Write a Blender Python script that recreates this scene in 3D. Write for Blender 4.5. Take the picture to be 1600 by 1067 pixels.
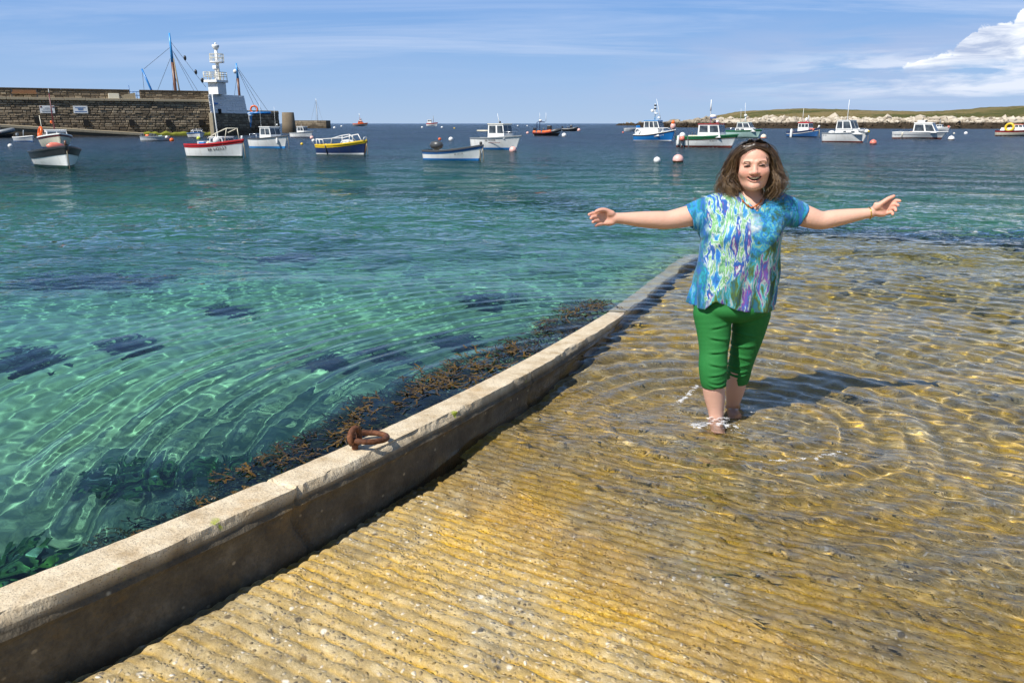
import bpy, bmesh, math, random
import numpy as np
from mathutils import Vector, Matrix, Euler
from mathutils import noise as mnoise

for o in list(bpy.data.objects):
    bpy.data.objects.remove(o)
scene = bpy.context.scene
COL = scene.collection
R = math.radians
random.seed(7)
rng = np.random.default_rng(7)

# ------------------------------------------------------------------ camera
CAM_H = 1.5
FOCAL = 1600 * 28 / 36                      # focal length in photo pixels
PITCH = math.atan((533.5 - 193) / FOCAL)
cam = bpy.data.cameras.new('camera')
cam.lens = 28
cam.sensor_width = 36
cam.clip_start = 0.05
cam.clip_end = 30000
camo = bpy.data.objects.new('camera', cam)
COL.objects.link(camo)
camo.location = (0, 0, CAM_H)
camo.rotation_euler = (math.pi / 2 - PITCH, 0, 0)
scene.camera = camo

# ------------------------------------------------------------------ sky
SUN_EL = R(50)
SUN_AZ = R(-134)                            # clockwise from +Y: behind the camera, to its left
SUN_DIR = Vector((math.sin(SUN_AZ) * math.cos(SUN_EL), math.cos(SUN_AZ) * math.cos(SUN_EL), math.sin(SUN_EL)))
world = bpy.data.worlds.new('World')
scene.world = world
world.use_nodes = True


class NT:
    """small helper to write node trees"""
    def __init__(self, tree):
        self.t = tree
        self.n = tree.nodes
        self.n.clear()

    def add(self, typ, **kw):
        nd = self.n.new(typ)
        for k, v in kw.items():
            if k == 'inp':
                for kk, vv in v.items():
                    if hasattr(vv, 'is_linked') or hasattr(vv, 'links'):
                        self.t.links.new(vv, nd.inputs[kk])
                    else:
                        nd.inputs[kk].default_value = vv
            else:
                setattr(nd, k, v)
        return nd

    def link(self, a, b):
        self.t.links.new(a, b)

    def math(self, op, a, b=None, c=None, clamp=False):
        nd = self.n.new('ShaderNodeMath')
        nd.operation = op
        nd.use_clamp = clamp
        for i, v in enumerate((a, b, c)):
            if v is None:
                continue
            if hasattr(v, 'links'):
                self.t.links.new(v, nd.inputs[i])
            else:
                nd.inputs[i].default_value = v
        return nd.outputs[0]

    def ramp(self, fac, stops, interp='LINEAR'):
        nd = self.n.new('ShaderNodeValToRGB')
        cr = nd.color_ramp
        cr.interpolation = interp
        while len(cr.elements) < len(stops):
            cr.elements.new(0.5)
        for e, (p, c) in zip(cr.elements, stops):
            e.position = p
            if not hasattr(c, '__len__'):
                c = (c, c, c, 1)
            e.color = (*c[:3], 1)
        self.t.links.new(fac, nd.inputs[0])
        return nd.outputs[0]

    def mix(self, fac, a, b, blend='MIX'):
        nd = self.n.new('ShaderNodeMix')
        nd.data_type = 'RGBA'
        nd.blend_type = blend
        nd.clamp_factor = True
        for i, v in ((0, fac), (6, a), (7, b)):
            if hasattr(v, 'links'):
                self.t.links.new(v, nd.inputs[i])
            else:
                if i and not hasattr(v, '__len__'):
                    v = (v, v, v)
                nd.inputs[i].default_value = v if i == 0 else (*v[:3], 1)
        return nd.outputs[2]

    def noise(self, vec, scale, detail=4, rough=0.55, dist=0.0, out=0):
        nd = self.n.new('ShaderNodeTexNoise')
        nd.inputs['Scale'].default_value = scale
        nd.inputs['Detail'].default_value = detail
        nd.inputs['Roughness'].default_value = rough
        nd.inputs['Distortion'].default_value = dist
        if vec is not None:
            self.t.links.new(vec, nd.inputs['Vector'])
        return nd.outputs[out]

    def voro(self, vec, scale, feature='F1', out=0, rand=1.0):
        nd = self.n.new('ShaderNodeTexVoronoi')
        nd.feature = feature
        nd.inputs['Scale'].default_value = scale
        nd.inputs['Randomness'].default_value = rand
        if vec is not None:
            self.t.links.new(vec, nd.inputs['Vector'])
        return nd.outputs[out]

    def mapping(self, vec, loc=(0, 0, 0), rot=(0, 0, 0), scale=(1, 1, 1)):
        nd = self.n.new('ShaderNodeMapping')
        nd.inputs['Location'].default_value = loc
        nd.inputs['Rotation'].default_value = rot
        nd.inputs['Scale'].default_value = scale
        self.t.links.new(vec, nd.inputs['Vector'])
        return nd.outputs[0]

    def coord(self, which='Object'):
        nd = self.n.new('ShaderNodeTexCoord')
        return nd.outputs[which]

    def sep(self, vec):
        nd = self.n.new('ShaderNodeSeparateXYZ')
        self.t.links.new(vec, nd.inputs[0])
        return nd.outputs

    def comb(self, x, y, z):
        nd = self.n.new('ShaderNodeCombineXYZ')
        for i, v in enumerate((x, y, z)):
            if hasattr(v, 'links'):
                self.t.links.new(v, nd.inputs[i])
            else:
                nd.inputs[i].default_value = v
        return nd.outputs[0]

    def bump(self, height, strength=0.5, distance=0.01, normal=None):
        nd = self.n.new('ShaderNodeBump')
        nd.inputs['Strength'].default_value = strength
        nd.inputs['Distance'].default_value = distance
        self.t.links.new(height, nd.inputs['Height'])
        if normal is not None:
            self.t.links.new(normal, nd.inputs['Normal'])
        return nd.outputs[0]

    def attr(self, name, out='Fac'):
        nd = self.n.new('ShaderNodeAttribute')
        nd.attribute_name = name
        return nd.outputs[out]


def build_world():
    t = NT(world.node_tree)
    out = t.add('ShaderNodeOutputWorld')
    sky = t.add('ShaderNodeTexSky', sky_type='NISHITA', sun_disc=False, sun_elevation=SUN_EL,
                sun_rotation=SUN_AZ, altitude=0, air_density=1.0, dust_density=SKY_DUST, ozone_density=SKY_OZONE)
    d = t.add('ShaderNodeVectorMath', operation='NORMALIZE', inp={0: t.coord('Generated')}).outputs[0]
    x, y, z = t.sep(d)
    el = t.math('ARCSINE', z)                               # elevation in radians
    az = t.math('ARCTAN2', x, y)                            # azimuth, 0 = straight ahead
    # summer haze low over the sea turns to clear blue within a few degrees
    hz = t.ramp(el, [(0.0, HZ0), (0.045, HZ1), (0.15, HZ2), (0.5, HZ3)])
    base = t.mix(t.ramp(el, [(0.0, 0.95), (0.20, 0.85), (0.75, 0.0)]), sky.outputs[0], hz)
    # thin cirrus: projected on a high layer, drawn out sideways
    zz = t.math('MAXIMUM', z, 0.02)
    px = t.math('DIVIDE', x, t.math('ADD', zz, 0.06))
    py = t.math('DIVIDE', y, t.math('ADD', zz, 0.06))
    pv = t.comb(px, py, 0.0)
    n1 = t.noise(t.mapping(pv, loc=(3.1, 1.7, 0), rot=(0, 0, R(-8)), scale=(0.28, 0.85, 1)), 1.0, 7, 0.6, 0.6)
    n2 = t.noise(t.mapping(pv, loc=(9.0, 4.0, 0), scale=(0.12, 0.25, 1)), 1.0, 3, 0.5)
    cir = t.math('MULTIPLY', t.ramp(n1, [(0.45, 0), (0.78, 1)]), t.ramp(n2, [(0.38, 0), (0.62, 1)]))
    cir = t.math('MULTIPLY', cir, t.ramp(el, [(0.02, 0), (0.10, 1)]))
    cir = t.math('MULTIPLY', cir, 0.42)
    # grey-mauve stratus bank low over the horizon
    sv = t.comb(t.math('MULTIPLY', az, 2.2), t.math('MULTIPLY', el, 16.0), 0.3)
    n3 = t.noise(sv, 2.3, 6, 0.58, 0.4)
    band = t.ramp(el, [(0.005, 0), (0.03, 1), (0.065, 0.9), (0.12, 0.0)])
    azr = t.ramp(t.math('MULTIPLY_ADD', az, 1.0, 0.0), [(0.08, 0.12), (0.30, 1)])
    strat = t.math('MULTIPLY', t.math('MULTIPLY', t.ramp(n3, [(0.40, 0), (0.62, 1)]), band), azr)
    strat = t.math('MULTIPLY', strat, 0.75)
    # paler ragged bank inside it
    n4 = t.noise(t.comb(t.math('MULTIPLY', az, 4.0), t.math('MULTIPLY', el, 34.0), 7.7), 1.6, 7, 0.6, 0.5)
    band2 = t.ramp(el, [(0.018, 0), (0.035, 1), (0.062, 1), (0.085, 0.0)])
    bank = t.math('MULTIPLY', t.math('MULTIPLY', t.ramp(n4, [(0.46, 0), (0.60, 1)]), band2), t.ramp(az, [(0.22, 0.0), (0.50, 0.9)]))
    # cumulus towers: a ragged top edge that rises and falls along the horizon
    cv = t.comb(t.math('MULTIPLY', az, 15.0), t.math('MULTIPLY', el, 19.0), 1.7)
    puff = t.noise(cv, 1.6, 8, 0.62, 0.35)
    hump = t.noise(t.comb(t.math('MULTIPLY', az, 1.0), 4.2, 0.0), 2.6, 1, 0.5)
    # heap cloud seen to the right (about 34 degrees) and a scrap to the left
    gr = t.math('MULTIPLY', t.math('SUBTRACT', az, 0.68), 4.4)
    gr = t.math('EXPONENT', t.math('MULTIPLY', t.math('MULTIPLY', gr, gr), -1.0))
    gl = t.math('MULTIPLY', t.math('ADD', az, 0.566), 40.0)
    gl = t.math('EXPONENT', t.math('MULTIPLY', t.math('MULTIPLY', gl, gl), -1.0))
    top = t.math('ADD', t.math('MULTIPLY', gr, 0.165), t.math('MULTIPLY', gl, 0.085))
    top = t.math('ADD', top, t.math('MULTIPLY', t.math('SUBTRACT', hump, 0.52), 0.02))
    edge = t.math('SUBTRACT', top, el)
    cum = t.math('ADD', t.math('MULTIPLY', edge, 42.0), t.math('MULTIPLY', t.math('SUBTRACT', puff, 0.50), 3.4))
    cum = t.ramp(cum, [(0.0, 0), (0.22, 1)], 'EASE')
    lowcut = t.ramp(t.math('ADD', el, t.math('MULTIPLY', t.math('SUBTRACT', puff, 0.5), 0.03)), [(0.052, 0.0), (0.066, 1)])
    cum = t.math('MULTIPLY', cum, lowcut)
    shade = t.noise(t.comb(t.math('MULTIPLY', az, 7.0), t.math('MULTIPLY', el, 26.0), 5.1), 1.5, 6, 0.6, 0.5)
    shade = t.math('ADD', shade, t.math('MULTIPLY', t.math('SUBTRACT', el, 0.085), 5.0))
    cumcol = t.ramp(shade, [(0.38, (4.3, 5.2, 7.2)), (0.56, (10.5, 10.8, 11.2)), (0.75, (12.5, 12.5, 12.4))])
    c = t.mix(cir, base, (9.5, 9.6, 10.4))
    c = t.mix(strat, c, (4.4, 5.2, 7.4))
    c = t.mix(bank, c, (8.0, 8.5, 9.6))
    c = t.mix(cum, c, cumcol)
    bg = t.add('ShaderNodeBackground', inp={'Color': c, 'Strength': SKY_STRENGTH})
    t.link(bg.outputs[0], out.inputs[0])


SKY_STRENGTH = 0.085
HZ0, HZ1, HZ2, HZ3 = [tuple(v / 0.085 / 1.26 for v in c) for c in ((0.40, 0.56, 0.80), (0.31, 0.50, 0.82), (0.165, 0.37, 0.79), (0.15, 0.33, 0.74))]
SKY_DUST = 0.0
SKY_OZONE = 1.5
build_world()

sun = bpy.data.lights.new('sun', 'SUN')
sun.energy = 5.0
sun.angle = R(0.53)
sun.color = (1.0, 0.955, 0.88)
sun.cycles.is_caustics_light = True
suno = bpy.data.objects.new('sun', sun)
COL.objects.link(suno)
suno.rotation_euler = (-SUN_DIR).to_track_quat('-Z', 'Y').to_euler()
suno.location = (-20, -20, 40)

vs = scene.view_settings
vs.view_transform = 'Standard'
vs.look = 'None'
vs.exposure = 0.35
vs.gamma = 1.0
vs.use_curve_mapping = False
cy = scene.cycles
cy.use_denoising = True
cy.denoiser = 'OPENIMAGEDENOISE'
cy.max_bounces = 8
cy.diffuse_bounces = 2
cy.glossy_bounces = 3
cy.transmission_bounces = 6
cy.transparent_max_bounces = 8
cy.volume_bounces = 0
cy.caustics_reflective = False
cy.caustics_refractive = True
cy.sample_clamp_indirect = 6.0
cy.use_adaptive_sampling = True
cy.adaptive_threshold = 0.02


# ------------------------------------------------------------------ helpers
def ray(px, py):
    x = (px - 800) / FOCAL
    y = -(py - 533.5) / FOCAL
    return Vector((x, math.cos(PITCH) + y * math.sin(PITCH), -math.sin(PITCH) + y * math.cos(PITCH)))


def ground(px, py, z=0.0):
    """point of the level z seen at a photo pixel"""
    d = ray(px, py)
    t = (z - CAM_H) / d.z
    return Vector((0, 0, CAM_H)) + d * t


def at_y(px, py, Y):
    """point at the distance Y in front of the camera seen at a photo pixel"""
    d = ray(px, py)
    return Vector((0, 0, CAM_H)) + d * (Y / d.y)


def mesh_obj(name, verts, faces, mat=None, parent=None, smooth=False, mats=None, mi=None):
    me = bpy.data.meshes.new(name)
    me.from_pydata([tuple(v) for v in verts], [], [tuple(f) for f in faces])
    if mat is not None:
        me.materials.append(mat)
    if mats:
        for m in mats:
            me.materials.append(m)
        if mi is not None:
            me.polygons.foreach_set('material_index', mi)
    if smooth:
        me.polygons.foreach_set('use_smooth', [True] * len(me.polygons))
    me.update()
    o = bpy.data.objects.new(name, me)
    COL.objects.link(o)
    if parent is not None:
        o.parent = parent
    return o


def grid_mesh(name, P, mat=None, parent=None, smooth=True, attrs=None):
    """P: (n, m, 3) array -> quad grid object, fast"""
    n, m = P.shape[:2]
    me = bpy.data.meshes.new(name)
    idx = np.arange(n * m).reshape(n, m)
    f = np.stack([idx[:-1, :-1], idx[:-1, 1:], idx[1:, 1:], idx[1:, :-1]], -1).reshape(-1, 4)
    fast_mesh(me, P.reshape(-1, 3), f, smooth)
    if mat:
        me.materials.append(mat)
    if attrs:
        for k, v in attrs.items():
            a = me.attributes.new(k, 'FLOAT', 'POINT')
            a.data.foreach_set('value', np.ascontiguousarray(v.reshape(-1), dtype=np.float32))
    o = bpy.data.objects.new(name, me)
    COL.objects.link(o)
    if parent is not None:
        o.parent = parent
    return o


def fast_mesh(me, V, F, smooth=True):
    V = np.ascontiguousarray(V, dtype=np.float32)
    F = np.ascontiguousarray(F, dtype=np.int32)
    k = F.shape[1]
    me.vertices.add(len(V))
    me.vertices.foreach_set('co', V.ravel())
    me.loops.add(F.size)
    me.loops.foreach_set('vertex_index', F.ravel())
    me.polygons.add(len(F))
    me.polygons.foreach_set('loop_start', np.arange(0, F.size, k, dtype=np.int32))
    me.polygons.foreach_set('use_smooth', np.full(len(F), smooth))
    me.update(calc_edges=True)
    me.validate()


def empty(name, loc=(0, 0, 0), rz=0.0):
    o = bpy.data.objects.new(name, None)
    o.empty_display_size = 0.2
    COL.objects.link(o)
    o.location = loc
    o.rotation_euler = (0, 0, rz)
    return o


def tag(o, label=None, cat=None, group=None, kind=None):
    if label:
        o['label'] = label
    if cat:
        o['category'] = cat
    if group:
        o['group'] = group
    if kind:
        o['kind'] = kind
    return o


def mat_new(name):
    m = bpy.data.materials.new(name)
    m.use_nodes = True
    return m, NT(m.node_tree)


def simple_mat(name, col, rough=0.5, metal=0.0, bump=0.0, bscale=30.0, var=0.12, vscale=6.0, spec=0.5, dirt=0.0, dirtcol=(0.1, 0.08, 0.05)):
    """painted or plain surface with slight mottling, wear and fine relief"""
    m, t = mat_new(name)
    out = t.add('ShaderNodeOutputMaterial')
    co = t.coord('Object')
    n = t.noise(co, vscale, 5, 0.6)
    c = t.mix(n, tuple(v * (1 - var) for v in col), tuple(min(1, v * (1 + var)) for v in col))
    if dirt > 0:
        st = t.noise(t.mapping(co, scale=(1.4, 1.4, 0.25)), vscale * 1.7, 6, 0.65)
        c = t.mix(t.math('MULTIPLY', t.ramp(st, [(0.5, 0), (0.72, 1)]), dirt), c, dirtcol)
    p = t.add('ShaderNodeBsdfPrincipled', inp={'Base Color': c, 'Roughness': rough, 'Metallic': metal, 'Specular IOR Level': spec})
    if bump > 0:
        t.link(t.bump(t.noise(co, bscale, 4), bump, 0.02), p.inputs['Normal'])
    t.link(p.outputs[0], out.inputs[0])
    return m


def receiver(o):
    o.cycles.is_caustics_receiver = True
    return o


def smooth01(x, a, b):
    t = np.clip((x - a) / (b - a), 0, 1)
    return t * t * (3 - 2 * t)


# value noise for numpy arrays
_perm = rng.random((64, 64))


def vnoise(x, y, seed=0):
    x = np.asarray(x, dtype=float) + seed * 17.31
    y = np.asarray(y, dtype=float) + seed * 9.17
    xi = np.floor(x).astype(int)
    yi = np.floor(y).astype(int)
    fx = x - xi
    fy = y - yi
    fx = fx * fx * (3 - 2 * fx)
    fy = fy * fy * (3 - 2 * fy)
    a = _perm[xi % 64, yi % 64]
    b = _perm[(xi + 1) % 64, yi % 64]
    c = _perm[xi % 64, (yi + 1) % 64]
    d = _perm[(xi + 1) % 64, (yi + 1) % 64]
    return (a * (1 - fx) + b * fx) * (1 - fy) + (c * (1 - fx) + d * fx) * fy


def fbm(x, y, octv=4, seed=0, gain=0.5):
    s = 0
    a = 1.0
    tot = 0
    for i in range(octv):
        s = s + a * vnoise(x * 2 ** i, y * 2 ** i, seed + i)
        tot += a
        a *= gain
    return s / tot
# ================================================================== slipway, kerb, seabed, water
SC = CAM_H / 1.6                              # layout figures below were measured for an eye height of 1.6
# plan of the kerb's inner edge, measured from the photograph: it bends gently seaward
_KP = np.array([(-1.237, 1.677), (-1.059, 1.993), (-0.959, 2.167), (-0.589, 2.825), (-0.500, 3.017), (-0.068, 3.838), (0.225, 4.465), (0.577, 5.342), (0.951, 6.444), (1.530, 7.800), (2.120, 9.180)])
_ks = np.concatenate([[0], np.cumsum(np.hypot(*np.diff(_KP, axis=0).T))])
_cx, _cy = np.polyfit(_ks, _KP[:, 0], 3), np.polyfit(_ks, _KP[:, 1], 3)
_S = np.linspace(-4, 16, 2001)


def _curve():
    x = np.polyval(_cx, np.clip(_S, 0, 8.2)); y = np.polyval(_cy, np.clip(_S, 0, 8.2))
    for lim in (0.0, 8.2):                                     # straight beyond the measured stretch
        dx, dy = np.polyval(np.polyder(_cx), lim), np.polyval(np.polyder(_cy), lim)
        n = math.hypot(dx, dy)
        m = _S < 0 if lim == 0 else _S > 8.2
        x[m] += dx / n * (_S[m] - lim); y[m] += dy / n * (_S[m] - lim)
    tx, ty = np.gradient(x, _S), np.gradient(y, _S)
    n = np.hypot(tx, ty)
    return x, y, tx / n, ty / n


_CX, _CY, _TX, _TY = _curve()


def kerb_frame(s):
    return [np.interp(s, _S, v) for v in (_CX, _CY, _TX, _TY)]


KE = np.array([kerb_frame(6.0)[2], kerb_frame(6.0)[3]])      # seaward
KN = np.array([KE[1], -KE[0]])                                # across the slipway, away from the kerb


def sl_to_xy(s, l):
    cx, cy, tx, ty = kerb_frame(s)
    return cx + ty * l, cy - tx * l


def xy_to_sl(x, y):
    s = (x + 1.237) * 0.42 + (y - 1.677) * 0.907
    for _ in range(4):
        cx, cy, tx, ty = kerb_frame(s)
        s = s + (x - cx) * tx + (y - cy) * ty
    cx, cy, tx, ty = kerb_frame(s)
    return s, (x - cx) * ty - (y - cy) * tx


RAMP_W = 3.6
RAMP_END = 11.7


def ramp_z(s, l):
    return 0.115 - 0.068 * s - 0.030 * l


def kerb_top_z(s):
    y = kerb_frame(s)[1]
    z = 0.34 * (1 - (y - 1.7) / 4.8)
    z = np.where(z < 0, z * 0.75, z)
    k = smooth01(s, 8.7, 8.9)                                # broken off at the far end
    return z * (1 - k) + (ramp_z(s, 0) - 0.04) * k


# ---- slipway surface: ribbed concrete, ribs as relief
def build_slipway():
    # denser where the camera is near
    def axis(a, b, near, d0, k):
        v = [a]
        while v[-1] < b:
            v.append(v[-1] + max(d0, k * max(0, abs(v[-1] - near) - 1.2)))
        return np.array(v)
    S = axis(-1.6, RAMP_END, 0.8, 0.0108, 0.013)
    L = axis(-0.02, RAMP_W, 1.0, 0.0165, 0.016)
    s, l = np.meshgrid(S, L, indexing='ij')
    z = ramp_z(s, l)
    x, y = sl_to_xy(s, l)
    # ribs run a little askew of the kerb's normal
    rd = np.array([0.49, 0.872])
    q = x * rd[0] + y * rd[1]
    wob = 0.010 * (fbm(x * 2.2, y * 2.2, 3, 5) - 0.5) * 2
    per = 0.053
    ph = (q + wob) / per
    fr = ph - np.floor(ph)
    rib = np.clip(np.sin(fr * math.pi), 0, 1) ** 0.55          # rounded bar with a narrow groove
    worn = smooth01(fbm(x * 0.9, y * 0.9, 3, 11), 0.25, 0.75)
    fade = 1 - 0.55 * smooth01(s, 1.5, 4.5)
    z = z + (rib - 0.8) * 0.016 * (0.55 + 0.65 * worn) * fade
    lump = fbm(x * 16, y * 16, 3, 21) - 0.5
    z = z + lump * 0.013 * (0.5 + fbm(x * 3, y * 3, 2, 31))
    z = z + (fbm(x * 27, y * 27, 2, 33) - 0.5) * 0.008
    z = z + (fbm(x * 42, y * 42, 2, 41) - 0.5) * 0.008
    # the pour breaks away towards the kerb foot
    z = z - 0.035 * np.exp(-(l / 0.05) ** 2) * (0.4 + fbm(s * 5, l * 5, 2, 51))
    P = np.stack([x, y, z], -1)
    # skirt down to the seabed at the far end and the outer side
    sk = P[-1:].copy(); sk[..., 2] -= 2.2; sk[..., :2] += KE * 0.15
    P = np.concatenate([P, sk], 0)
    rib = np.concatenate([rib, rib[-1:]], 0)
    sk = P[:, -1:].copy(); sk[..., 2] -= 2.2; sk[..., :2] += KN * 0.15
    P = np.concatenate([P, sk], 1)
    rib = np.concatenate([rib, rib[:, -1:]], 1)
    o = grid_mesh('slipway', P, slip_mat(), smooth=True, attrs={'rib': rib})
    tag(o, kind='structure')
    receiver(o)
    return o


def slip_mat():
    m, t = mat_new('slipway_concrete')
    out = t.add('ShaderNodeOutputMaterial')
    co = t.coord('Object')
    x, y, z = t.sep(co)
    rib = t.attr('rib')
    warp = t.add('ShaderNodeVectorMath', operation='MULTIPLY_ADD', inp={0: t.noise(co, 9, 3, 0.6, 0, 1), 1: (0.05, 0.05, 0.05), 2: co}).outputs[0]
    big = t.noise(co, 1.1, 5, 0.6)
    med = t.noise(co, 10, 7, 0.72)
    fine = t.noise(co, 55, 5, 0.65)
    # cement paste, from grey to buff
    base = t.ramp(med, [(0.25, (0.13, 0.095, 0.045)), (0.5, (0.37, 0.285, 0.145)), (0.75, (0.62, 0.53, 0.34))])
    # exposed aggregate
    vd = t.voro(warp, 58, 'F1', 0)
    vc = t.voro(warp, 58, 'F1', 1)
    vr = t.sep(vc)[0]
    peb = t.ramp(vr, [(0.0, (0.07, 0.06, 0.05)), (0.10, (0.22, 0.19, 0.15)), (0.28, (0.30, 0.25, 0.16)), (0.5, (0.40, 0.32, 0.18)), (0.74, (0.50, 0.43, 0.30)), (0.93, (0.74, 0.70, 0.62))], 'CONSTANT')
    pm = t.math('MULTIPLY', t.ramp(vd, [(0.30, 1), (0.46, 0)]), t.ramp(t.noise(co, 5, 3), [(0.36, 0.55), (0.6, 1.0)]))
    c = t.mix(pm, base, peb)
    # sparse dark stones
    vd2 = t.voro(warp, 17, 'F1', 0)
    vr2 = t.sep(t.voro(warp, 17, 'F1', 1))[1]
    dk = t.math('MULTIPLY', t.ramp(vd2, [(0.17, 1), (0.27, 0)]), t.math('GREATER_THAN', vr2, 0.78))
    c = t.mix(t.math('MULTIPLY', dk, 0.85), c, (0.06, 0.055, 0.05))
    lt = t.math('MULTIPLY', t.ramp(vd2, [(0.12, 1), (0.22, 0)]), t.math('LESS_THAN', vr2, 0.14))
    c = t.mix(t.math('MULTIPLY', lt, 0.8), c, (0.70, 0.66, 0.58))
    # ochre weed film sitting in the grooves and in drifts, thicker near and under the water line
    wetz = t.ramp(z, [(0.0, 1.0), (0.10, 0.8)])
    groove = t.ramp(rib, [(0.10, 1), (0.72, 0)])
    drift = t.ramp(t.noise(co, 2.6, 6, 0.62, 0.5), [(0.38, 0), (0.62, 1)])
    och = t.math('ADD', t.math('MULTIPLY', groove, 0.95), t.math('MULTIPLY', t.math('MULTIPLY', drift, 0.95), t.ramp(z, [(0.0, 1.0), (0.07, 0.45)])))
    och = t.math('MULTIPLY', och, t.math('MULTIPLY_ADD', med, 0.9, 0.25))
    och = t.math('MULTIPLY', och, wetz, clamp=True)
    ochc = t.ramp(fine, [(0.3, (0.36, 0.185, 0.008)), (0.7, (0.74, 0.46, 0.035))])
    c = t.mix(och, c, ochc)
    c = t.mix(t.math('MULTIPLY', t.ramp(big, [(0.50, 0), (0.70, 1)]), 0.35), c, (0.09, 0.075, 0.05))
    # green tufts here and there
    gt = t.ramp(t.noise(co, 4.5, 5, 0.7), [(0.68, 0), (0.75, 1)])
    c = t.mix(t.math('MULTIPLY', gt, 0.5), c, (0.12, 0.13, 0.02))
    h = t.math('ADD', t.math('MULTIPLY', pm, t.math('SUBTRACT', 0.5, vd)), t.math('MULTIPLY', fine, 0.55))
    wet = t.ramp(z, [(0.00, 0.35), (0.06, 0.7)])
    p = t.add('ShaderNodeBsdfPrincipled', inp={'Base Color': c, 'Roughness': wet})
    t.link(t.bump(h, 1.0, 0.010), p.inputs['Normal'])
    t.link(p.outputs[0], out.inputs[0])
    return m


# ---- kerb
KERB_T = 0.165


def kerb_mat():
    m, t = mat_new('kerb_concrete')
    out = t.add('ShaderNodeOutputMaterial')
    co = t.coord('Object')
    x, y, z = t.sep(co)
    side = t.attr('side')
    hgt = t.attr('hgt')
    med = t.noise(co, 9, 6, 0.65)
    fine = t.noise(co, 80, 5, 0.6)
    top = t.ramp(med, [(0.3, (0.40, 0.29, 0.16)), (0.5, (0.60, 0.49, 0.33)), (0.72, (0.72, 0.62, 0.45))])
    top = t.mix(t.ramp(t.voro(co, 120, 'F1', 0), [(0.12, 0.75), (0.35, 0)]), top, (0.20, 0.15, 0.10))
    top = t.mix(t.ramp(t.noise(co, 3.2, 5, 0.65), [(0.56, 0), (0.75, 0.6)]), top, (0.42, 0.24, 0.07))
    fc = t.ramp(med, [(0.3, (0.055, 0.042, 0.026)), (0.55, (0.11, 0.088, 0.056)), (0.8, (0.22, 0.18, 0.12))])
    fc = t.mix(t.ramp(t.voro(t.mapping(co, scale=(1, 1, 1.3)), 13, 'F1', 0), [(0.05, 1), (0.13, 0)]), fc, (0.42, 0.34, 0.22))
    # dark band along the foot: weed growth, with the shadow there painted in too
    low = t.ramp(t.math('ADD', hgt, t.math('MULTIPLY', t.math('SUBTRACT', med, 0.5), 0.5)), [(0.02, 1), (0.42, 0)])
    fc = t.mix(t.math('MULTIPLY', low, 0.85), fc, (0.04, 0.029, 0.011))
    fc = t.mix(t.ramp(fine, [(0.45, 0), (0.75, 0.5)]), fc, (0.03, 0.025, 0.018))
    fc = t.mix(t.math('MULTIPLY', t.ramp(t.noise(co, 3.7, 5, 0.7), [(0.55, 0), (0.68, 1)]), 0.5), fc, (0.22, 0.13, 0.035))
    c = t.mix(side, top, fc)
    ar = t.math('MULTIPLY', t.ramp(t.noise(t.mapping(co, loc=(1.3, 0.4, 0)), 6.5, 4, 0.6), [(0.675, 0), (0.71, 1)]), t.attr('edge'))
    c = t.mix(ar, c, (0.30, 0.34, 0.03))
    wet = t.ramp(z, [(0.01, 0.3), (0.06, 0.8)])
    p = t.add('ShaderNodeBsdfPrincipled', inp={'Base Color': c, 'Roughness': wet})
    t.link(t.bump(t.math('ADD', fine, t.math('MULTIPLY', med, 0.8)), 0.65, 0.008), p.inputs['Normal'])
    t.link(p.outputs[0], out.inputs[0])
    return m


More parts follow.
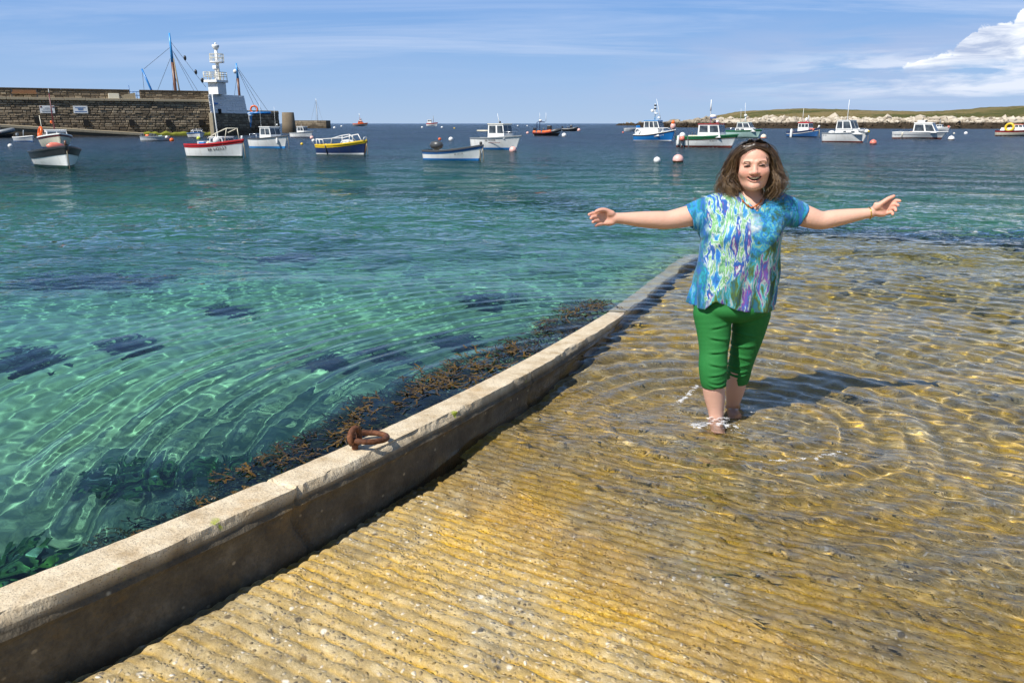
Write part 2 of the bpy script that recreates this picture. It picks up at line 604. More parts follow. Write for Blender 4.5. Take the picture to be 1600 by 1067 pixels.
def build_kerb():
    # profile from the inner foot up over the top and down the outer side
    S = [-2.4]
    while S[-1] < RAMP_END:
        S.append(S[-1] + max(0.009, 0.006 * max(0, S[-1] - 1)))
    S = np.array(S)
    T = KERB_T * SC
    rows = []
    side, hg, ed = [], [], []
    for k in range(41):
        if k < 22:                    # inner face, foot to edge
            h = k / 21
            lat = 0.014 * (fbm(S * 2.5, np.full_like(S, h * 3), 3, 61) - 0.5)
            lat = lat + 0.010 * (fbm(S * 12, np.full_like(S, h * 9), 3, 65) - 0.5)
            # shutter joint and the ragged bead left below the top edge
            chip = smooth01(fbm(S * 3.4, S * 0 + 2, 3, 71), 0.35, 0.65)
            if h > 0.88:
                k2 = (h - 0.88) / 0.12
                rag = fbm(S * 14, np.full_like(S, h * 10), 3, 75)
                lat = lat - (0.004 + 0.038 * chip * rag) * k2 ** 1.5
            lat = lat + 0.010 * np.exp(-((h - 0.80) / 0.03) ** 2)
            zz = ramp_z(S, 0) - 0.09 + h * (kerb_top_z(S) - ramp_z(S, 0) + 0.09)
            crack = np.exp(-((S - 0.98 - 0.03 * np.sin(h * 7)) / 0.012) ** 2) + np.exp(-((S - 2.9 - 0.02 * np.sin(h * 9)) / 0.012) ** 2)
            lat = lat - 0.012 * crack
            if h > 0.95:
                zz = zz - 0.010 * chip * fbm(S * 9, S * 0 + 1, 2, 77)
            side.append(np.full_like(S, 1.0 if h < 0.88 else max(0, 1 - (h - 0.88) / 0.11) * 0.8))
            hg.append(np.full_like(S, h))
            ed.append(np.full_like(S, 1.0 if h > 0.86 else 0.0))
            rows.append((lat, zz))
        elif k < 33:                  # top
            w = (k - 21) / 12
            lat = np.full_like(S, -T * w) - 0.012
            zz = kerb_top_z(S) + 0.004 * (fbm(S * 20, np.full_like(S, w * 4), 3, 81) - 0.5) - 0.012 * max(0, w - 0.86) / 0.14
            crack = np.exp(-((S - 0.98 - 0.05 * (fbm(np.full_like(S, w * 6), S * 0, 2, 3) - 0.5) * 2 * w) / 0.007) ** 2)
            zz = zz - 0.014 * crack
            side.append(np.zeros_like(S)); hg.append(np.ones_like(S))
            ed.append(np.full_like(S, max(0.0, 1 - w * 3)))
            rows.append((lat, zz))
        else:                         # outer face down to the seabed
            h = (k - 32) / 8
            lat = np.full_like(S, -T - 0.018 - 0.10 * h) + 0.01 * (fbm(S * 6, np.full_like(S, h * 8), 3, 91) - 0.5)
            zz = kerb_top_z(S) - 0.012 - 2.4 * h ** 1.3
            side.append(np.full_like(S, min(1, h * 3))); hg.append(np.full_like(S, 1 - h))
            ed.append(np.zeros_like(S))
            rows.append((lat, zz))
    P = np.zeros((len(rows), len(S), 3))
    for i, (lat, zz) in enumerate(rows):
        x, y = sl_to_xy(S, lat)
        P[i, :, 0] = x; P[i, :, 1] = y; P[i, :, 2] = zz
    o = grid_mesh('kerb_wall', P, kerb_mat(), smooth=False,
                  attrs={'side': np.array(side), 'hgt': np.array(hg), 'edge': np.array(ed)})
    tag(o, 'low weathered concrete kerb wall sloping into the sea beside the ribbed slipway', 'kerb')
    receiver(o)
    return o


# ---- seabed
def bed_depth(x, y):
    s, l = xy_to_sl(x, y)
    r = np.hypot(x, y)
    out = np.maximum(0, -l)                                    # distance off the kerb
    d = 0.95 + 0.042 * np.minimum(r, 30) + 0.03 * np.minimum(out, 6) + 0.09 * np.clip(r - 20, 0, 60)
    d = np.minimum(d, 7.5)
    d = d + 0.10 * (fbm(x * 0.5, y * 0.5, 4, 101) - 0.5) * np.minimum(1, r / 6)
    return d


def build_seabed():
    r = [0.6]
    while r[-1] < 14000:
        r.append(r[-1] * 1.06 + 0.03)
    r = np.array(r)
    a = np.radians(np.linspace(-180, 180, 241))
    rr, aa = np.meshgrid(r, a, indexing='ij')
    x = rr * np.sin(aa); y = rr * np.cos(aa)
    z = -bed_depth(x, y)
    o = grid_mesh('seabed', np.stack([x, y, z], -1), bed_mat(), smooth=True)
    tag(o, kind='structure')
    receiver(o)


def bed_mat():
    m, t = mat_new('seabed_sand')
    out = t.add('ShaderNodeOutputMaterial')
    co = t.coord('Object')
    med = t.noise(co, 2.2, 6, 0.6)
    c = t.ramp(med, [(0.3, (0.42, 0.39, 0.185)), (0.7, (0.62, 0.58, 0.30))])
    c = t.mix(t.math('MULTIPLY', t.ramp(t.noise(co, 0.55, 5, 0.6), [(0.56, 0), (0.72, 1)]), 0.3), c, (0.16, 0.17, 0.09))
    # weed meadows farther out
    far = t.ramp(t.noise(co, 0.09, 5, 0.6), [(0.52, 0), (0.60, 1)])
    c = t.mix(t.math('MULTIPLY', far, 0.8), c, (0.05, 0.06, 0.03))
    p = t.add('ShaderNodeBsdfPrincipled', inp={'Base Color': c, 'Roughness': 0.9, 'Specular IOR Level': 0.1})
    t.link(t.bump(t.noise(co, 14, 4), 0.4, 0.03), p.inputs['Normal'])
    t.link(p.outputs[0], out.inputs[0])
    return m


# ---- water
SPLASH = np.array([1.18, 4.22]) * SC          # where she stirs the water


def build_water():
    r = [1.3]
    while r[-1] < 16000:
        x = r[-1]
        if x < 16:
            d = max(0.0088, 0.0031 * x)
        elif x < 300:
            d = 0.017 * x
        else:
            d = 0.05 * x
        r.append(x + d)
    r = np.array(r)
    dr = np.gradient(r)
    a = np.radians(np.linspace(-50, 50, 676))
    rr, aa = np.meshgrid(r, a, indexing='ij')
    cell = np.maximum(dr[:, None] * np.ones_like(aa), rr * (a[1] - a[0]))
    x = rr * np.sin(aa); y = rr * np.cos(aa)
    s, l = xy_to_sl(x, y)
    depth = np.where((l > 0) & (l < RAMP_W) & (s < RAMP_END), np.clip(-ramp_z(s, l), 0, 2), 1.5)
    shallow = smooth01(depth, 0.0, 0.035)
    h = np.zeros_like(x)
    g = np.random.default_rng(3)
    gust = 0.55 + 0.9 * fbm(x * 0.22, y * 0.22, 3, 200)
    calm = 1 - 0.82 * (1 - smooth01(l, -0.5, 0.1)) * (1 - smooth01(rr, 6, 13))
    lively = 1 + 0.7 * smooth01(l, -0.1, 0.4) * (1 - smooth01(rr, 9, 14))
    # wind ripples: chiefly towards the shore, spread widely
    for lam0, n, slope in WAVES:
        for i in range(n):
            lam = lam0 * g.uniform(0.78, 1.28)
            th = math.radians(g.normal(-100, 48))
            k = 2 * math.pi / lam
            amp = slope / k
            ph = g.uniform(0, 6.28)
            wx = 0.35 * lam0 * 2 * (fbm(x / lam0 * 0.22, y / lam0 * 0.22, 2, 300 + i) - 0.5)
            fade = smooth01(lam / cell, 3.5, 6.0)
            kk = k * (np.cos(th) * (x + wx) + np.sin(th) * (y + wx))
            h += amp * fade * (lively if lam0 < 0.3 else 1.0) * np.sin(kk + ph) * (gust if lam0 < 0.6 else 1.0) * (calm if lam0 < 2 else 1.0)
    h *= 1 - 0.35 * smooth01(l, -0.1, 0.4) * (1 - smooth01(rr, 6, 12))
    # rings: round her legs, and a wider set travelling over the deep side
    for (c, lam, slope, r0, dec) in RINGS:
        d = np.hypot(x - c[0], y - c[1])
        d2 = d + 0.10 * (fbm(x * 1.3, y * 1.3, 2, 400) - 0.5)
        k = 2 * math.pi / lam
        fade = smooth01(lam / cell, 4.0, 8.0)
        h += slope / k * fade * np.sin(k * d2) * np.exp(-((d - r0) / dec) ** 2) * (0.5 + fbm(x * 0.8, y * 0.8, 2, 410))
    # churned water at her feet
    d = np.hypot((x - SPLASH[0] - 0.12) * 0.85, y - SPLASH[1] + 0.05)
    ch = np.exp(-(d / 0.42) ** 2)
    h += 0.016 * ch * (fbm(x * 9, y * 9, 3, 420) - 0.5) * smooth01(0.12 / cell, 3, 6)
    h += 0.012 * np.exp(-((d - 0.70) / 0.055) ** 2) * (0.4 + fbm(x * 4, y * 4, 2, 430))
    h += 0.007 * np.exp(-((d - 0.36) / 0.04) ** 2) * (0.2 + fbm(x * 5, y * 5, 2, 431))
    h *= np.where(rr < 20, 0.08 + 0.92 * shallow, 1)
    P = np.stack([x, y, h], -1)
    wat = water_mat()
    bd = bed_depth(x, y)
    off = np.maximum(np.maximum(-l - KERB_T * SC, l - RAMP_W), s - RAMP_END)
    dcol = np.where(off > 0, 0.3 + (bd - 0.3) * smooth01(off, 0.0, 0.55), 0.45 * np.clip(-ramp_z(s, np.maximum(l, 0)), 0, 2))
    film = np.where(off > 0, 1.0, np.clip(-ramp_z(s, np.maximum(l, 0)), 0, 1))
    far = smooth01(rr, 5.0, 22.0)
    o = grid_mesh('sea_water', P, wat, smooth=True, attrs={'far': far, 'depth': dcol, 'film': film, 'chop': smooth01(np.log(rr), np.log(14.0), np.log(110.0))})
    tag(o, kind='structure')
    o.cycles.is_caustics_caster = True
    return o


WAVES = [(2.6, 4, 0.014), (1.2, 6, 0.018), (0.62, 8, 0.020), (0.34, 10, 0.022), (0.20, 12, 0.022), (0.125, 12, 0.022), (0.08, 14, 0.022), (0.056, 14, 0.026)]
RINGS = [(SPLASH, 0.16, 0.21, 0.80, 0.30), (SPLASH, 0.22, 0.13, 1.45, 0.55),
         (SPLASH, 0.15, 0.085, 2.9, 1.1), (SPLASH + np.array([0.3, -0.5]), 0.21, 0.080, 3.6, 1.6), (SPLASH + np.array([-0.5, 0.2]), 0.115, 0.045, 2.4, 1.2)]


def water_mat():
    """clear sea water: sharp refraction, Fresnel reflection, light lost with the depth of the water column"""
    m, t = mat_new('sea_water')
    out = t.add('ShaderNodeOutputMaterial')
    co = t.coord('Object')
    far = t.attr('far')
    dep = t.attr('depth')
    n1 = t.noise(t.mapping(co, rot=(0, 0, R(12)), scale=(0.7, 1.3, 1)), 1.9, 3, 0.55, 0.3)
    n2 = t.noise(t.mapping(co, rot=(0, 0, R(-15)), scale=(0.8, 1.2, 1)), 0.55, 2, 0.5)
    n3 = t.noise(co, 6.5, 2, 0.5)
    h = t.math('ADD', t.math('MULTIPLY', n1, 0.20), t.math('MULTIPLY', n2, 0.30))
    h = t.math('ADD', h, t.math('MULTIPLY', n3, 0.055))
    h = t.math('MULTIPLY', h, far)
    b = t.bump(h, 1.0, 1.75)
    tint = t.comb(*[t.math('EXPONENT', t.math('MULTIPLY', dep, -k)) for k in WATER_K])
    rf = t.add('ShaderNodeBsdfRefraction', inp={'Color': tint, 'Roughness': 0.0, 'IOR': 1.333, 'Normal': b})
    gl = t.add('ShaderNodeBsdfGlossy', inp={'Color': (1, 1, 1, 1), 'Roughness': t.math('MULTIPLY', t.attr('chop'), 0.24), 'Normal': b})   # waves finer than the mesh act as roughness
    fr = t.add('ShaderNodeFresnel', inp={'IOR': t.math('MULTIPLY_ADD', far, 0.123, 1.21), 'Normal': b})
    # a film thinner than the ribs bends nothing: light goes straight through it
    tr = t.add('ShaderNodeBsdfTransparent', inp={'Color': (0.88, 0.87, 0.85, 1)})
    thick = t.math('GREATER_THAN', t.attr('film'), 0.022)
    body = t.add('ShaderNodeMixShader', inp={0: thick, 1: tr.outputs[0], 2: rf.outputs[0]})
    mx = t.add('ShaderNodeMixShader', inp={0: fr.outputs[0], 1: body.outputs[0], 2: gl.outputs[0]})
    t.link(mx.outputs[0], out.inputs['Surface'])
    return m


WATER_K = (0.62, 0.195, 0.125)               # absorption per metre of depth: red goes first

build_slipway()
build_kerb()
build_seabed()
build_water()
# ================================================================== small building kit
def tube(name, pts, r, mat, parent=None, sides=7, r1=None, closed=False):
    """round bar along a polyline, tapering from r to r1"""
    pts = [Vector(p) for p in pts]
    n = len(pts)
    V, F = [], []
    prev = None
    for i, p in enumerate(pts):
        if closed:
            d = (pts[(i + 1) % n] - pts[i - 1]).normalized()
        else:
            d = (pts[min(i + 1, n - 1)] - pts[max(i - 1, 0)]).normalized()
        if prev is None:
            u = d.cross(Vector((0, 0, 1)))
            if u.length < 0.05:
                u = d.cross(Vector((1, 0, 0)))
        else:
            u = prev - d * prev.dot(d)
        u.normalize()
        prev = u
        w = d.cross(u)
        rr = r if r1 is None else r + (r1 - r) * i / max(1, n - 1)
        for k in range(sides):
            a = 2 * math.pi * k / sides
            V.append(p + u * (rr * math.cos(a)) + w * (rr * math.sin(a)))
    m = n if closed else n - 1
    for i in range(m):
        j = (i + 1) % n
        for k in range(sides):
            k2 = (k + 1) % sides
            F.append((i * sides + k, i * sides + k2, j * sides + k2, j * sides + k))
    if not closed:
        F.append(tuple(range(sides))[::-1])
        F.append(tuple((n - 1) * sides + k for k in range(sides)))
    return mesh_obj(name, V, F, mat, parent, smooth=sides > 5)


def box(name, size, loc, mat, parent=None, bevel=0.0, rot=(0, 0, 0), taper=1.0, seg=2):
    bm = bmesh.new()
    bmesh.ops.create_cube(bm, size=1)
    for v in bm.verts:
        k = taper if v.co.z > 0 else 1.0
        v.co = Vector((v.co.x * size[0] * k, v.co.y * size[1] * k, v.co.z * size[2]))
    if bevel > 0:
        bmesh.ops.bevel(bm, geom=bm.edges[:], offset=bevel, segments=seg, affect='EDGES', profile=0.5)
    M = Matrix.Translation(Vector(loc)) @ Euler(rot).to_matrix().to_4x4()
    bm.transform(M)
    me = bpy.data.meshes.new(name)
    bm.to_mesh(me)
    bm.free()
    if bevel > 0:
        me.polygons.foreach_set('use_smooth', [False] * len(me.polygons))
    me.materials.append(mat)
    o = bpy.data.objects.new(name, me)
    COL.objects.link(o)
    o.parent = parent
    return o


def lathe(name, prof, mat, parent=None, loc=(0, 0, 0), sides=18, squash=(1, 1), rot=None):
    """prof: list of (radius, z)"""
    V, F = [], []
    for r, z in prof:
        for k in range(sides):
            a = 2 * math.pi * k / sides
            V.append(Vector((r * math.cos(a) * squash[0], r * math.sin(a) * squash[1], z)))
    for i in range(len(prof) - 1):
        for k in range(sides):
            k2 = (k + 1) % sides
            F.append((i * sides + k, i * sides + k2, (i + 1) * sides + k2, (i + 1) * sides + k))
    F.append(tuple(range(sides))[::-1])
    F.append(tuple((len(prof) - 1) * sides + k for k in range(sides)))
    if rot is not None:
        V = [Euler(rot).to_matrix() @ v for v in V]
    V = [v + Vector(loc) for v in V]
    return mesh_obj(name, V, F, mat, parent, smooth=True)


def ball_prof(r, zs=1.0, n=9):
    return [(max(1e-4, r * math.cos(a)), r * zs * math.sin(a)) for a in np.linspace(-math.pi / 2 + 0.02, math.pi / 2 - 0.02, n)]


def torus(name, R0, r, mat, parent=None, loc=(0, 0, 0), rot=(0, 0, 0), n=24, sides=8):
    pts = [Euler(rot).to_matrix() @ Vector((R0 * math.cos(a), R0 * math.sin(a), 0)) + Vector(loc) for a in np.linspace(0, 2 * math.pi, n, endpoint=False)]
    return tube(name, pts, r, mat, parent, sides, closed=True)


def prism(name, outline, y0, y1, mat, parent=None, axis='y'):
    """extrude an (x, z) outline along y"""
    n = len(outline)
    V = [Vector((x, y0, z)) for x, z in outline] + [Vector((x, y1, z)) for x, z in outline]
    F = [tuple(range(n)), tuple(range(2 * n - 1, n - 1, -1))]
    for i in range(n):
        j = (i + 1) % n
        F.append((i, n + i, n + j, j))
    return mesh_obj(name, V, F, mat, parent)


def text_mesh(body, size):
    cu = bpy.data.curves.new('lettering', 'FONT')
    cu.body = body
    cu.size = size
    cu.align_x = 'CENTER'
    cu.align_y = 'CENTER'
    cu.resolution_u = 3
    o = bpy.data.objects.new('lettering', cu)
    COL.objects.link(o)
    dg = bpy.context.evaluated_depsgraph_get()
    me = bpy.data.meshes.new_from_object(o.evaluated_get(dg))
    bpy.data.objects.remove(o)
    bpy.data.curves.remove(cu)
    return me


# paints and other materials used on boats
PAL = {}


def paint(key, col, rough=0.35, dirt=0.35, var=0.06, **kw):
    if key not in PAL:
        PAL[key] = simple_mat('paint_' + key, col, rough=rough, dirt=dirt, var=var, vscale=2.0, **kw)
    return PAL[key]


def init_paints():
    paint('white', (0.78, 0.78, 0.75), dirtcol=(0.45, 0.40, 0.30))
    paint('cream', (0.72, 0.67, 0.52), dirtcol=(0.35, 0.30, 0.20))
    paint('palegrey', (0.50, 0.53, 0.54), dirtcol=(0.25, 0.24, 0.2))
    paint('grey', (0.22, 0.24, 0.25))
    paint('darkgrey', (0.06, 0.065, 0.07))
    paint('black', (0.018, 0.018, 0.02), dirtcol=(0.05, 0.05, 0.05))
    paint('red', (0.42, 0.012, 0.015), dirtcol=(0.2, 0.02, 0.02))
    paint('maroon', (0.12, 0.015, 0.018))
    paint('bottomred', (0.16, 0.03, 0.02))
    paint('bottomgreen', (0.012, 0.045, 0.035))
    paint('green', (0.015, 0.14, 0.055))
    paint('palegreen', (0.42, 0.60, 0.54), dirtcol=(0.3, 0.4, 0.35))
    paint('navy', (0.016, 0.035, 0.11))
    paint('midblue', (0.03, 0.12, 0.32))
    paint('blue', (0.015, 0.18, 0.50), dirtcol=(0.02, 0.09, 0.25))
    paint('skyblue', (0.04, 0.30, 0.68))
    paint('yellow', (0.75, 0.50, 0.02), dirtcol=(0.4, 0.25, 0.02))
    paint('orange', (0.78, 0.13, 0.015), dirtcol=(0.4, 0.08, 0.02))
    paint('coral', (0.75, 0.20, 0.14))
    paint('pink', (0.80, 0.46, 0.40), dirtcol=(0.4, 0.25, 0.2))
    paint('brown', (0.13, 0.05, 0.025))
    paint('wood', (0.30, 0.15, 0.06))
    paint('lime', (0.62, 0.70, 0.06), dirtcol=(0.3, 0.3, 0.05))
    PAL['steel'] = simple_mat('polished_steel', (0.62, 0.63, 0.64), rough=0.28, metal=0.9)
    PAL['rubber'] = simple_mat('rubber', (0.03, 0.03, 0.032), rough=0.6)
    PAL['rope'] = simple_mat('rope', (0.32, 0.27, 0.18), rough=0.9)
    m, t = mat_new('cabin_glass')
    out = t.add('ShaderNodeOutputMaterial')
    n = t.noise(t.coord('Object'), 2.2, 3)
    c = t.ramp(n, [(0.35, (0.018, 0.022, 0.026)), (0.7, (0.10, 0.12, 0.13))])
    p = t.add('ShaderNodeBsdfPrincipled', inp={'Base Color': c, 'Roughness': 0.08, 'Specular IOR Level': 0.7})
    t.link(p.outputs[0], out.inputs[0])
    PAL['glass'] = m


init_paints()


# ================================================================== boats
class Hull:
    def __init__(s, L, B, bow, stern, transom=0.78, rake=0.12, draft=0.28, tm=0.38, flare=0.75, fine=2.0):
        s.L, s.B, s.bow, s.stern, s.tw, s.rake, s.draft, s.tm, s.flare, s.fine = L, B, bow, stern, transom, rake, draft, tm, flare, fine

    def sheer(s, t):
        return s.stern + (s.bow - s.stern) * t ** 2.1 - 0.10 * (s.bow - s.stern) * math.sin(math.pi * t)

    def halfdeck(s, t):
        if t > s.tm:
            k = (t - s.tm) / (1 - s.tm)
            return s.B / 2 * max(0.0, 1 - k ** s.fine) ** 0.9
        k = (s.tm - t) / s.tm
        return s.B / 2 * (1 - (1 - s.tw) * k * k)

    def pt(s, t, z, off=0.0):
        sh = s.sheer(t)
        zn = min(1.02, max(0.0, (z + s.draft) / (sh + s.draft)))
        p = 0.20 + (s.flare - 0.20) * t ** 1.5
        hb = s.halfdeck(t) * zn ** p
        x = -s.L / 2 + t * s.L * (1 - s.rake) + s.rake * s.L * zn * t ** 3
        return Vector((x + (off * 0.5 if t > 0.93 else 0), max(0.012 if t > 0.98 else 0, hb) + off, z))

    TS = [0, 0.06, 0.13, 0.2, 0.28, 0.36, 0.44, 0.52, 0.6, 0.67, 0.74, 0.8, 0.85, 0.89, 0.925, 0.955, 0.98, 1.0]

    def band(s, name, zlo, zhi, rows, off, mat, root, close_stern=True):
        V, F = [], []
        n = len(s.TS)
        for side in (-1, 1):
            for t in s.TS:
                a, b = zlo(t), zhi(t)
                for r in range(rows + 1):
                    p = s.pt(t, a + (b - a) * r / rows, off)
                    V.append(Vector((p.x, p.y * side, p.z)))
        q = rows + 1
        for si in range(2):
            o = si * n * q
            for i in range(n - 1):
                for r in range(rows):
                    f = (o + i * q + r, o + (i + 1) * q + r, o + (i + 1) * q + r + 1, o + i * q + r + 1)
                    F.append(f if si == 0 else f[::-1])
        for r in range(rows):                                        # stem and transom
            F.append(((n - 1) * q + r, n * q + (n - 1) * q + r, n * q + (n - 1) * q + r + 1, (n - 1) * q + r + 1))
            if close_stern:
                F.append((n * q + r, r, r + 1, n * q + r + 1))
        o = mesh_obj(name, V, F, mat, root, smooth=True)
        return o

    def gunwale(s, mat, root, w=0.07, h=0.035, out=0.022, name='gunwale'):
        prof = [(out, -h), (out, h * 0.6), (out * 0.4, h), (-w * 0.8, h), (-w, h * 0.5), (-w, -h)]
        V, F = [], []
        path = [(t, -1) for t in s.TS] + [(t, 1) for t in s.TS[::-1]]
        for t, side in path:
            sh = s.sheer(t)
            p = s.pt(t, sh)
            for du, dz in prof:
                y = max(0.0, p.y + du) if t > 0.97 else p.y + du
                V.append(Vector((p.x + (du if t > 0.985 else 0), y * side, sh + dz)))
        q = len(prof)
        m = len(path)
        for i in range(m):
            j = (i + 1) % m
            for k in range(q):
                k2 = (k + 1) % q
                F.append((i * q + k, i * q + k2, j * q + k2, j * q + k))
        return mesh_obj(name, V, F, mat, root)

    def deck(s, well, tc, mat, root, fore=0.04, floormat=None):
        """cockpit floor aft of tc, foredeck before it, with the inner sides of the bulwark"""
        V, F = [], []
        ts = [t for t in s.TS if t < tc] + [tc - 0.001, tc + 0.001] + [t for t in s.TS if t > tc]
        for t in ts:
            z = max(0.05, s.sheer(t) - well) if t < tc else s.sheer(t) - fore
            zi = s.sheer(t)
            y = max(0.0, s.pt(t, z).y - 0.045)
            yi = max(0.0, s.pt(t, zi).y - 0.045)
            p = s.pt(t, zi)
            cam_ = 0.05 if t > tc else 0.0
            x = p.x - (0.03 if t > 0.97 else 0)
            for yy, z2 in ((-yi, zi), (-y, z), (0, z + cam_), (y, z), (yi, zi)):
                V.append(Vector((x, yy, z2)))
        for i in range(len(ts) - 1):
            for k in range(4):
                F.append((i * 5 + k, (i + 1) * 5 + k, (i + 1) * 5 + k + 1, i * 5 + k + 1)[::-1])
        F.append((0, 1, 2, 3, 4))
        return mesh_obj('deck', V, F, mat, root)

    def lettering(s, body, t0, z, size, mat, root, side=-1, name='registration_number', lift=0.014):
        me = text_mesh(body, size)
        k = 1.0 if side < 0 else -1.0
        for v in me.vertices:
            t = t0 + k * v.co.x / (s.L * (1 - s.rake))
            t = min(0.97, max(0.02, t))
            slope = (s.sheer(min(1, t + 0.02)) - s.sheer(max(0, t - 0.02)))
            zz = z + v.co.y + (s.sheer(t) - s.sheer(t0)) * 0.9
            p = s.pt(t, zz, lift)
            v.co = Vector((p.x, p.y * side, zz))
        me.name = name
        me.materials.clear()
        me.materials.append(mat)
        o = bpy.data.objects.new(name, me)
        COL.objects.link(o)
        o.parent = root
        return o


def cabin(root, x0, x1, w, z0, h, rf, rb, wall, roof, top=0.9, sidewin=((0.10, 0.50), (0.56, 0.93)), win=(0.42, 0.90), front=3,
          over=0.08, roof_t=0.05, name='cabin', visor=0.0, back_open=True):
    """wheelhouse from x0 (aft) to x1 (forward): walls, roof and separate panes"""
    W0, W1 = w / 2, w / 2 * top
    z1 = z0 + h

    def P(u, v, side):                              # u 0..1 aft-forward, v 0..1 up
        xa = x0 + rb * v
        xb = x1 - rf * v
        return Vector((xa + (xb - xa) * u, side * (W0 + (W1 - W0) * v), z0 + h * v))
    c = [P(0, 0, -1), P(1, 0, -1), P(1, 1, -1), P(0, 1, -1), P(0, 0, 1), P(1, 0, 1), P(1, 1, 1), P(0, 1, 1)]
    F = [(0, 1, 2, 3), (5, 4, 7, 6), (1, 5, 6, 2), (4, 0, 3, 7), (3, 2, 6, 7)]
    wl = mesh_obj(name, c, F, wall, root)

    def pane(q, nrm, nm='window_pane'):
        n = Vector(nrm).normalized()
        cen = sum(q, Vector()) / 4
        V = [p + n * 0.012 for p in q] + [p - n * 0.01 for p in q]
        Fq = [(0, 1, 2, 3), (0, 4, 5, 1), (1, 5, 6, 2), (2, 6, 7, 3), (3, 7, 4, 0)]
        return mesh_obj(nm, V, Fq, PAL['glass'], wl)
    for side in (-1, 1):
        for a, b in sidewin:
            q = [P(a, win[0], side), P(b, win[0], side), P(b, win[1], side), P(a, win[1], side)]
            if side > 0:
                q = q[::-1]
            pane(q, (0, side, 0.0))
    for i in range(front):
        g = 0.05
        a = g + i * (1 - g) / front
        b = (i + 1) * (1 - g) / front
        lo, hi = win[0], win[1]

        def Fp(k, v):
            return P(1, v, -1).lerp(P(1, v, 1), k)
        q = [Fp(a, lo), Fp(b, lo), Fp(b, hi), Fp(a, hi)]
        pane(q, (h, 0, rf))
    # roof with rounded edge
    xa, xb = x0 + rb - over, x1 - rf + over + visor
    ro = box('roof', (xb - xa, (W1 + over * 0.7) * 2, roof_t), ((xa + xb) / 2, 0, z1 + roof_t / 2 + 0.003), roof, root, bevel=roof_t * 0.35)
    return wl


def pushpit(name, root, pts, posts, r=0.014, mat=None, base=None):
    mat = mat or PAL['steel']
    o = tube(name, pts, r, mat, root, 6)
    for a, b in posts:
        tube('stanchion', [a, b], r * 0.85, mat, o, 6)
    return o


def outboard(root, x, z, cowl, s=1.0, y=0.0):
    o = box('outboard_motor', (0.30 * s, 0.26 * s, 0.30 * s), (x, y, z + 0.22 * s), cowl, root, bevel=0.08 * s, taper=0.86, seg=3)
    box('motor_leg', (0.13 * s, 0.10 * s, 0.62 * s), (x - 0.02 * s, y, z - 0.2 * s), PAL['grey'], o, bevel=0.02)
    return o


def antenna(root, x, y, z, h, lean=(0, 0), r=0.012, mat=None, name='antenna'):
    return tube(name, [(x, y, z), (x + lean[0] * 0.5, y + lean[1] * 0.5, z + h * 0.5), (x + lean[0], y + lean[1], z + h)], r, mat or PAL['white'], root, 6, r1=r * 0.5)


def mooring_line(root, h, mat=None, r=0.016):
    p = h.pt(0.985, h.sheer(1) + 0.02)
    return tube('mooring_line', [(p.x, 0, p.z), (p.x + 0.05, 0.01, p.z * 0.55), (p.x + 0.09, 0.02, -0.35)], r, mat or PAL['rope'], root, 6)


def fender(root, h, t, side=-1, r=0.07, ln=0.34, mat=None):
    p = h.pt(t, h.sheer(t) * 0.62, r * 0.9)
    o = lathe('fender', [(0.02, ln / 2 + 0.05), (r * 0.7, ln / 2), (r, ln * 0.3), (r, -ln * 0.3), (r * 0.7, -ln / 2), (0.01, -ln / 2 - 0.02)], mat or PAL['white'], root, (p.x, p.y * side, p.z), 10)
    tube('fender_cord', [(p.x, p.y * side, p.z + ln / 2), (p.x, (p.y - r) * side, h.sheer(t) + 0.03)], 0.008, PAL['rope'], o, 5)
    return o


BOATS = []


def place_boat(name, label, x0, x1, yw, phi, ratio=0.37, sizefac=1.0, group='boats lying at their moorings'):
    """root at the waterline under the boat; returns root and the hull length that fills x0..x1 in the photo"""
    cx = (x0 + x1) / 2
    c = ground(cx, yw)
    depth = Vector(c).dot(Vector((0, math.cos(PITCH), 0))) + CAM_H * math.sin(PITCH)
    az = math.atan2(c.x, c.y)
    width = (x1 - x0) / FOCAL * depth * math.cos(az)
    ph = R(phi)
    L = width / (abs(math.cos(ph)) * 1.0 + ratio * abs(math.sin(ph)) * 0.9) * sizefac
    # push back by half of what the hull extends towards the viewer
    back = 0.32 * (L * abs(math.sin(ph)) + L * ratio * abs(math.cos(ph)))
    d = Vector((c.x, c.y, 0)).normalized()
    k = 1 + back / math.hypot(c.x, c.y)
    root = empty(name, (c.x * k, c.y * k, 0.0), -ph - az)
    L *= k
    tag(root, label, 'boat', group)
    BOATS.append((name, round(L, 2), round(math.hypot(c.x, c.y), 1)))
    return root, L


def std_hull(root, L, B, bow, stern, top, strake, boot, gun, deckm, sk=0.2, bt=0.07, well=0.35, tc=0.62, hull=None, **kw):
    h = hull or Hull(L, B, bow, stern, **kw)
    sk_ = sk
    h.band('hull', lambda t: -h.draft + 0.01, lambda t: h.sheer(t) - sk_ + 0.01, 6, 0.0, PAL[top], root)
    if strake:
        h.band('sheer_strake', lambda t: h.sheer(t) - sk_, lambda t: h.sheer(t) - 0.005, 2, 0.010, PAL[strake], root)
    if boot:
        h.band('boot_stripe', lambda t: -0.10, lambda t: bt + 0.03 * t, 1, 0.007, PAL[boot], root)
    h.gunwale(PAL[gun], root)
    h.deck(well, tc, PAL[deckm], root)
    return h


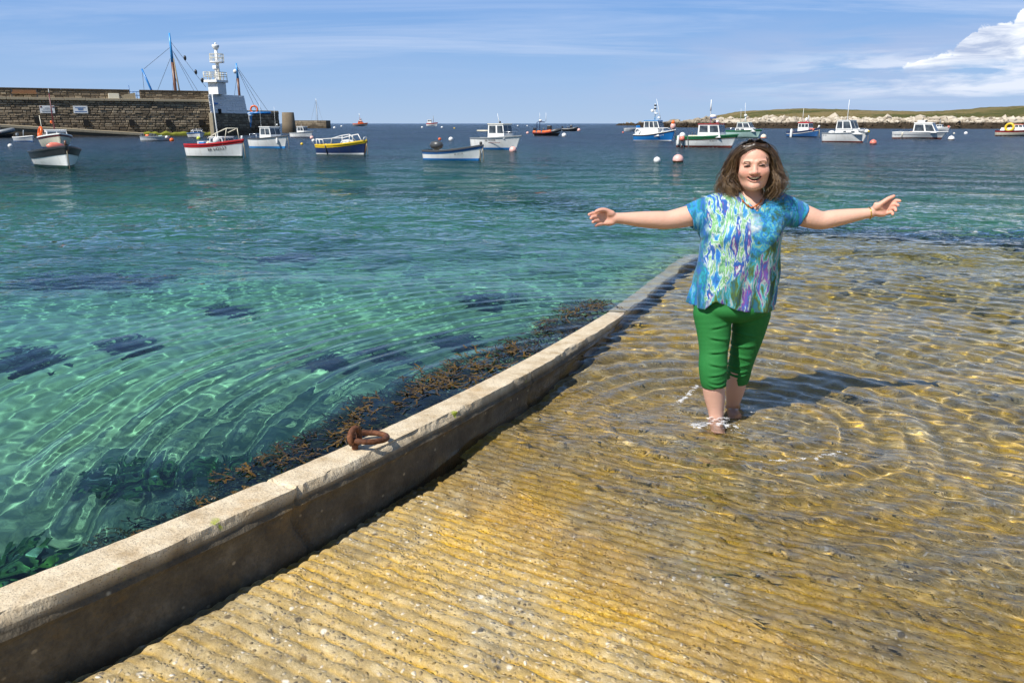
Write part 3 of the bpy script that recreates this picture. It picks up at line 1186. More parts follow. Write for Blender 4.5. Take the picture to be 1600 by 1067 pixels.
def build_boats():
    W = PAL['white']; ST = PAL['steel']
    # 1 -------- white open launch with a black band
    r, L = place_boat('open_boat', 'open white launch with broad black band and orange float in the bow', 40, 143, 263, 80, 0.44)
    h = std_hull(r, L, L * 0.42, L * 0.200, L * 0.142, 'white', 'black', 'bottomgreen', 'black', 'grey', sk=L * 0.068, bt=0.07, well=0.32, tc=0.80, tm=0.42, fine=2.6, rake=0.05, transom=0.7)
    lathe('stem_post', [(0.045, 0), (0.05, L * 0.03), (0.03, L * 0.055)], PAL['brown'], r, (h.pt(1, h.bow).x - 0.06, 0, h.bow), 8)
    box('thwart', (0.22, L * 0.36, 0.04), (-L * 0.1, 0, L * 0.13), PAL['grey'], r)
    f = lathe('float', [(0.03, -0.34), (0.13, -0.2), (0.16, 0), (0.13, 0.2), (0.03, 0.34)], PAL['coral'], r, (L * 0.22, -L * 0.03, h.sheer(0.7) + 0.10), 12, rot=(R(82), 0, R(20)))
    mooring_line(r, h)
    tube('anchor', [(L * 0.43, 0.05, h.bow - 0.02), (L * 0.475, 0.06, h.bow + 0.05), (L * 0.50, 0.04, h.bow - 0.16)], 0.028, PAL['brown'], r, 6)

    # 2 -------- small cabin launch with red mast behind it
    r, L = place_boat('cabin_boat', 'white cabin launch with maroon band, red mast and orange lifebuoy', 58, 121, 233, 84, 0.44)
    h = std_hull(r, L, L * 0.42, L * 0.205, L * 0.15, 'cream', 'maroon', 'midblue', 'white', 'white', sk=L * 0.032, well=0.3, tc=0.5, tm=0.42, fine=2.6, rake=0.07)
    cabin(r, -L * 0.10, L * 0.22, L * 0.27, h.sheer(0.5) - 0.05, L * 0.10, L * 0.03, 0.02, W, W, sidewin=((0.15, 0.45), (0.55, 0.85)), win=(0.35, 0.8), front=2, over=0.04, roof_t=0.04)
    tube('mast', [(L * 0.0, 0, h.sheer(0.5) + 0.2), (-L * 0.02, 0, L * 0.74)], 0.045, PAL['maroon'], r, 8, r1=0.03)
    lathe('masthead', [(0.02, 0), (0.025, 0.16), (0.005, 0.3)], W, r, (-L * 0.02, 0, L * 0.74), 6)
    torus('lifebuoy', 0.29, 0.08, PAL['orange'], r, (-L * 0.12, -L * 0.17, h.sheer(0.4) + 0.30), (R(75), R(25), 0))
    tube('flag_staff', [(-L * 0.3, -L * 0.12, h.stern), (-L * 0.33, -L * 0.13, h.stern + L * 0.30)], 0.02, PAL['cream'], r, 6)
    lathe('marker_light', ball_prof(0.07, 1.4), PAL['orange'], r, (-L * 0.05, -L * 0.02, h.sheer(0.5) + L * 0.20), 8)
    mooring_line(r, h)

    # 3 -------- pale dinghy with tilted outboard
    r, L = place_boat('dinghy', 'small pale grey dinghy with tilted outboard beside the pier foot', 19, 62, 222, 64, 0.42)
    h = std_hull(r, L, L * 0.42, L * 0.19, L * 0.14, 'palegrey', None, 'midblue', 'white', 'grey', sk=0.02, well=0.3, tc=0.85, tm=0.42, fine=2.6, rake=0.07)
    o = outboard(r, -L * 0.5, L * 0.16, PAL['grey'], 0.8)
    box('seat_bench', (0.3, L * 0.34, 0.05), (-L * 0.1, 0, L * 0.12), PAL['grey'], r)
    tube('boat_hook', [(-L * 0.2, 0.1, L * 0.15), (-L * 0.05, 0.0, L * 0.36)], 0.035, PAL['palegrey'], r, 6)

    # 4 -------- inflatable cut by the left edge
    rib('inflatable_boat', 'dark teal inflatable boat with rows of seats moored under the pier', -46, 30, 216, 20, ('grey', 'darkgrey'), seats=4, console=False, arch=False, stripe='palegreen')

    # 5 -------- grey aluminium boat
    r, L = place_boat('open_boat', 'weathered grey open boat loaded with nets in front of the pier', 219, 270, 221, 30, 0.4)
    h = std_hull(r, L, L * 0.4, L * 0.17, L * 0.155, 'palegrey', None, 'grey', 'grey', 'darkgrey', sk=0.02, well=0.3, tc=0.9, tm=0.42, fine=2.8, rake=0.05, transom=0.85)
    net_heap(r, (-L * 0.12, 0, L * 0.14), L * 0.16, 'darkgrey')
    net_heap(r, (L * 0.22, -L * 0.1, L * 0.13), L * 0.09, 'palegreen')
    lathe('fish_tub', [(0.2, 0), (0.26, 0.3), (0.24, 0.3), (0.18, 0.05)], PAL['orange'], r, (-L * 0.28, 0, L * 0.1), 10)
    lathe('fender', ball_prof(0.14), PAL['white'], r, (L * 0.44, -L * 0.08, L * 0.13), 8)
    outboard(r, -L * 0.52, L * 0.13, PAL['darkgrey'], 0.8)

    # 6 -------- white boat with blue edge
    r, L = place_boat('cabin_boat', 'small white boat with blue edge seen bow on by the pier corner', 291, 324, 216.5, 78, 0.42)
    h = std_hull(r, L, L * 0.42, L * 0.165, L * 0.14, 'white', 'midblue', 'navy', 'midblue', 'white', sk=0.09, well=0.25, tc=0.5, tm=0.45, fine=3.0, rake=0.06)
    cabin(r, -L * 0.15, L * 0.18, L * 0.25, h.sheer(0.5), L * 0.07, L * 0.03, 0.02, W, W, win=(0.3, 0.8), front=2, over=0.04, roof_t=0.04)
    pushpit('pulpit', r, [(L * 0.2, -L * 0.13, L * 0.25), (L * 0.42, 0, L * 0.26), (L * 0.2, L * 0.13, L * 0.25)], [((L * 0.2, -L * 0.13, L * 0.25), (L * 0.2, -L * 0.13, L * 0.15)), ((L * 0.2, L * 0.13, L * 0.25), (L * 0.2, L * 0.13, L * 0.15))], 0.02)

    # 7 -------- red and white boat BR 642537
    r, L = place_boat('fishing_boat', 'white fishing boat with red band and black registration number, white mast', 287, 397, 247, 46, 0.40)
    h = std_hull(r, L, L * 0.40, L * 0.245, L * 0.175, 'white', 'red', 'bottomgreen', 'red', 'white', sk=L * 0.042, bt=0.05, well=0.26, tc=0.55, tm=0.40, fine=2.5, rake=0.07, draft=0.32)
    h.lettering('BR 642537', 0.66, h.sheer(0.66) - L * 0.083, L * 0.062, PAL['black'], r)
    cabin(r, -L * 0.04, L * 0.24, L * 0.24, h.sheer(0.5) - 0.03, L * 0.10, L * 0.04, 0.02, PAL['palegrey'], W, win=(0.4, 0.85), front=2, over=0.03, roof_t=0.03)
    lathe('float', ball_prof(0.16), W, r, (L * 0.13, -L * 0.14, h.sheer(0.6) + 0.12), 12)
    tube('mast', [(L * 0.02, 0, h.sheer(0.5)), (-L * 0.015, 0, L * 0.86)], 0.032, W, r, 8, r1=0.02)
    pushpit('handrail', r, [(-L * 0.08, -L * 0.1, L * 0.26), (L * 0.1, -L * 0.12, L * 0.33), (L * 0.30, -L * 0.1, L * 0.40), (L * 0.40, 0, L * 0.40), (L * 0.3, L * 0.1, L * 0.40), (L * 0.1, L * 0.12, L * 0.34)],
            [((L * 0.1, -L * 0.12, L * 0.33), (L * 0.12, -L * 0.13, L * 0.19)), ((L * 0.30, -L * 0.1, L * 0.40), (L * 0.26, -L * 0.12, L * 0.21)), ((L * 0.40, 0, L * 0.40), (L * 0.42, 0, L * 0.25))], 0.02, PAL['cream'])
    box('fish_box', (L * 0.13, L * 0.18, 0.18), (-L * 0.22, -L * 0.02, h.sheer(0.25) + 0.06), PAL['palegrey'], r, bevel=0.02)
    box('fish_box', (L * 0.10, L * 0.08, 0.12), (-L * 0.17, -L * 0.10, h.sheer(0.25) + 0.05), PAL['blue'], r, bevel=0.02)
    net_heap(r, (-L * 0.06, -L * 0.08, h.sheer(0.45)), L * 0.06, 'cream')
    lathe('stem_post', [(0.05, 0), (0.06, 0.1), (0.04, 0.2)], PAL['palegrey'], r, (h.pt(1, h.bow).x - 0.08, 0, h.bow - 0.02), 8)
    outboard(r, -L * 0.10, h.sheer(0.4), PAL['palegrey'], 0.6, y=L * 0.05)
    mooring_line(r, h, r=0.022)

    # 8 -------- white motor boat with blue waterline
    r, L = place_boat('motor_boat', 'white motor boat with blue waterline and tall antennas beside the red banded boat', 386, 462, 232.5, 50, 0.40)
    h = std_hull(r, L, L * 0.40, L * 0.24, L * 0.18, 'white', None, 'skyblue', 'darkgrey', 'white', sk=0.03, bt=0.10, well=0.3, tc=0.42, tm=0.4, fine=2.4, rake=0.14)
    cabin(r, -L * 0.16, L * 0.18, L * 0.27, h.sheer(0.45) - 0.02, L * 0.215, L * 0.05, 0.03, W, W, win=(0.38, 0.9), front=2, over=0.06)
    antenna(r, -L * 0.13, -L * 0.1, h.sheer(0.45) + L * 0.22, L * 0.48)
    antenna(r, L * 0.05, L * 0.1, h.sheer(0.45) + L * 0.22, L * 0.38)
    lathe('navigation_light', ball_prof(0.05), W, r, (L * 0.10, L * 0.10, h.sheer(0.45) + L * 0.26), 8)
    pushpit('stern_rail', r, [(-L * 0.22, -L * 0.16, L * 0.27), (-L * 0.42, -L * 0.16, L * 0.27), (-L * 0.45, L * 0.14, L * 0.27)], [((-L * 0.22, -L * 0.16, L * 0.27), (-L * 0.22, -L * 0.17, L * 0.17)), ((-L * 0.42, -L * 0.16, L * 0.27), (-L * 0.42, -L * 0.15, L * 0.17))], 0.018)
    fender(r, h, 0.86, -1)
    mooring_line(r, h)

    # 9 -------- cabin boat behind
    r, L = place_boat('motor_boat', 'white motor boat with small wheelhouse lying off the pier end', 452, 495, 215.5, 40, 0.40)
    h = std_hull(r, L, L * 0.40, L * 0.235, L * 0.17, 'white', None, 'navy', 'grey', 'white', sk=0.03, well=0.3, tc=0.42, tm=0.4, fine=2.4, rake=0.16)
    cabin(r, -L * 0.17, L * 0.17, L * 0.26, h.sheer(0.45) - 0.02, L * 0.22, L * 0.05, 0.03, W, W, win=(0.38, 0.9), front=2, over=0.06)
    antenna(r, -L * 0.05, 0, h.sheer(0.45) + L * 0.22, L * 0.1)

    # 10 -------- sailing boat
    r, L = place_boat('sailing_boat', 'dark hulled sailing boat with bare white mast beyond the pier end', 482, 509, 200, 35, 0.3)
    h = std_hull(r, L, L * 0.30, L * 0.14, L * 0.11, 'navy', None, 'black', 'white', 'white', sk=0.03, well=0.15, tc=0.4, tm=0.42, fine=2.2, rake=0.12)
    cabin(r, -L * 0.12, L * 0.2, L * 0.18, h.sheer(0.5), L * 0.05, L * 0.06, 0.04, W, W, win=(0.3, 0.7), front=1, over=0.02, roof_t=0.04)
    mh = L * 1.62
    tube('mast', [(L * 0.05, 0, h.sheer(0.5)), (L * 0.04, 0, mh)], 0.10, W, r, 8, r1=0.06)
    tube('boom', [(L * 0.03, 0, L * 0.24), (-L * 0.36, 0, L * 0.25)], 0.10, PAL['navy'], r, 8)
    for q in ((-L * 0.48, 0, L * 0.12), (L * 0.48, 0, L * 0.15), (L * 0.03, -L * 0.14, L * 0.12), (L * 0.03, L * 0.14, L * 0.12)):
        tube('stay', [(L * 0.04, 0, mh * 0.97), q], 0.03, PAL['grey'], r, 5)
    lathe('fender', ball_prof(0.45, 0.8), PAL['yellow'], r, (-L * 0.42, -L * 0.10, L * 0.09), 8)

    # 11 -------- navy hull with yellow band
    r, L = place_boat('fishing_boat', 'open navy fishing boat with yellow band and white tube rails', 492, 582, 242, 35, 0.38)
    h = std_hull(r, L, L * 0.40, L * 0.245, L * 0.16, 'navy', 'yellow', 'white', 'yellow', 'grey', sk=L * 0.046, bt=0.045, well=0.26, tc=0.6, tm=0.4, fine=2.5, rake=0.09)
    lathe('engine_cover', [(L * 0.14, 0), (L * 0.135, L * 0.05), (L * 0.10, L * 0.085), (0.02, L * 0.095)], W, r, (L * 0.10, 0, h.sheer(0.6) - 0.06), 14, squash=(1, 0.75))
    z = h.sheer(0.55)
    pushpit('bow_rail', r, [(-L * 0.14, -L * 0.17, z), (-L * 0.12, -L * 0.16, z + L * 0.10), (L * 0.10, -L * 0.16, z + L * 0.15), (L * 0.24, -L * 0.13, z + L * 0.17), (L * 0.33, -L * 0.09, z + L * 0.06)],
            [((L * 0.10, -L * 0.16, z + L * 0.15), (L * 0.10, -L * 0.17, z)), ((L * 0.24, -L * 0.13, z + L * 0.17), (L * 0.22, -L * 0.14, z + 0.02))], 0.024, W)
    pushpit('bow_rail', r, [(-L * 0.14, L * 0.17, z), (-L * 0.12, L * 0.16, z + L * 0.10), (L * 0.10, L * 0.16, z + L * 0.15), (L * 0.24, L * 0.13, z + L * 0.17), (L * 0.33, L * 0.09, z + L * 0.06)],
            [((L * 0.10, L * 0.16, z + L * 0.15), (L * 0.10, L * 0.17, z))], 0.024, W)
    zs = h.stern
    pushpit('stern_rail', r, [(-L * 0.30, -L * 0.17, zs), (-L * 0.31, -L * 0.17, zs + L * 0.09), (-L * 0.47, -L * 0.15, zs + L * 0.10), (-L * 0.47, L * 0.15, zs + L * 0.10), (-L * 0.12, L * 0.17, zs + L * 0.12)],
            [((-L * 0.40, -L * 0.16, zs + L * 0.095), (-L * 0.38, -L * 0.16, zs)), ((-L * 0.47, -L * 0.15, zs + L * 0.10), (-L * 0.46, -L * 0.15, zs))], 0.024, W)
    pushpit('pulpit', r, [(L * 0.46, -0.12, h.bow), (L * 0.48, -0.12, h.bow + L * 0.05), (L * 0.485, 0.12, h.bow + L * 0.05), (L * 0.46, 0.12, h.bow)], [], 0.022, W)
    tube('cleat_rope', [h.pt(0.28, h.sheer(0.28), 0.03) * 1.0, h.pt(0.28, 0.3, 0.03), h.pt(0.30, -0.1, 0.05)], 0.03, PAL['darkgrey'], r, 6).scale = (1, -1, 1)
    tube('stem_guard', [h.pt(1.0, h.bow, 0.02), h.pt(1.0, h.bow * 0.5, 0.02), h.pt(1.0, -0.1, 0.02)], 0.035, PAL['wood'], r, 6)
    mooring_line(r, h)

    # 14 -------- blue and white open boat with outboard
    r, L = place_boat('open_boat', 'open white boat with blue band and dark covered outboard motor', 658, 764, 251.5, 33, 0.40)
    h = std_hull(r, L, L * 0.40, L * 0.225, L * 0.135, 'white', 'midblue', 'blue', 'darkgrey', 'cream', sk=L * 0.045, bt=0.06, well=0.24, tc=0.84, tm=0.42, fine=2.4, rake=0.10)
    o = lathe('outboard_motor', [(0.06, -0.3), (0.10, 0), (0.21, 0.05), (0.26, 0.18), (0.21, 0.30), (0.02, 0.36)], PAL['darkgrey'], r, (-L * 0.33, -0.02, L * 0.155), 12, squash=(1.25, 0.9))
    box('seat_bench', (0.26, L * 0.34, 0.05), (-L * 0.15, 0, L * 0.125), PAL['wood'], r)
    box('seat_bench', (0.22, L * 0.32, 0.05), (L * 0.08, 0, L * 0.14), PAL['cream'], r)
    net_heap(r, (-L * 0.02, 0.0, L * 0.12), L * 0.06, 'brown')
    lathe('stem_post', [(0.04, 0), (0.06, 0.06), (0.05, 0.14)], PAL['rubber'], r, (h.pt(1, h.bow).x - 0.1, 0, h.bow), 8)
    tube('stem_guard', [h.pt(1.0, h.bow, 0.012), h.pt(1.0, h.bow * 0.5, 0.012), h.pt(1.0, -0.1, 0.012)], 0.03, PAL['palegrey'], r, 6)
    h.lettering('BR 660178', 0.70, h.sheer(0.70) - L * 0.075, L * 0.026, PAL['darkgrey'], r)
    mooring_line(r, h)
    mooring_line(r, h).location = (-0.12, -0.06, 0)

    # 15 -------- white cabin boat
    r, L = place_boat('motor_boat', 'white wheelhouse boat with pink buoy at its bow', 733, 823, 234.5, 36, 0.38)
    h = std_hull(r, L, L * 0.39, L * 0.235, L * 0.19, 'white', None, 'blue', 'grey', 'cream', sk=0.03, bt=0.09, well=0.3, tc=0.42, tm=0.4, fine=2.4, rake=0.15)
    cabin(r, -L * 0.12, L * 0.24, L * 0.28, h.sheer(0.45) - 0.03, L * 0.235, L * 0.04, 0.02, W, PAL['cream'], win=(0.40, 0.92), front=2, over=0.05, sidewin=((0.08, 0.50), (0.60, 0.95)))
    antenna(r, L * 0.03, 0, h.sheer(0.45) + L * 0.25, L * 0.16, (-0.12, 0), 0.02)
    lathe('navigation_light', ball_prof(0.06), PAL['black'], r, (L * 0.05, 0, h.sheer(0.45) + L * 0.265), 8)
    tube('boat_hook', [(-L * 0.36, -L * 0.12, L * 0.315), (-L * 0.12, -L * 0.12, L * 0.315)], 0.045, PAL['cream'], r, 8)
    pushpit('pulpit', r, [(L * 0.2, -L * 0.15, L * 0.30), (L * 0.42, -0.05, L * 0.30), (L * 0.42, 0.05, L * 0.30), (L * 0.2, L * 0.15, L * 0.30)], [((L * 0.3, -L * 0.1, L * 0.30), (L * 0.3, -L * 0.11, L * 0.21))], 0.014)
    h.lettering('BR 753318', 0.52, h.sheer(0.52) - L * 0.045, L * 0.040, PAL['darkgrey'], r)
    box('waterline_trim', (L * 0.34, 0.012, 0.022), (0.0, -h.pt(0.53, h.sheer(0.53) - L * 0.08, 0.01).y, h.sheer(0.53) - L * 0.08), PAL['maroon'], r)

    # 12/13 -------- far vessels
    r, L = place_boat('lifeboat', 'orange and grey lifeboat with white superstructure far out at sea', 551, 576, 197.6, 12, 0.32, group='vessels out at sea')
    h = std_hull(r, L, L * 0.30, L * 0.22, L * 0.17, 'grey', 'orange', None, 'orange', 'orange', sk=L * 0.05, well=0.3, tc=0.3, rake=0.12)
    cabin(r, -L * 0.16, L * 0.22, L * 0.2, h.sheer(0.5), L * 0.16, L * 0.12, L * 0.04, PAL['orange'], PAL['orange'], win=(0.35, 0.8), front=2)
    cabin(r, -L * 0.08, L * 0.10, L * 0.14, h.sheer(0.5) + L * 0.17, L * 0.12, L * 0.03, L * 0.02, W, PAL['orange'], win=(0.3, 0.8), front=2, name='bridge')
    tube('mast', [(-L * 0.02, 0, L * 0.45), (-L * 0.06, 0, L * 0.82)], 0.12, W, r, 6)
    tube('crosstree', [(-L * 0.05, -L * 0.09, L * 0.68), (-L * 0.05, L * 0.09, L * 0.68)], 0.08, W, r, 6)
    r, L = place_boat('fishing_vessel', 'small red and white fishing vessel on the far horizon', 666, 685, 197.3, 15, 0.34, group='vessels out at sea')
    h = std_hull(r, L, L * 0.34, L * 0.30, L * 0.24, 'white', 'red', None, 'red', 'white', sk=L * 0.08, well=0.3, tc=0.3, rake=0.12)
    cabin(r, -L * 0.40, -L * 0.05, L * 0.24, h.sheer(0.3), L * 0.28, L * 0.02, 0.02, W, W, win=(0.5, 0.85), front=2)
    tube('mast', [(L * 0.1, 0, L * 0.1), (L * 0.1, 0, L * 0.85)], 0.16, PAL['grey'], r, 6)
    tube('derrick', [(L * 0.1, 0, L * 0.2), (L * 0.35, 0, L * 0.42)], 0.09, PAL['grey'], r, 6)

    # 16/17 -------- inflatables
    rib('inflatable_boat', 'black and orange rigid inflatable with rail arch and covered console', 832, 880, 212.6, 22, ('darkgrey', 'orange'), seats=1, console=True, arch=True)
    rib('inflatable_boat', 'plain dark inflatable boat with upright black console farther out', 877, 905, 205.3, 18, ('darkgrey', 'darkgrey'), seats=1, console=True, arch=False)
    # 18
    r, L = place_boat('dinghy', 'pale dinghy with blue covered outboard behind the blue fishing boat', 974, 1004, 205.6, -12, 0.38)
    h = std_hull(r, L, L * 0.38, L * 0.17, L * 0.16, 'palegrey', 'white', None, 'white', 'white', sk=0.12, well=0.2, tc=0.5, tm=0.42, rake=0.12)
    box('outboard_cover', (L * 0.22, L * 0.16, L * 0.13), (L * 0.28, 0, L * 0.25), PAL['blue'], r, bevel=0.05, taper=0.85)

    # 19 -------- blue fishing boat
    r, L = place_boat('fishing_boat', 'bright blue fishing boat with white wheelhouse, radar and aerials', 988, 1059, 220.5, 26, 0.36)
    h = std_hull(r, L, L * 0.37, L * 0.25, L * 0.135, 'blue', None, 'white', 'white', 'white', sk=0.05, bt=0.05, well=0.2, tc=0.5, tm=0.4, fine=2.4, rake=0.11)
    h.band('rubbing_strake', lambda t: h.sheer(t) - 0.12, lambda t: h.sheer(t) - 0.05, 1, 0.02, PAL['black'], r)
    cabin(r, -L * 0.46, L * 0.16, L * 0.30, h.sheer(0.2) - 0.1, L * 0.17, L * 0.04, 0.10, W, W, win=(0.98, 0.99), sidewin=(), front=0, over=0.0, roof_t=0.03, name='deckhouse')
    zb = h.sheer(0.2) - 0.1 + L * 0.17
    cabin(r, -L * 0.24, L * 0.16, L * 0.28, zb + 0.03, L * 0.155, L * 0.06, 0.02, W, PAL['skyblue'], win=(0.12, 0.92), sidewin=((0.06, 0.34), (0.40, 0.64), (0.70, 0.95)), front=3, over=0.05, roof_t=0.07)
    zt = zb + L * 0.165 + 0.1
    tube('radar_mast', [(-L * 0.03, 0, zt), (-L * 0.04, 0, zt + L * 0.36)], 0.06, W, r, 6, r1=0.03)
    lathe('radar', [(0.05, 0), (L * 0.048, 0.05), (L * 0.05, L * 0.022), (L * 0.03, L * 0.035)], W, r, (L * 0.0, 0, zt + L * 0.12), 14)
    lathe('dish', [(0.02, 0), (L * 0.035, 0.06), (L * 0.038, 0.09)], W, r, (-L * 0.09, -0.1, zt + L * 0.19), 10, rot=(R(60), 0, R(30)))
    for k, zz in enumerate((0.25, 0.32)):
        box('masthead_lamp', (0.22, 0.1, 0.14), (-L * 0.03, 0, zt + L * zz), PAL['black'], r, bevel=0.02)
    antenna(r, L * 0.12, 0, zt, L * 0.46, (-L * 0.13, 0), 0.03)
    lathe('searchlight', ball_prof(0.13), W, r, (L * 0.07, 0, zt + 0.15), 10)
    zf = h.sheer(0.75)
    pushpit('bow_rail', r, [(L * 0.16, -L * 0.16, zf), (L * 0.17, -L * 0.15, zf + L * 0.09), (L * 0.34, -L * 0.10, zf + L * 0.10), (L * 0.42, -L * 0.06, h.bow)], [((L * 0.25, -L * 0.13, zf + L * 0.09), (L * 0.25, -L * 0.14, zf))], 0.028, W)
    box('hatch', (L * 0.12, L * 0.14, L * 0.05), (L * 0.24, 0, h.sheer(0.8)), W, r, bevel=0.03)
    lathe('bow_float', ball_prof(0.24, 1.3), PAL['pink'], r, (L * 0.44, -0.05, h.bow + 0.30), 10)
    lathe('bow_float', ball_prof(0.16, 1.2), PAL['orange'], r, (L * 0.445, -0.10, h.bow + 0.60), 10)
    h.lettering('BR 36174', 0.70, h.sheer(0.70) - L * 0.068, L * 0.05, W, r)
    torus('lifebuoy', 0.22, 0.05, W, r, (-L * 0.38, -L * 0.16, zb - L * 0.07), (R(90), 0, 0))
    mooring_line(r, h, PAL['darkgrey'], 0.03)

    # 20 -------- green and white wheelhouse boat
    r, L = place_boat('fishing_boat', 'white fishing boat with green band, red roof edge and mast radar', 1054, 1157, 231, 22, 0.36)
    h = std_hull(r, L, L * 0.37, L * 0.205, L * 0.165, 'white', 'green', 'bottomred', 'green', 'cream', sk=L * 0.045, bt=0.10, well=0.3, tc=0.42, tm=0.4, fine=2.4, rake=0.13)
    h.band('rubbing_strake', lambda t: h.sheer(t) - L * 0.052, lambda t: h.sheer(t) - L * 0.043, 1, 0.018, PAL['maroon'], r)
    cabin(r, -L * 0.13, L * 0.26, L * 0.28, h.sheer(0.45) - 0.05, L * 0.20, L * 0.05, 0.02, W, PAL['red'], win=(0.42, 0.93), front=2, over=0.05, roof_t=0.05, sidewin=((0.07, 0.46), (0.56, 0.95)))
    zt = h.sheer(0.45) + L * 0.205
    tube('mast', [(L * 0.02, 0, zt), (L * 0.015, 0, zt + L * 0.34)], 0.035, PAL['palegrey'], r, 6, r1=0.03)
    rd = lathe('radar', [(0.05, 0), (L * 0.05, 0.03), (L * 0.052, 0.12), (L * 0.045, 0.2), (0.05, 0.22)], W, r, (L * 0.065, 0, zt + L * 0.085), 14)
    lathe('radar_foot', [(L * 0.048, 0), (L * 0.05, 0.05)], PAL['blue'], rd, (L * 0.065, 0, zt + L * 0.077), 14)
    tube('radar_bracket', [(L * 0.02, 0, zt), (L * 0.05, 0, zt + L * 0.08)], 0.03, PAL['palegrey'], r, 6)
    antenna(r, L * 0.015, 0, zt + L * 0.2, L * 0.17, r=0.05)
    lathe('searchlight', ball_prof(0.10), W, r, (L * 0.14, 0, zt + 0.12), 10)
    lathe('horn', ball_prof(0.10), PAL['darkgrey'], r, (L * 0.10, 0, zt + 0.12), 10)
    fender(r, h, 0.06, -1, 0.09, 0.6).rotation_euler = (0, 0, 0)
    lathe('float', ball_prof(0.2), W, r, (-L * 0.38, -L * 0.16, h.stern + 0.08), 10)
    lathe('float', ball_prof(0.18), PAL['coral'], r, (-L * 0.37, -L * 0.19, h.stern - 0.12), 10)
    box('hauler', (L * 0.16, L * 0.1, 0.16), (-L * 0.24, -0.1, h.sheer(0.3) + 0.02), PAL['cream'], r, bevel=0.03)
    for k in range(4):
        tube('rod_holder', [(-L * 0.34 + k * L * 0.055, L * 0.14, h.stern), (-L * 0.34 + k * L * 0.055, L * 0.14, h.stern + L * 0.075)], 0.02, PAL['darkgrey'], r, 6)
    for t in (0.10, 0.16, 0.26):
        p = h.pt(t, 0.3, 0.02)
        tube('hanging_rope', [(p.x, -h.pt(t, h.sheer(t), 0.03).y, h.sheer(t)), (p.x, -p.y, 0.3), (p.x, -h.pt(t, -0.05, 0.03).y, -0.05)], 0.03, PAL['grey'], r, 5)
    h.lettering('BR 840127', 0.70, h.sheer(0.70) - L * 0.075, L * 0.022, PAL['darkgrey'], r)

    # 21 -------- pale boat with green gunwale
    r, L = place_boat('motor_boat', 'pale green tinted motor boat with dark windows and radar dome', 1131, 1194, 215.5, 26, 0.38)
    h = std_hull(r, L, L * 0.38, L * 0.205, L * 0.18, 'palegreen', 'green', 'bottomgreen', 'green', 'white', sk=0.14, bt=0.05, well=0.2, tc=0.35, tm=0.4, fine=2.4, rake=0.14)
    cabin(r, -L * 0.22, L * 0.36, L * 0.25, h.sheer(0.5) - 0.1, L * 0.085, L * 0.10, 0.02, W, W, win=(0.45, 0.85), front=2, over=0.0, roof_t=0.04, sidewin=((0.05, 0.25), (0.30, 0.50)), name='coachroof')
    cabin(r, -L * 0.18, L * 0.22, L * 0.24, h.sheer(0.5) - 0.05 + L * 0.085, L * 0.13, L * 0.08, 0.02, W, PAL['palegreen'], win=(0.1, 0.9), front=2, over=0.03, roof_t=0.05, sidewin=((0.05, 0.45), (0.52, 0.93)))
    zt = h.sheer(0.5) + L * 0.24
    tube('radar_mast', [(-L * 0.0, 0, zt), (0, 0, zt + L * 0.12)], 0.05, W, r, 6)
    lathe('radar_dome', ball_prof(L * 0.042, 0.85), W, r, (0, 0, zt + L * 0.15), 12)
    antenna(r, -L * 0.02, 0.1, zt + 0.1, L * 0.45, (-0.1, 0), 0.03)
    antenna(r, -L * 0.12, -0.1, zt, L * 0.33, (-0.05, 0), 0.02)
    pushpit('stern_rail', r, [(-L * 0.22, -L * 0.15, L * 0.25), (-L * 0.46, -L * 0.15, L * 0.25), (-L * 0.47, L * 0.14, L * 0.25)], [((-L * 0.34, -L * 0.15, L * 0.25), (-L * 0.34, -L * 0.15, L * 0.17))], 0.03)

    # 22 -------- navy boat with red roof
    r, L = place_boat('fishing_boat', 'navy blue fishing boat with bright red wheelhouse roof', 1227, 1284, 214.8, 30, 0.38)
    h = std_hull(r, L, L * 0.38, L * 0.26, L * 0.155, 'midblue', 'navy', 'black', 'navy', 'cream', sk=L * 0.05, bt=0.06, well=0.25, tc=0.5, tm=0.4, fine=2.5, rake=0.10)
    h.band('rubbing_strake', lambda t: h.sheer(t) - L * 0.062, lambda t: h.sheer(t) - L * 0.045, 1, 0.02, W, r)
    cabin(r, -L * 0.14, L * 0.22, L * 0.27, h.sheer(0.4), L * 0.24, L * 0.03, 0.0, W, PAL['red'], win=(0.55, 0.92), front=3, over=0.06, roof_t=0.13, sidewin=((0.06, 0.28), (0.34, 0.62), (0.68, 0.95)))
    zt = h.sheer(0.4) + L * 0.26
    antenna(r, -L * 0.08, 0, zt, L * 0.42, r=0.03)
    lathe('searchlight', ball_prof(0.16, 1.6), W, r, (L * 0.04, 0, zt + 0.3), 8)
    tube('masthead_pole', [(L * 0.12, 0, zt), (L * 0.10, 0, zt + 0.8)], 0.05, PAL['palegrey'], r, 6)
    fender(r, h, 0.22, -1, 0.14, 1.0)
    net_heap(r, (-L * 0.36, 0, h.stern - 0.1), L * 0.07, 'brown')
    tube('bow_roller', [(L * 0.44, 0, h.bow), (L * 0.48, 0, h.bow + L * 0.08)], 0.10, W, r, 6)
    box('hauler', (0.5, 0.4, 0.25), (L * 0.30, -0.2, h.sheer(0.85)), PAL['coral'], r, bevel=0.05)
    mooring_line(r, h, r=0.03)

    # 23 -------- white cabin cruiser
    r, L = place_boat('motor_boat', 'white cabin cruiser with big wheelhouse windows between the headland and the red buoy', 1281, 1362, 223, 33, 0.38)
    h = std_hull(r, L, L * 0.38, L * 0.215, L * 0.185, 'white', None, 'bottomred', 'grey', 'white', sk=0.03, bt=0.08, well=0.15, tc=0.3, tm=0.4, fine=2.5, rake=0.15)
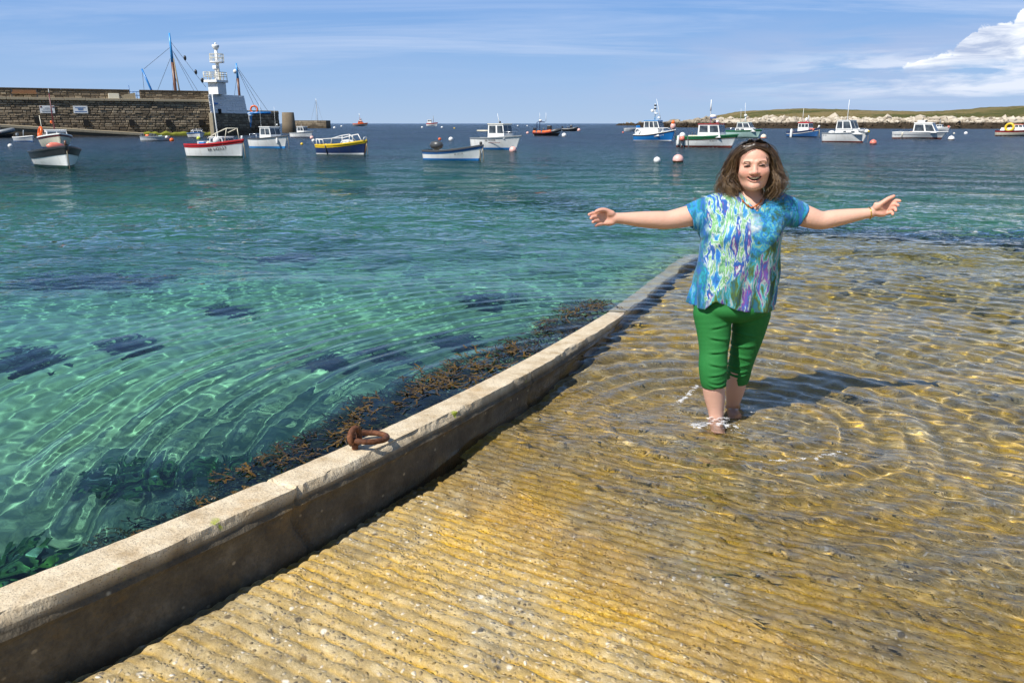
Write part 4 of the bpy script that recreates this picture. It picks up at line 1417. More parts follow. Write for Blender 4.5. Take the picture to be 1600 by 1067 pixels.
    cabin(r, -L * 0.20, L * 0.40, L * 0.27, h.sheer(0.5) - 0.08, L * 0.09, L * 0.10, 0.04, W, W, win=(0.45, 0.75), front=1, over=0.0, roof_t=0.03, sidewin=((0.36, 0.48), (0.70, 0.85)), name='coachroof')
    cabin(r, -L * 0.19, L * 0.20, L * 0.26, h.sheer(0.5) - 0.04 + L * 0.09, L * 0.175, L * 0.08, 0.05, W, W, win=(0.12, 0.90), front=2, over=0.04, sidewin=((0.07, 0.40), (0.48, 0.94)))
    zt = h.sheer(0.5) + L * 0.26
    antenna(r, -L * 0.02, 0, zt, L * 0.42, r=0.035)
    lathe('engine_cover', ball_prof(L * 0.07, 0.6), W, r, (-L * 0.36, 0, h.stern + 0.05), 12)
    lathe('bow_float', ball_prof(L * 0.045), W, r, (L * 0.47, -0.1, h.bow + 0.05), 12)
    lathe('bow_float', ball_prof(L * 0.022), PAL['yellow'], r, (L * 0.515, -0.1, h.bow + 0.05), 10)
    pushpit('bow_rail', r, [(L * 0.20, -L * 0.14, h.bow + L * 0.07), (L * 0.42, -L * 0.04, h.bow + L * 0.07), (L * 0.42, L * 0.04, h.bow + L * 0.07), (L * 0.20, L * 0.14, h.bow + L * 0.07)], [((L * 0.30, -L * 0.1, h.bow + L * 0.07), (L * 0.30, -L * 0.1, h.bow)), ((L * 0.42, -L * 0.04, h.bow + L * 0.07), (L * 0.42, -L * 0.04, h.bow))], 0.02)
    h.lettering('BR 924', 0.10, h.sheer(0.1) - L * 0.045, L * 0.035, PAL['grey'], r)
    mooring_line(r, h)

    # 24 -------- white cabin boat broadside
    r, L = place_boat('motor_boat', 'white pilothouse boat lying broadside with brown waterline stripe', 1392, 1482, 217.5, 12, 0.37)
    h = std_hull(r, L, L * 0.37, L * 0.145, L * 0.13, 'white', 'white', 'bottomred', 'white', 'white', sk=L * 0.035, bt=0.12, well=0.2, tc=0.4, tm=0.4, fine=2.5, rake=0.15)
    h.band('rubbing_strake', lambda t: h.sheer(t) - L * 0.042, lambda t: h.sheer(t) - L * 0.032, 1, 0.03, PAL['palegrey'], r)
    cabin(r, -L * 0.12, L * 0.32, L * 0.28, h.sheer(0.5) - 0.05, L * 0.175, L * 0.10, 0.06, W, W, win=(0.18, 0.9), front=2, over=0.05, roof_t=0.10, sidewin=((0.06, 0.50), (0.58, 0.95)))
    zt = h.sheer(0.5) + L * 0.185
    box('roof_hatch', (L * 0.14, L * 0.15, 0.2), (-L * 0.0, 0, zt + 0.13), W, r, bevel=0.06)
    lathe('horn', ball_prof(0.10), PAL['black'], r, (L * 0.09, -0.1, zt + 0.16), 8)
    antenna(r, L * 0.0, 0, zt + 0.2, L * 0.07)
    p = h.pt(0.24, 0.3, 0.03)
    tube('hanging_rope', [(p.x, -h.pt(0.24, h.sheer(0.24), 0.04).y, h.sheer(0.24)), (p.x - 0.05, -p.y, 0.3), (p.x - 0.05, -h.pt(0.24, -0.05, 0.04).y, -0.05)], 0.05, PAL['cream'], r, 6)
    for k in range(3):
        box('crate', (0.4, 0.3, 0.22), (-L * 0.38 + k * 0.55, 0.1, h.sheer(0.2) - 0.02), PAL[('grey', 'darkgrey', 'wood')[k]], r, bevel=0.02)
    h.lettering('BR 51527', 0.12, h.sheer(0.12) - L * 0.058, L * 0.026, PAL['grey'], r)

    # 25 -------- small boat behind
    r, L = place_boat('motor_boat', 'small white boat with wheelhouse against the rocky shore', 1454, 1486, 204.5, 20, 0.36)
    h = std_hull(r, L, L * 0.36, L * 0.22, L * 0.16, 'palegrey', 'white', None, 'white', 'white', sk=0.3, well=0.25, tc=0.5, rake=0.14)
    cabin(r, -L * 0.25, L * 0.08, L * 0.25, h.sheer(0.4), L * 0.17, L * 0.03, 0.02, W, W, win=(0.4, 0.85), front=2)
    tube('mast', [(-L * 0.1, 0, L * 0.35), (-L * 0.1, 0, L * 0.62)], 0.08, PAL['grey'], r, 6)
    box('winch', (0.4, 0.4, 0.4), (L * 0.4, 0, h.bow), PAL['coral'], r, bevel=0.05)

    # 26 -------- trawler at the right edge
    r, L = place_boat('fishing_boat', 'white fishing boat with red band, rust streaks and yellow lifebuoy', 1552, 1672, 213.5, 10, 0.34)
    h = std_hull(r, L, L * 0.34, L * 0.16, L * 0.085, 'cream', 'red', 'bottomred', 'maroon', 'white', sk=L * 0.022, bt=0.12, well=0.2, tc=0.8, tm=0.4, fine=2.6, rake=0.10)
    cabin(r, -L * 0.44, L * 0.05, L * 0.22, h.sheer(0.2) - 0.05, L * 0.05, 0.2, 0.1, W, W, win=(0.95, 0.97), sidewin=(), front=0, over=0, roof_t=0.05, name='deckhouse')
    cabin(r, -L * 0.30, -L * 0.12, L * 0.18, h.sheer(0.2) + L * 0.05, L * 0.045, 0.15, 0.05, W, PAL['orange'], win=(0.2, 0.85), front=2, over=0.05, roof_t=0.06, sidewin=((0.05, 0.3), (0.36, 0.62), (0.68, 0.95)))
    cabin(r, L * 0.02, L * 0.22, L * 0.22, h.sheer(0.6) - 0.1, L * 0.16, 0.2, 0.1, W, PAL['red'], win=(0.5, 0.9), front=3, over=0.08, roof_t=0.12, sidewin=((0.06, 0.45), (0.55, 0.94)), name='wheelhouse')
    torus('lifebuoy', 0.42, 0.13, PAL['yellow'], r, (-L * 0.305, -L * 0.125, h.sheer(0.2) + 0.42), (R(80), 0, 0))


def rib(name, label, x0, x1, yw, phi, cols, seats=1, console=True, arch=True, stripe=None):
    r, L = place_boat(name, label, x0, x1, yw, phi, 0.40)
    B = L * 0.38
    tr = L * 0.055
    zc = tr * 2.0
    # U-shaped tube
    pts = []
    for t in np.linspace(0, 1, 13):
        pts.append(Vector((-L * 0.5 + t * L * 0.72, -(B / 2 - tr), zc + 0.10 * L * max(0, t - 0.6))))
    for a in np.linspace(-math.pi / 2 + 0.2, math.pi / 2 - 0.2, 9):
        pts.append(Vector((L * 0.22 + L * 0.23 * math.cos(a), (B / 2 - tr) * math.sin(a), zc + L * 0.04 + L * 0.05 * math.cos(a))))
    for t in np.linspace(1, 0, 13):
        pts.append(Vector((-L * 0.5 + t * L * 0.72, (B / 2 - tr), zc + 0.10 * L * max(0, t - 0.6))))
    tb = tube('buoyancy_tube', pts, tr, PAL[cols[0]], r, 12)
    if cols[1] != cols[0]:
        for a, b in ((0.02, 0.16), (0.24, 0.42), (0.50, 0.95)):
            seg = [Vector((-L * 0.5 + t * L * 0.72, -(B / 2 - tr) - 0.25 * tr, zc + tr * 0.35 + 0.10 * L * max(0, t - 0.6))) for t in np.linspace(a, b, 5)]
            tube('tube_panel', seg, tr * 0.86, PAL[cols[1]], tb, 10)
        tube('rubbing_strip', [p + Vector((0, -tr * 0.98, -tr * 0.35)) for p in pts[:13]], tr * 0.14, PAL['red'], tb, 6)
    if stripe:
        tube('tube_panel', [p + Vector((0, -tr * 0.35, tr * 0.3)) for p in pts[4:12]], tr * 0.8, PAL[stripe], tb, 10)
    h = Hull(L * 0.93, B * 0.72, zc, zc * 0.7, transom=0.95, rake=0.16, draft=0.3)
    h.band('hull', lambda t: -0.28, lambda t: h.sheer(t), 4, 0, PAL['black'], r)
    box('deck', (L * 0.78, B * 0.6, 0.04), (-L * 0.06, 0, zc * 0.8), PAL['darkgrey'], r)
    if console:
        box('console', (L * 0.15, B * 0.42, L * 0.20), (L * 0.06, 0, zc + L * 0.13), PAL['black'], r, bevel=0.05, taper=0.92)
    for k in range(seats):
        for yy in ((-0.28, 0.28) if seats > 1 else (0,)):
            box('jockey_seat', (L * 0.08, B * 0.14, L * 0.13), (-L * 0.16 + k * L * 0.13 - (0 if seats == 1 else L * 0.1), yy * B * 0.5, zc + L * 0.08), PAL['darkgrey'], r, bevel=0.05, taper=0.75)
    if seats > 1:
        for k in range(seats):
            tube('seat_grip', [(-L * 0.22 + k * L * 0.13, -B * 0.14, zc + L * 0.13), (-L * 0.21 + k * L * 0.13, -B * 0.14, zc + L * 0.21)], 0.05, PAL['navy'], r, 6)
    outboard(r, -L * 0.50, zc + 0.15, PAL['black'], 1.2)
    if arch:
        zt = zc + L * 0.33
        pushpit('rail_arch', r, [(-L * 0.36, -B * 0.35, zc), (-L * 0.36, -B * 0.33, zt), (-L * 0.33, -B * 0.28, zt + 0.08), (-L * 0.1, -B * 0.18, zt + 0.05), (-L * 0.33, B * 0.28, zt + 0.08), (-L * 0.36, B * 0.33, zt), (-L * 0.36, B * 0.35, zc)], [], 0.05, PAL['navy'])
        lathe('radar', [(0.05, 0), (L * 0.055, 0.05), (L * 0.05, 0.22), (0.04, 0.26)], W_(), r, (-L * 0.28, 0, zt + 0.12), 12)
        antenna(r, -L * 0.30, -0.1, zt + 0.1, L * 0.30, r=0.03)
        antenna(r, -L * 0.09, 0.1, zt + 0.1, L * 0.30, r=0.03)
    return r


def W_():
    return PAL['white']


def net_heap(root, loc, s, key):
    """low heap of netting and rope"""
    n, m = 7, 14
    V, F = [], []
    for i in range(n):
        a = i / (n - 1)
        rr = s * math.cos(a * math.pi / 2) ** 0.7
        for k in range(m):
            b = 2 * math.pi * k / m
            j = 0.8 + 0.45 * mnoise.noise(Vector((math.cos(b) * 2 + loc[0], math.sin(b) * 2 + loc[1], a * 3)))
            V.append(Vector((loc[0] + rr * j * math.cos(b) * 1.2, loc[1] + rr * j * math.sin(b), loc[2] + s * 0.75 * math.sin(a * math.pi / 2) * j)))
    for i in range(n - 1):
        for k in range(m):
            k2 = (k + 1) % m
            F.append((i * m + k, i * m + k2, (i + 1) * m + k2, (i + 1) * m + k))
    F.append(tuple((n - 1) * m + k for k in range(m)))
    return mesh_obj('net_heap', V, F, PAL[key], root)


# ================================================================== buoys
def buoy(label, px, pyw, wpx, key, band=None, squash=0.95, sink=0.25):
    c = ground(px, pyw)
    depth = c.y * math.cos(PITCH) + CAM_H * math.sin(PITCH)
    rad = wpx / 2 / FOCAL * depth
    o = empty('mooring_buoy', (c.x, c.y + rad * 0.4, 0))
    z = rad * squash * (1 - 2 * sink)
    lathe('float', [(a, b + z) for a, b in ball_prof(rad, squash, 13)], PAL[key], o, sides=20)
    if band:
        zb = z - rad * squash * 0.30
        lathe('waterline_band', [(rad * 0.93, zb - rad * 0.16), (rad * 1.012, zb), (rad * 1.03, zb + rad * 0.12)], PAL[band], o, sides=20)
    torus('shackle', rad * 0.16, rad * 0.04, PAL['steel'], o, (0, 0, z + rad * squash + rad * 0.1), (R(90), 0, R(20)), 10, 5)
    tag(o, label, 'buoy', 'mooring buoys in the harbour')
    return o


def build_buoys():
    B = [
        ('white mooring buoy left of the black banded launch', 15.5, 230, 7, 'white', None),
        ('orange and white buoy under the stern of the grey open boat', 268, 221, 7, 'orange', None),
        ('lime yellow buoy before the small blue edged boat', 310, 218, 6, 'lime', None),
        ('pink buoy beside the wheelhouse boat off the pier end', 487, 217, 6, 'pink', None),
        ('white buoy just below the pink one off the pier end', 489.5, 221.5, 5.5, 'white', None),
        ('small yellow buoy between the two white motor boats', 471.5, 226.5, 4.5, 'yellow', None),
        ('white buoy between the sailing boat and the lifeboat', 522.5, 201, 4, 'white', None),
        ('tiny white buoy just short of the lifeboat', 533.5, 198.4, 3, 'white', None),
        ('tiny white buoy left of the red fishing vessel', 659.5, 200.2, 3.4, 'white', None),
        ('tiny white buoy right of the red fishing vessel', 690.5, 200.2, 3.6, 'white', None),
        ('tiny yellow buoy right of the red fishing vessel', 710, 201.4, 2.6, 'yellow', None),
        ('small orange buoy above the dark outboard motor', 687, 219, 5, 'orange', None),
        ('flattened white buoy above the blue banded open boat', 704.5, 219.8, 7.5, 'white', None),
        ('pale pink buoy at the bow of the white wheelhouse boat', 801.5, 237.5, 11.5, 'pink', None),
        ('white buoy tied to the black and orange inflatable', 881.5, 213.6, 7.5, 'white', None),
        ('small pink buoy left of the black and orange inflatable', 824.3, 209.2, 4.5, 'pink', None),
        ('small pink buoy by the plain dark inflatable', 904.5, 205.0, 5.5, 'pink', None),
        ('tiny white buoy beyond the inflatables', 809, 197.6, 2.4, 'white', None),
        ('tiny white buoy near the horizon past the inflatables', 823.7, 197.6, 2.2, 'white', None),
        ('round white buoy beside the big pale pink one', 1027, 253.5, 11, 'white', None),
        ('big pale pink buoy with brown waterline', 1060, 254, 17, 'pink', 'brown'),
        ('cream and orange buoy behind her head near the pale green boat', 1193.5, 216.5, 9, 'cream', 'coral'),
        ('red buoy with dark band near the white cabin cruiser', 1365, 226, 10.5, 'coral', 'darkgrey'),
        ('white buoy with black band off the broadside pilothouse boat', 1487, 219.5, 9.5, 'white', 'black'),
        ('small white buoy off the rocky shore', 1509.5, 210, 5.5, 'white', None),
        ('tiny cream buoy off the rocky shore', 1491, 209.6, 3, 'cream', None),
        ('small red buoy beside the pale dinghy', 973.5, 208, 3, 'coral', None),
    ]
    for b in B:
        buoy(b[0], b[1], b[2], b[3], b[4], b[5])


build_boats()
build_buoys()
for b in BOATS:
    print(b)
# ================================================================== pier, light towers, headland
def stone_mat(name, dark, mid, light, scale=1.0):
    m, t = mat_new(name)
    out = t.add('ShaderNodeOutputMaterial')
    co = t.coord('Object')
    x, y, z = t.sep(co)
    tone = t.attr('tone')
    n = t.noise(co, 0.9, 5, 0.6)
    f = t.noise(co, 7, 5, 0.65)
    v = t.math('ADD', t.math('MULTIPLY', tone, 0.6), t.math('MULTIPLY', f, 0.4))
    c = t.ramp(v, [(0.2, dark), (0.5, mid), (0.85, light)])
    c = t.mix(t.math('MULTIPLY', t.ramp(n, [(0.45, 0), (0.7, 1)]), 0.5), c, tuple(k * 0.55 for k in mid))
    # dark tide band with weed at the foot
    wz = t.math('ADD', z, t.math('MULTIPLY', t.math('SUBTRACT', n, 0.5), 1.2))
    c = t.mix(t.math('MULTIPLY', t.ramp(t.math('MULTIPLY', wz, 0.25), [(0.08, 1), (0.36, 0)]), 0.75), c, (0.05, 0.038, 0.025))
    p = t.add('ShaderNodeBsdfPrincipled', inp={'Base Color': c, 'Roughness': 0.9, 'Specular IOR Level': 0.25})
    t.link(t.bump(f, 0.6, 0.06), p.inputs['Normal'])
    t.link(p.outputs[0], out.inputs[0])
    return m


def stones(name, A, B, z0, z1, out_n, mat, parent, course=0.25, wmin=0.35, wmax=1.0, batter=0.06, seed=1, depth=0.09, skip=None):
    """a facing of separate rough blocks laid in courses, proud of the wall behind"""
    g = random.Random(seed)
    A = Vector(A); B = Vector(B)
    d = (B - A); Lw = d.length; d.normalize()
    nrm = Vector(out_n).normalized()
    V, F, tone = [], [], []
    z = z0
    while z < z1 - 0.05:
        ch = min(course * g.uniform(0.6, 1.45), z1 - z)
        u = -g.uniform(0, 0.6)
        while u < Lw:
            w = g.uniform(wmin, wmax)
            a, b = max(0, u) + 0.012, min(Lw, u + w) - 0.012
            if b - a > 0.08:
                pr = g.uniform(0.01, depth)
                tn = g.random()
                k = len(V)
                jz = [g.uniform(-0.03, 0.03) for _ in range(4)]
                q = [(a, z + 0.015 + jz[0] * .3), (b, z + 0.015 + jz[1] * .3), (b - abs(jz[1]), z + ch - 0.012 + jz[2] * .3), (a + abs(jz[3]), z + ch - 0.012 + jz[3] * .3)]
                for uu, zz in q:
                    bt = -batter * (zz - z0)
                    V.append(A + d * uu + nrm * (bt - 0.05) + Vector((0, 0, zz)))
                ins = min(0.05, (b - a) * 0.15, ch * 0.2)
                cx_, cz_ = (a + b) / 2, z + ch / 2
                for uu, zz in q:
                    bt = -batter * (zz - z0)
                    uu2 = uu + (ins if uu < cx_ else -ins)
                    zz2 = zz + (ins if zz < cz_ else -ins)
                    V.append(A + d * uu2 + nrm * (bt + pr) + Vector((0, 0, zz2)))
                F += [(k + 4, k + 5, k + 6, k + 7), (k, k + 1, k + 5, k + 4), (k + 1, k + 2, k + 6, k + 5), (k + 2, k + 3, k + 7, k + 6), (k + 3, k, k + 4, k + 7)]
                tone += [tn] * 8
            u += w
        z += ch
    o = mesh_obj(name, V, F, mat, parent)
    at = o.data.attributes.new('tone', 'FLOAT', 'POINT')
    at.data.foreach_set('value', tone)
    o['kind'] = 'stuff'
    return o


def wall_solid(name, A, B, z0, z1, back, mat, parent, batter=0.06, tone=0.1, zb=None):
    """solid body of a wall: front on A-B, 'back' points away from the viewer"""
    A = Vector(A); B = Vector(B); back = Vector(back)
    n = back.normalized()
    zb = z0 if zb is None else zb
    h = z1 - z0
    V = [A + Vector((0, 0, z0)), B + Vector((0, 0, z0)), B + n * batter * h + Vector((0, 0, z1)), A + n * batter * h + Vector((0, 0, z1)),
         A + back + Vector((0, 0, z0)), B + back + Vector((0, 0, z0)), B + back + Vector((0, 0, z1)), A + back + Vector((0, 0, z1))]
    F = [(0, 1, 2, 3), (5, 4, 7, 6), (1, 5, 6, 2), (4, 0, 3, 7), (3, 2, 6, 7)]
    o = mesh_obj(name, V, F, mat, parent)
    at = o.data.attributes.new('tone', 'FLOAT', 'POINT')
    at.data.foreach_set('value', [tone] * 8)
    return o


def build_pier():
    granite = stone_mat('pier_granite', (0.14, 0.11, 0.075), (0.24, 0.19, 0.13), (0.37, 0.30, 0.205))
    coping = simple_mat('pier_coping', (0.36, 0.30, 0.20), rough=0.9, var=0.25, dirt=0.5)
    mortar = granite
    A = ground(-330, 216.0)
    B = ground(337, 211.6)
    A.z = B.z = 0
    d = (B - A).normalized()
    back = Vector((-d.y, d.x, 0))
    if back.y < 0:
        back = -back
    out = -back
    Zt = 4.15                               # quay level
    root = empty('pier', (0, 0, 0))
    tag(root, 'long granite pier wall with parapet running along the harbour', 'pier')
    wall_solid('wall_core', A, B, -3, Zt, back * 9, mortar, root, batter=0.03)
    stones('wall_stone', A, B, 0.0, Zt - 0.05, out, granite, root, batter=0.03, seed=4)
    # coping slabs
    u = 0.0
    Lw = (B - A).length
    g = random.Random(9)
    cop_me = []
    i = 0
    while u < Lw:
        w = min(g.uniform(1.6, 2.6), Lw - u)
        c = A + d * (u + w / 2) + back * 0.75
        o = box('coping_slab', (w - 0.03, 1.7, 0.30), (0, 0, 0), coping, root, bevel=0.03)
        o.location = (c.x, c.y, Zt + 0.14 + g.uniform(-0.02, 0.02))
        o.rotation_euler = (0, 0, math.atan2(d.y, d.x))
        u += w

    def on(px, setback=0.0):
        """point on the wall line seen at photo column px"""
        best = None
        lo, hi = 0.0, Lw
        for _ in range(40):
            mid = (lo + hi) / 2
            p = A + d * mid
            rx = (p.x) / (p.y * math.cos(PITCH) + CAM_H * math.sin(PITCH)) * FOCAL + 800
            if rx < px:
                lo = mid
            else:
                hi = mid
        return A + d * lo + back * setback
    # parapet at the back of the quay, with a gap for the steps
    pz = Zt + 0.28
    for k, (xa, xb) in enumerate(((-325, 212), (228, 336))):
        a, b = on(xa, 1.6), on(xb, 1.6)
        a.z = b.z = 0
        wall_solid('parapet_core', a, b, pz - 0.3, pz + 0.98, back * 0.8, mortar, root, batter=0.0)
        stones('parapet_stone', a, b, pz - 0.25, pz + 0.95, out, granite, root, batter=0.0, seed=21 + k, course=0.30)
        box_on = empty  # noqa
        uu = 0.0
        ln = (b - a).length
        while uu < ln:
            w = min(g.uniform(1.3, 2.2), ln - uu)
            c = a + d * (uu + w / 2) + back * 0.38
            o = box('parapet_cap', (w - 0.02, 1.0, 0.16), (0, 0, 0), granite, root, bevel=0.03)
            at = o.data.attributes.new('tone', 'FLOAT', 'POINT')
            tv = g.uniform(0.1, 0.5)
            at.data.foreach_set('value', [tv] * len(o.data.vertices))
            o.location = (c.x, c.y, pz + 1.05)
            o.rotation_euler = (0, 0, math.atan2(d.y, d.x))
            uu += w
    rz = math.atan2(d.y, d.x)
    # drain holes
    hole = simple_mat('drain_hole', (0.012, 0.011, 0.010), rough=1)
    for px in (62, 137, 208, 265, 316):
        p = on(px, 0.0)
        o = box('drain_hole', (0.55, 0.4, 0.7), (0, 0, 0), hole, root)
        o.location = (p.x + out.x * 0.0, p.y + out.y * 0.0, 1.55 if px != 62 else 1.9)
        o.rotation_euler = (0, 0, rz)
    # landing ledge that slopes along the foot of the wall
    a, b = on(-325, -2.4), on(224, -1.2)
    V = []
    for q, zz in ((a, 2.6), (b, 0.25)):
        for off, z2 in ((-0.0, -1.5), (0.0, zz), (1.0, zz + 0.06), (2.3, zz + 0.08), (2.3, -1.5)):
            V.append(Vector((q.x, q.y, 0)) + back * off + Vector((0, 0, z2)))
    F = [(k, 5 + k, 6 + k, k + 1) for k in range(4)] + [(0, 1, 2, 3, 4), (9, 8, 7, 6, 5)]
    o = mesh_obj('landing_ledge', V, F, granite, root)
    at = o.data.attributes.new('tone', 'FLOAT', 'POINT'); at.data.foreach_set('value', [0.6] * len(V))
    V = []
    for q, zz in ((a, 2.6), (b, 0.25)):
        for off, z2 in ((-0.08, zz - 0.22), (-0.08, zz + 0.06), (1.1, zz + 0.12), (1.1, zz - 0.2)):
            V.append(Vector((q.x, q.y, 0)) + back * off + Vector((0, 0, z2)))
    F = [(k, 4 + k, 4 + (k + 1) % 4, (k + 1) % 4) for k in range(4)] + [(0, 1, 2, 3), (7, 6, 5, 4)]
    mesh_obj('ledge_edge', V, F, coping, root)
    # weed grown foot to the right
    algae = simple_mat('green_weed', (0.16, 0.17, 0.015), rough=0.95, var=0.5, vscale=3, bump=0.6, bscale=6)
    a, b = on(208, -0.9), on(345, -0.7)
    n = 60
    V, F = [], []
    for i in range(n + 1):
        t = i / n
        q = a.lerp(b, t)
        hh = 0.45 + 0.35 * mnoise.noise(Vector((t * 14, 3, 1))) + 0.15 * mnoise.noise(Vector((t * 60, 7, 1)))
        hh *= min(1, t * 6 + 0.3)
        for off, z2 in ((0, -0.4), (0.05, hh * 0.55), (0.5, hh * 0.95), (1.1, hh)):
            V.append(Vector((q.x, q.y, 0)) + back * off + Vector((0, 0, z2)))
    for i in range(n):
        for k in range(3):
            F.append((i * 4 + k, (i + 1) * 4 + k, (i + 1) * 4 + k + 1, i * 4 + k + 1))
    mesh_obj('weed_fringe', V, F, algae, root)
    # pale patches by the steps
    p = on(204, 1.35)
    prm = prism('step_ramp', [(-1.6, 0), (1.2, 0), (1.2, 0.75), (0.4, 0.62)], -0.2, 0.2, coping, root)
    prm.location = (p.x, p.y, pz + 0.0); prm.rotation_euler = (0, 0, rz)

    # ---- things on the pier
    ob = empty('bench', (0, 0, 0))
    p = on(48, 0.9)
    ob.location = (p.x, p.y, pz); ob.rotation_euler = (0, 0, rz)
    tag(ob, 'wooden bench with dark legs standing on the pier quay', 'bench')
    for k in range(3):
        box('back_slat', (2.6, 0.05, 0.13), (0, 0.22 + 0.03 * k, 0.52 + 0.15 * k), PAL['wood'], ob)
    for k in range(3):
        box('seat_slat', (2.6, 0.12, 0.05), (0, -0.2 + 0.15 * k, 0.45), PAL['wood'], ob)
    for x in (-1.28, 1.28):
        box('leg', (0.09, 0.5, 0.08), (x, 0, 0.40), PAL['darkgrey'], ob)
        box('leg', (0.09, 0.08, 0.44), (x, -0.2, 0.22), PAL['darkgrey'], ob)
        box('leg', (0.09, 0.08, 0.95), (x, 0.25, 0.475), PAL['darkgrey'], ob)
    for k, (px, lab) in enumerate(((80, 'white notice board with dark corner marks fixed to the pier wall'), (131.5, 'white notice board with blue print fixed to the pier wall'))):
        s = empty('notice_board', (0, 0, 0))
        p = on(px, -0.10 + 0.03 * 3.4)
        s.location = (p.x, p.y, Zt - 1.05); s.rotation_euler = (0, 0, rz)
        tag(s, lab, 'sign')
        bd = box('board', (1.55, 0.06, 0.86), (0, 0, 0), PAL['white'], s)
        if k == 0:
            for x in (-0.62, 0.62):
                lathe('corner_mark', [(0.11, -0.01), (0.11, 0.01)], PAL['maroon'], s, (x, -0.04, 0.28), 10, rot=(R(90), 0, 0))
            rows = [(0.16, 0.5), (0.02, 0.9), (-0.18, 1.2), (-0.29, 1.1)]
        else:
            rows = [(0.22, 1.1), (0.08, 0.6), (-0.04, 0.5), (-0.24, 1.3)]
        for zz, ww in rows:
            box('printed_line', (ww, 0.012, 0.05 if k == 0 else 0.075), (0, -0.036, zz), PAL['grey' if k == 0 else 'midblue'], s)
    o = box('stone_block', (1.2, 0.6, 0.62), (0, 0, 0), PAL['cream'], None, bevel=0.04)
    p = on(186.5, 1.2)
    o.location = (p.x, p.y, pz + 0.31); o.rotation_euler = (0, 0, rz)
    tag(o, 'pale square block standing against the pier parapet', 'block')
    rl = empty('railing', (0, 0, 0))
    p = on(220.5, 1.8)
    rl.location = (p.x, p.y, pz - 0.1); rl.rotation_euler = (0, 0, rz)
    tag(rl, 'blue steel railing in the gap of the pier parapet', 'railing')
    for x in (-0.6, -0.2, 0.2, 0.6):
        tube('post', [(x, 0, 0), (x, 0, 1.0 if x > -0.5 else 1.75)], 0.045, PAL['midblue'], rl, 6)
    for z in (0.55, 1.0):
        tube('rail', [(-0.7, 0.02, z), (0.75, 0.02, z)], 0.04, PAL['midblue'], rl, 6)

    # ---- light-tower bastion, lower half bare stone, upper half whitewashed
    wash = simple_mat('whitewash', (0.80, 0.80, 0.79), rough=0.85, var=0.08, dirt=0.25, dirtcol=(0.35, 0.33, 0.30), vscale=1.2)
    wash2, tt = mat_new('whitewashed_stone')
    oo = tt.add('ShaderNodeOutputMaterial')
    co = tt.coord('Object')
    f = tt.noise(co, 4, 5, 0.65)
    cc = tt.mix(tt.ramp(f, [(0.62, 0), (0.72, 1)]), (0.78, 0.78, 0.77), (0.22, 0.19, 0.15))
    pp = tt.add('ShaderNodeBsdfPrincipled', inp={'Base Color': cc, 'Roughness': 0.9})
    tt.link(tt.bump(f, 0.5, 0.05), pp.inputs['Normal'])
    tt.link(pp.outputs[0], oo.inputs[0])
    ba = empty('light_bastion', (0, 0, 0))
    tag(ba, 'stone bastion of the pier head with its upper half painted white', 'bastion')
    A2, B2 = on(324.5, -0.9), None
    A2.x = at_y(328, 150, A2.y).x
    p380 = at_y(394, 213, A2.y * 1.07)
    B2 = Vector((p380.x, p380.y, 0))
    d2 = (B2 - A2).normalized()
    bk2 = Vector((-d2.y, d2.x, 0)); bk2 = bk2 if bk2.y > 0 else -bk2
    zm, zt2 = at_y(350, 177, A2.y + 0.3).z, at_y(350, 147.5, A2.y + 0.5).z
    bt = 0.05

    def taper_wall(nm, z0, z1, mat, stone=None, seed=0, tone=0.1, ex=0.0):
        k0, k1 = 0.14 * z0, 0.14 * z1
        a0, b0 = A2 + bk2 * bt * z0 - bk2 * ex, B2 + bk2 * bt * z0 - d2 * k0 - bk2 * ex
        a1, b1 = A2 + bk2 * bt * z1 - bk2 * ex, B2 + bk2 * bt * z1 - d2 * k1 - bk2 * ex
        w = Vector((A2.x, A2.y, 0)).normalized() * 5.5
        V = [v + Vector((0, 0, z)) for v, z in ((a0, z0), (b0, z0), (b1, z1), (a1, z1), (a0 + w, z0), (b0 + w, z0), (b1 + w, z1), (a1 + w, z1))]
        F = [(0, 1, 2, 3), (5, 4, 7, 6), (1, 5, 6, 2), (4, 0, 3, 7), (3, 2, 6, 7)]
        o = mesh_obj(nm, V, F, mat, ba)
        at = o.data.attributes.new('tone', 'FLOAT', 'POINT'); at.data.foreach_set('value', [tone] * 8)
        if stone:
            bb = b0 - d2 * (k1 - k0)
            stones(nm + '_stone', a0, bb, z0, z1 - 0.05, -bk2, stone, ba, batter=bt, seed=seed, depth=0.07)
        return a1, b1, w
    taper_wall('lower_wall', -2.0, zm, granite)
    stones('lower_stone', A2, B2 - d2 * 0.36, 0, zm - 0.03, -bk2, granite, ba, batter=bt, seed=77)
    a1, b1, w = taper_wall('white_wall', zm, zt2, wash2, wash2, 5)
    box('quoin', (0.5, 0.5, zm + 1.0), (A2.x - d2.x * 0.05, A2.y - 0.1, (zm - 1.0) / 2 ), coping, ba, bevel=0.04)
    hb = box('hatch_box', (0.7, 0.25, 0.22), (0, 0, 0), PAL['blue'], ba)
    hb.location = A2 + d2 * 1.0 + bk2 * (bt * 3.9 - 0.15) + Vector((0, 0, 3.95)); hb.rotation_euler = (0, 0, math.atan2(d2.y, d2.x))
    Vw = A2 + d2 * 1.7 + bk2 * (bt * 3 - 0.08)
    dh = box('drain_hole', (0.45, 0.2, 0.6), (0, 0, 0), hole, ba)
    dh.location = Vw + Vector((0, 0, 3.0)); dh.rotation_euler = (0, 0, math.atan2(d2.y, d2.x))

    # ---- light tower
    tw = empty('light_tower', (0, 0, 0))
    base = at_y(339, 147.5, A2.y + 1.6)
    tw.location = (base.x, base.y, zt2)
    tw.rotation_euler = (0, 0, math.atan2(d2.y, d2.x))
    tag(tw, 'white harbour light tower with two railed galleries and a slim column', 'light tower')
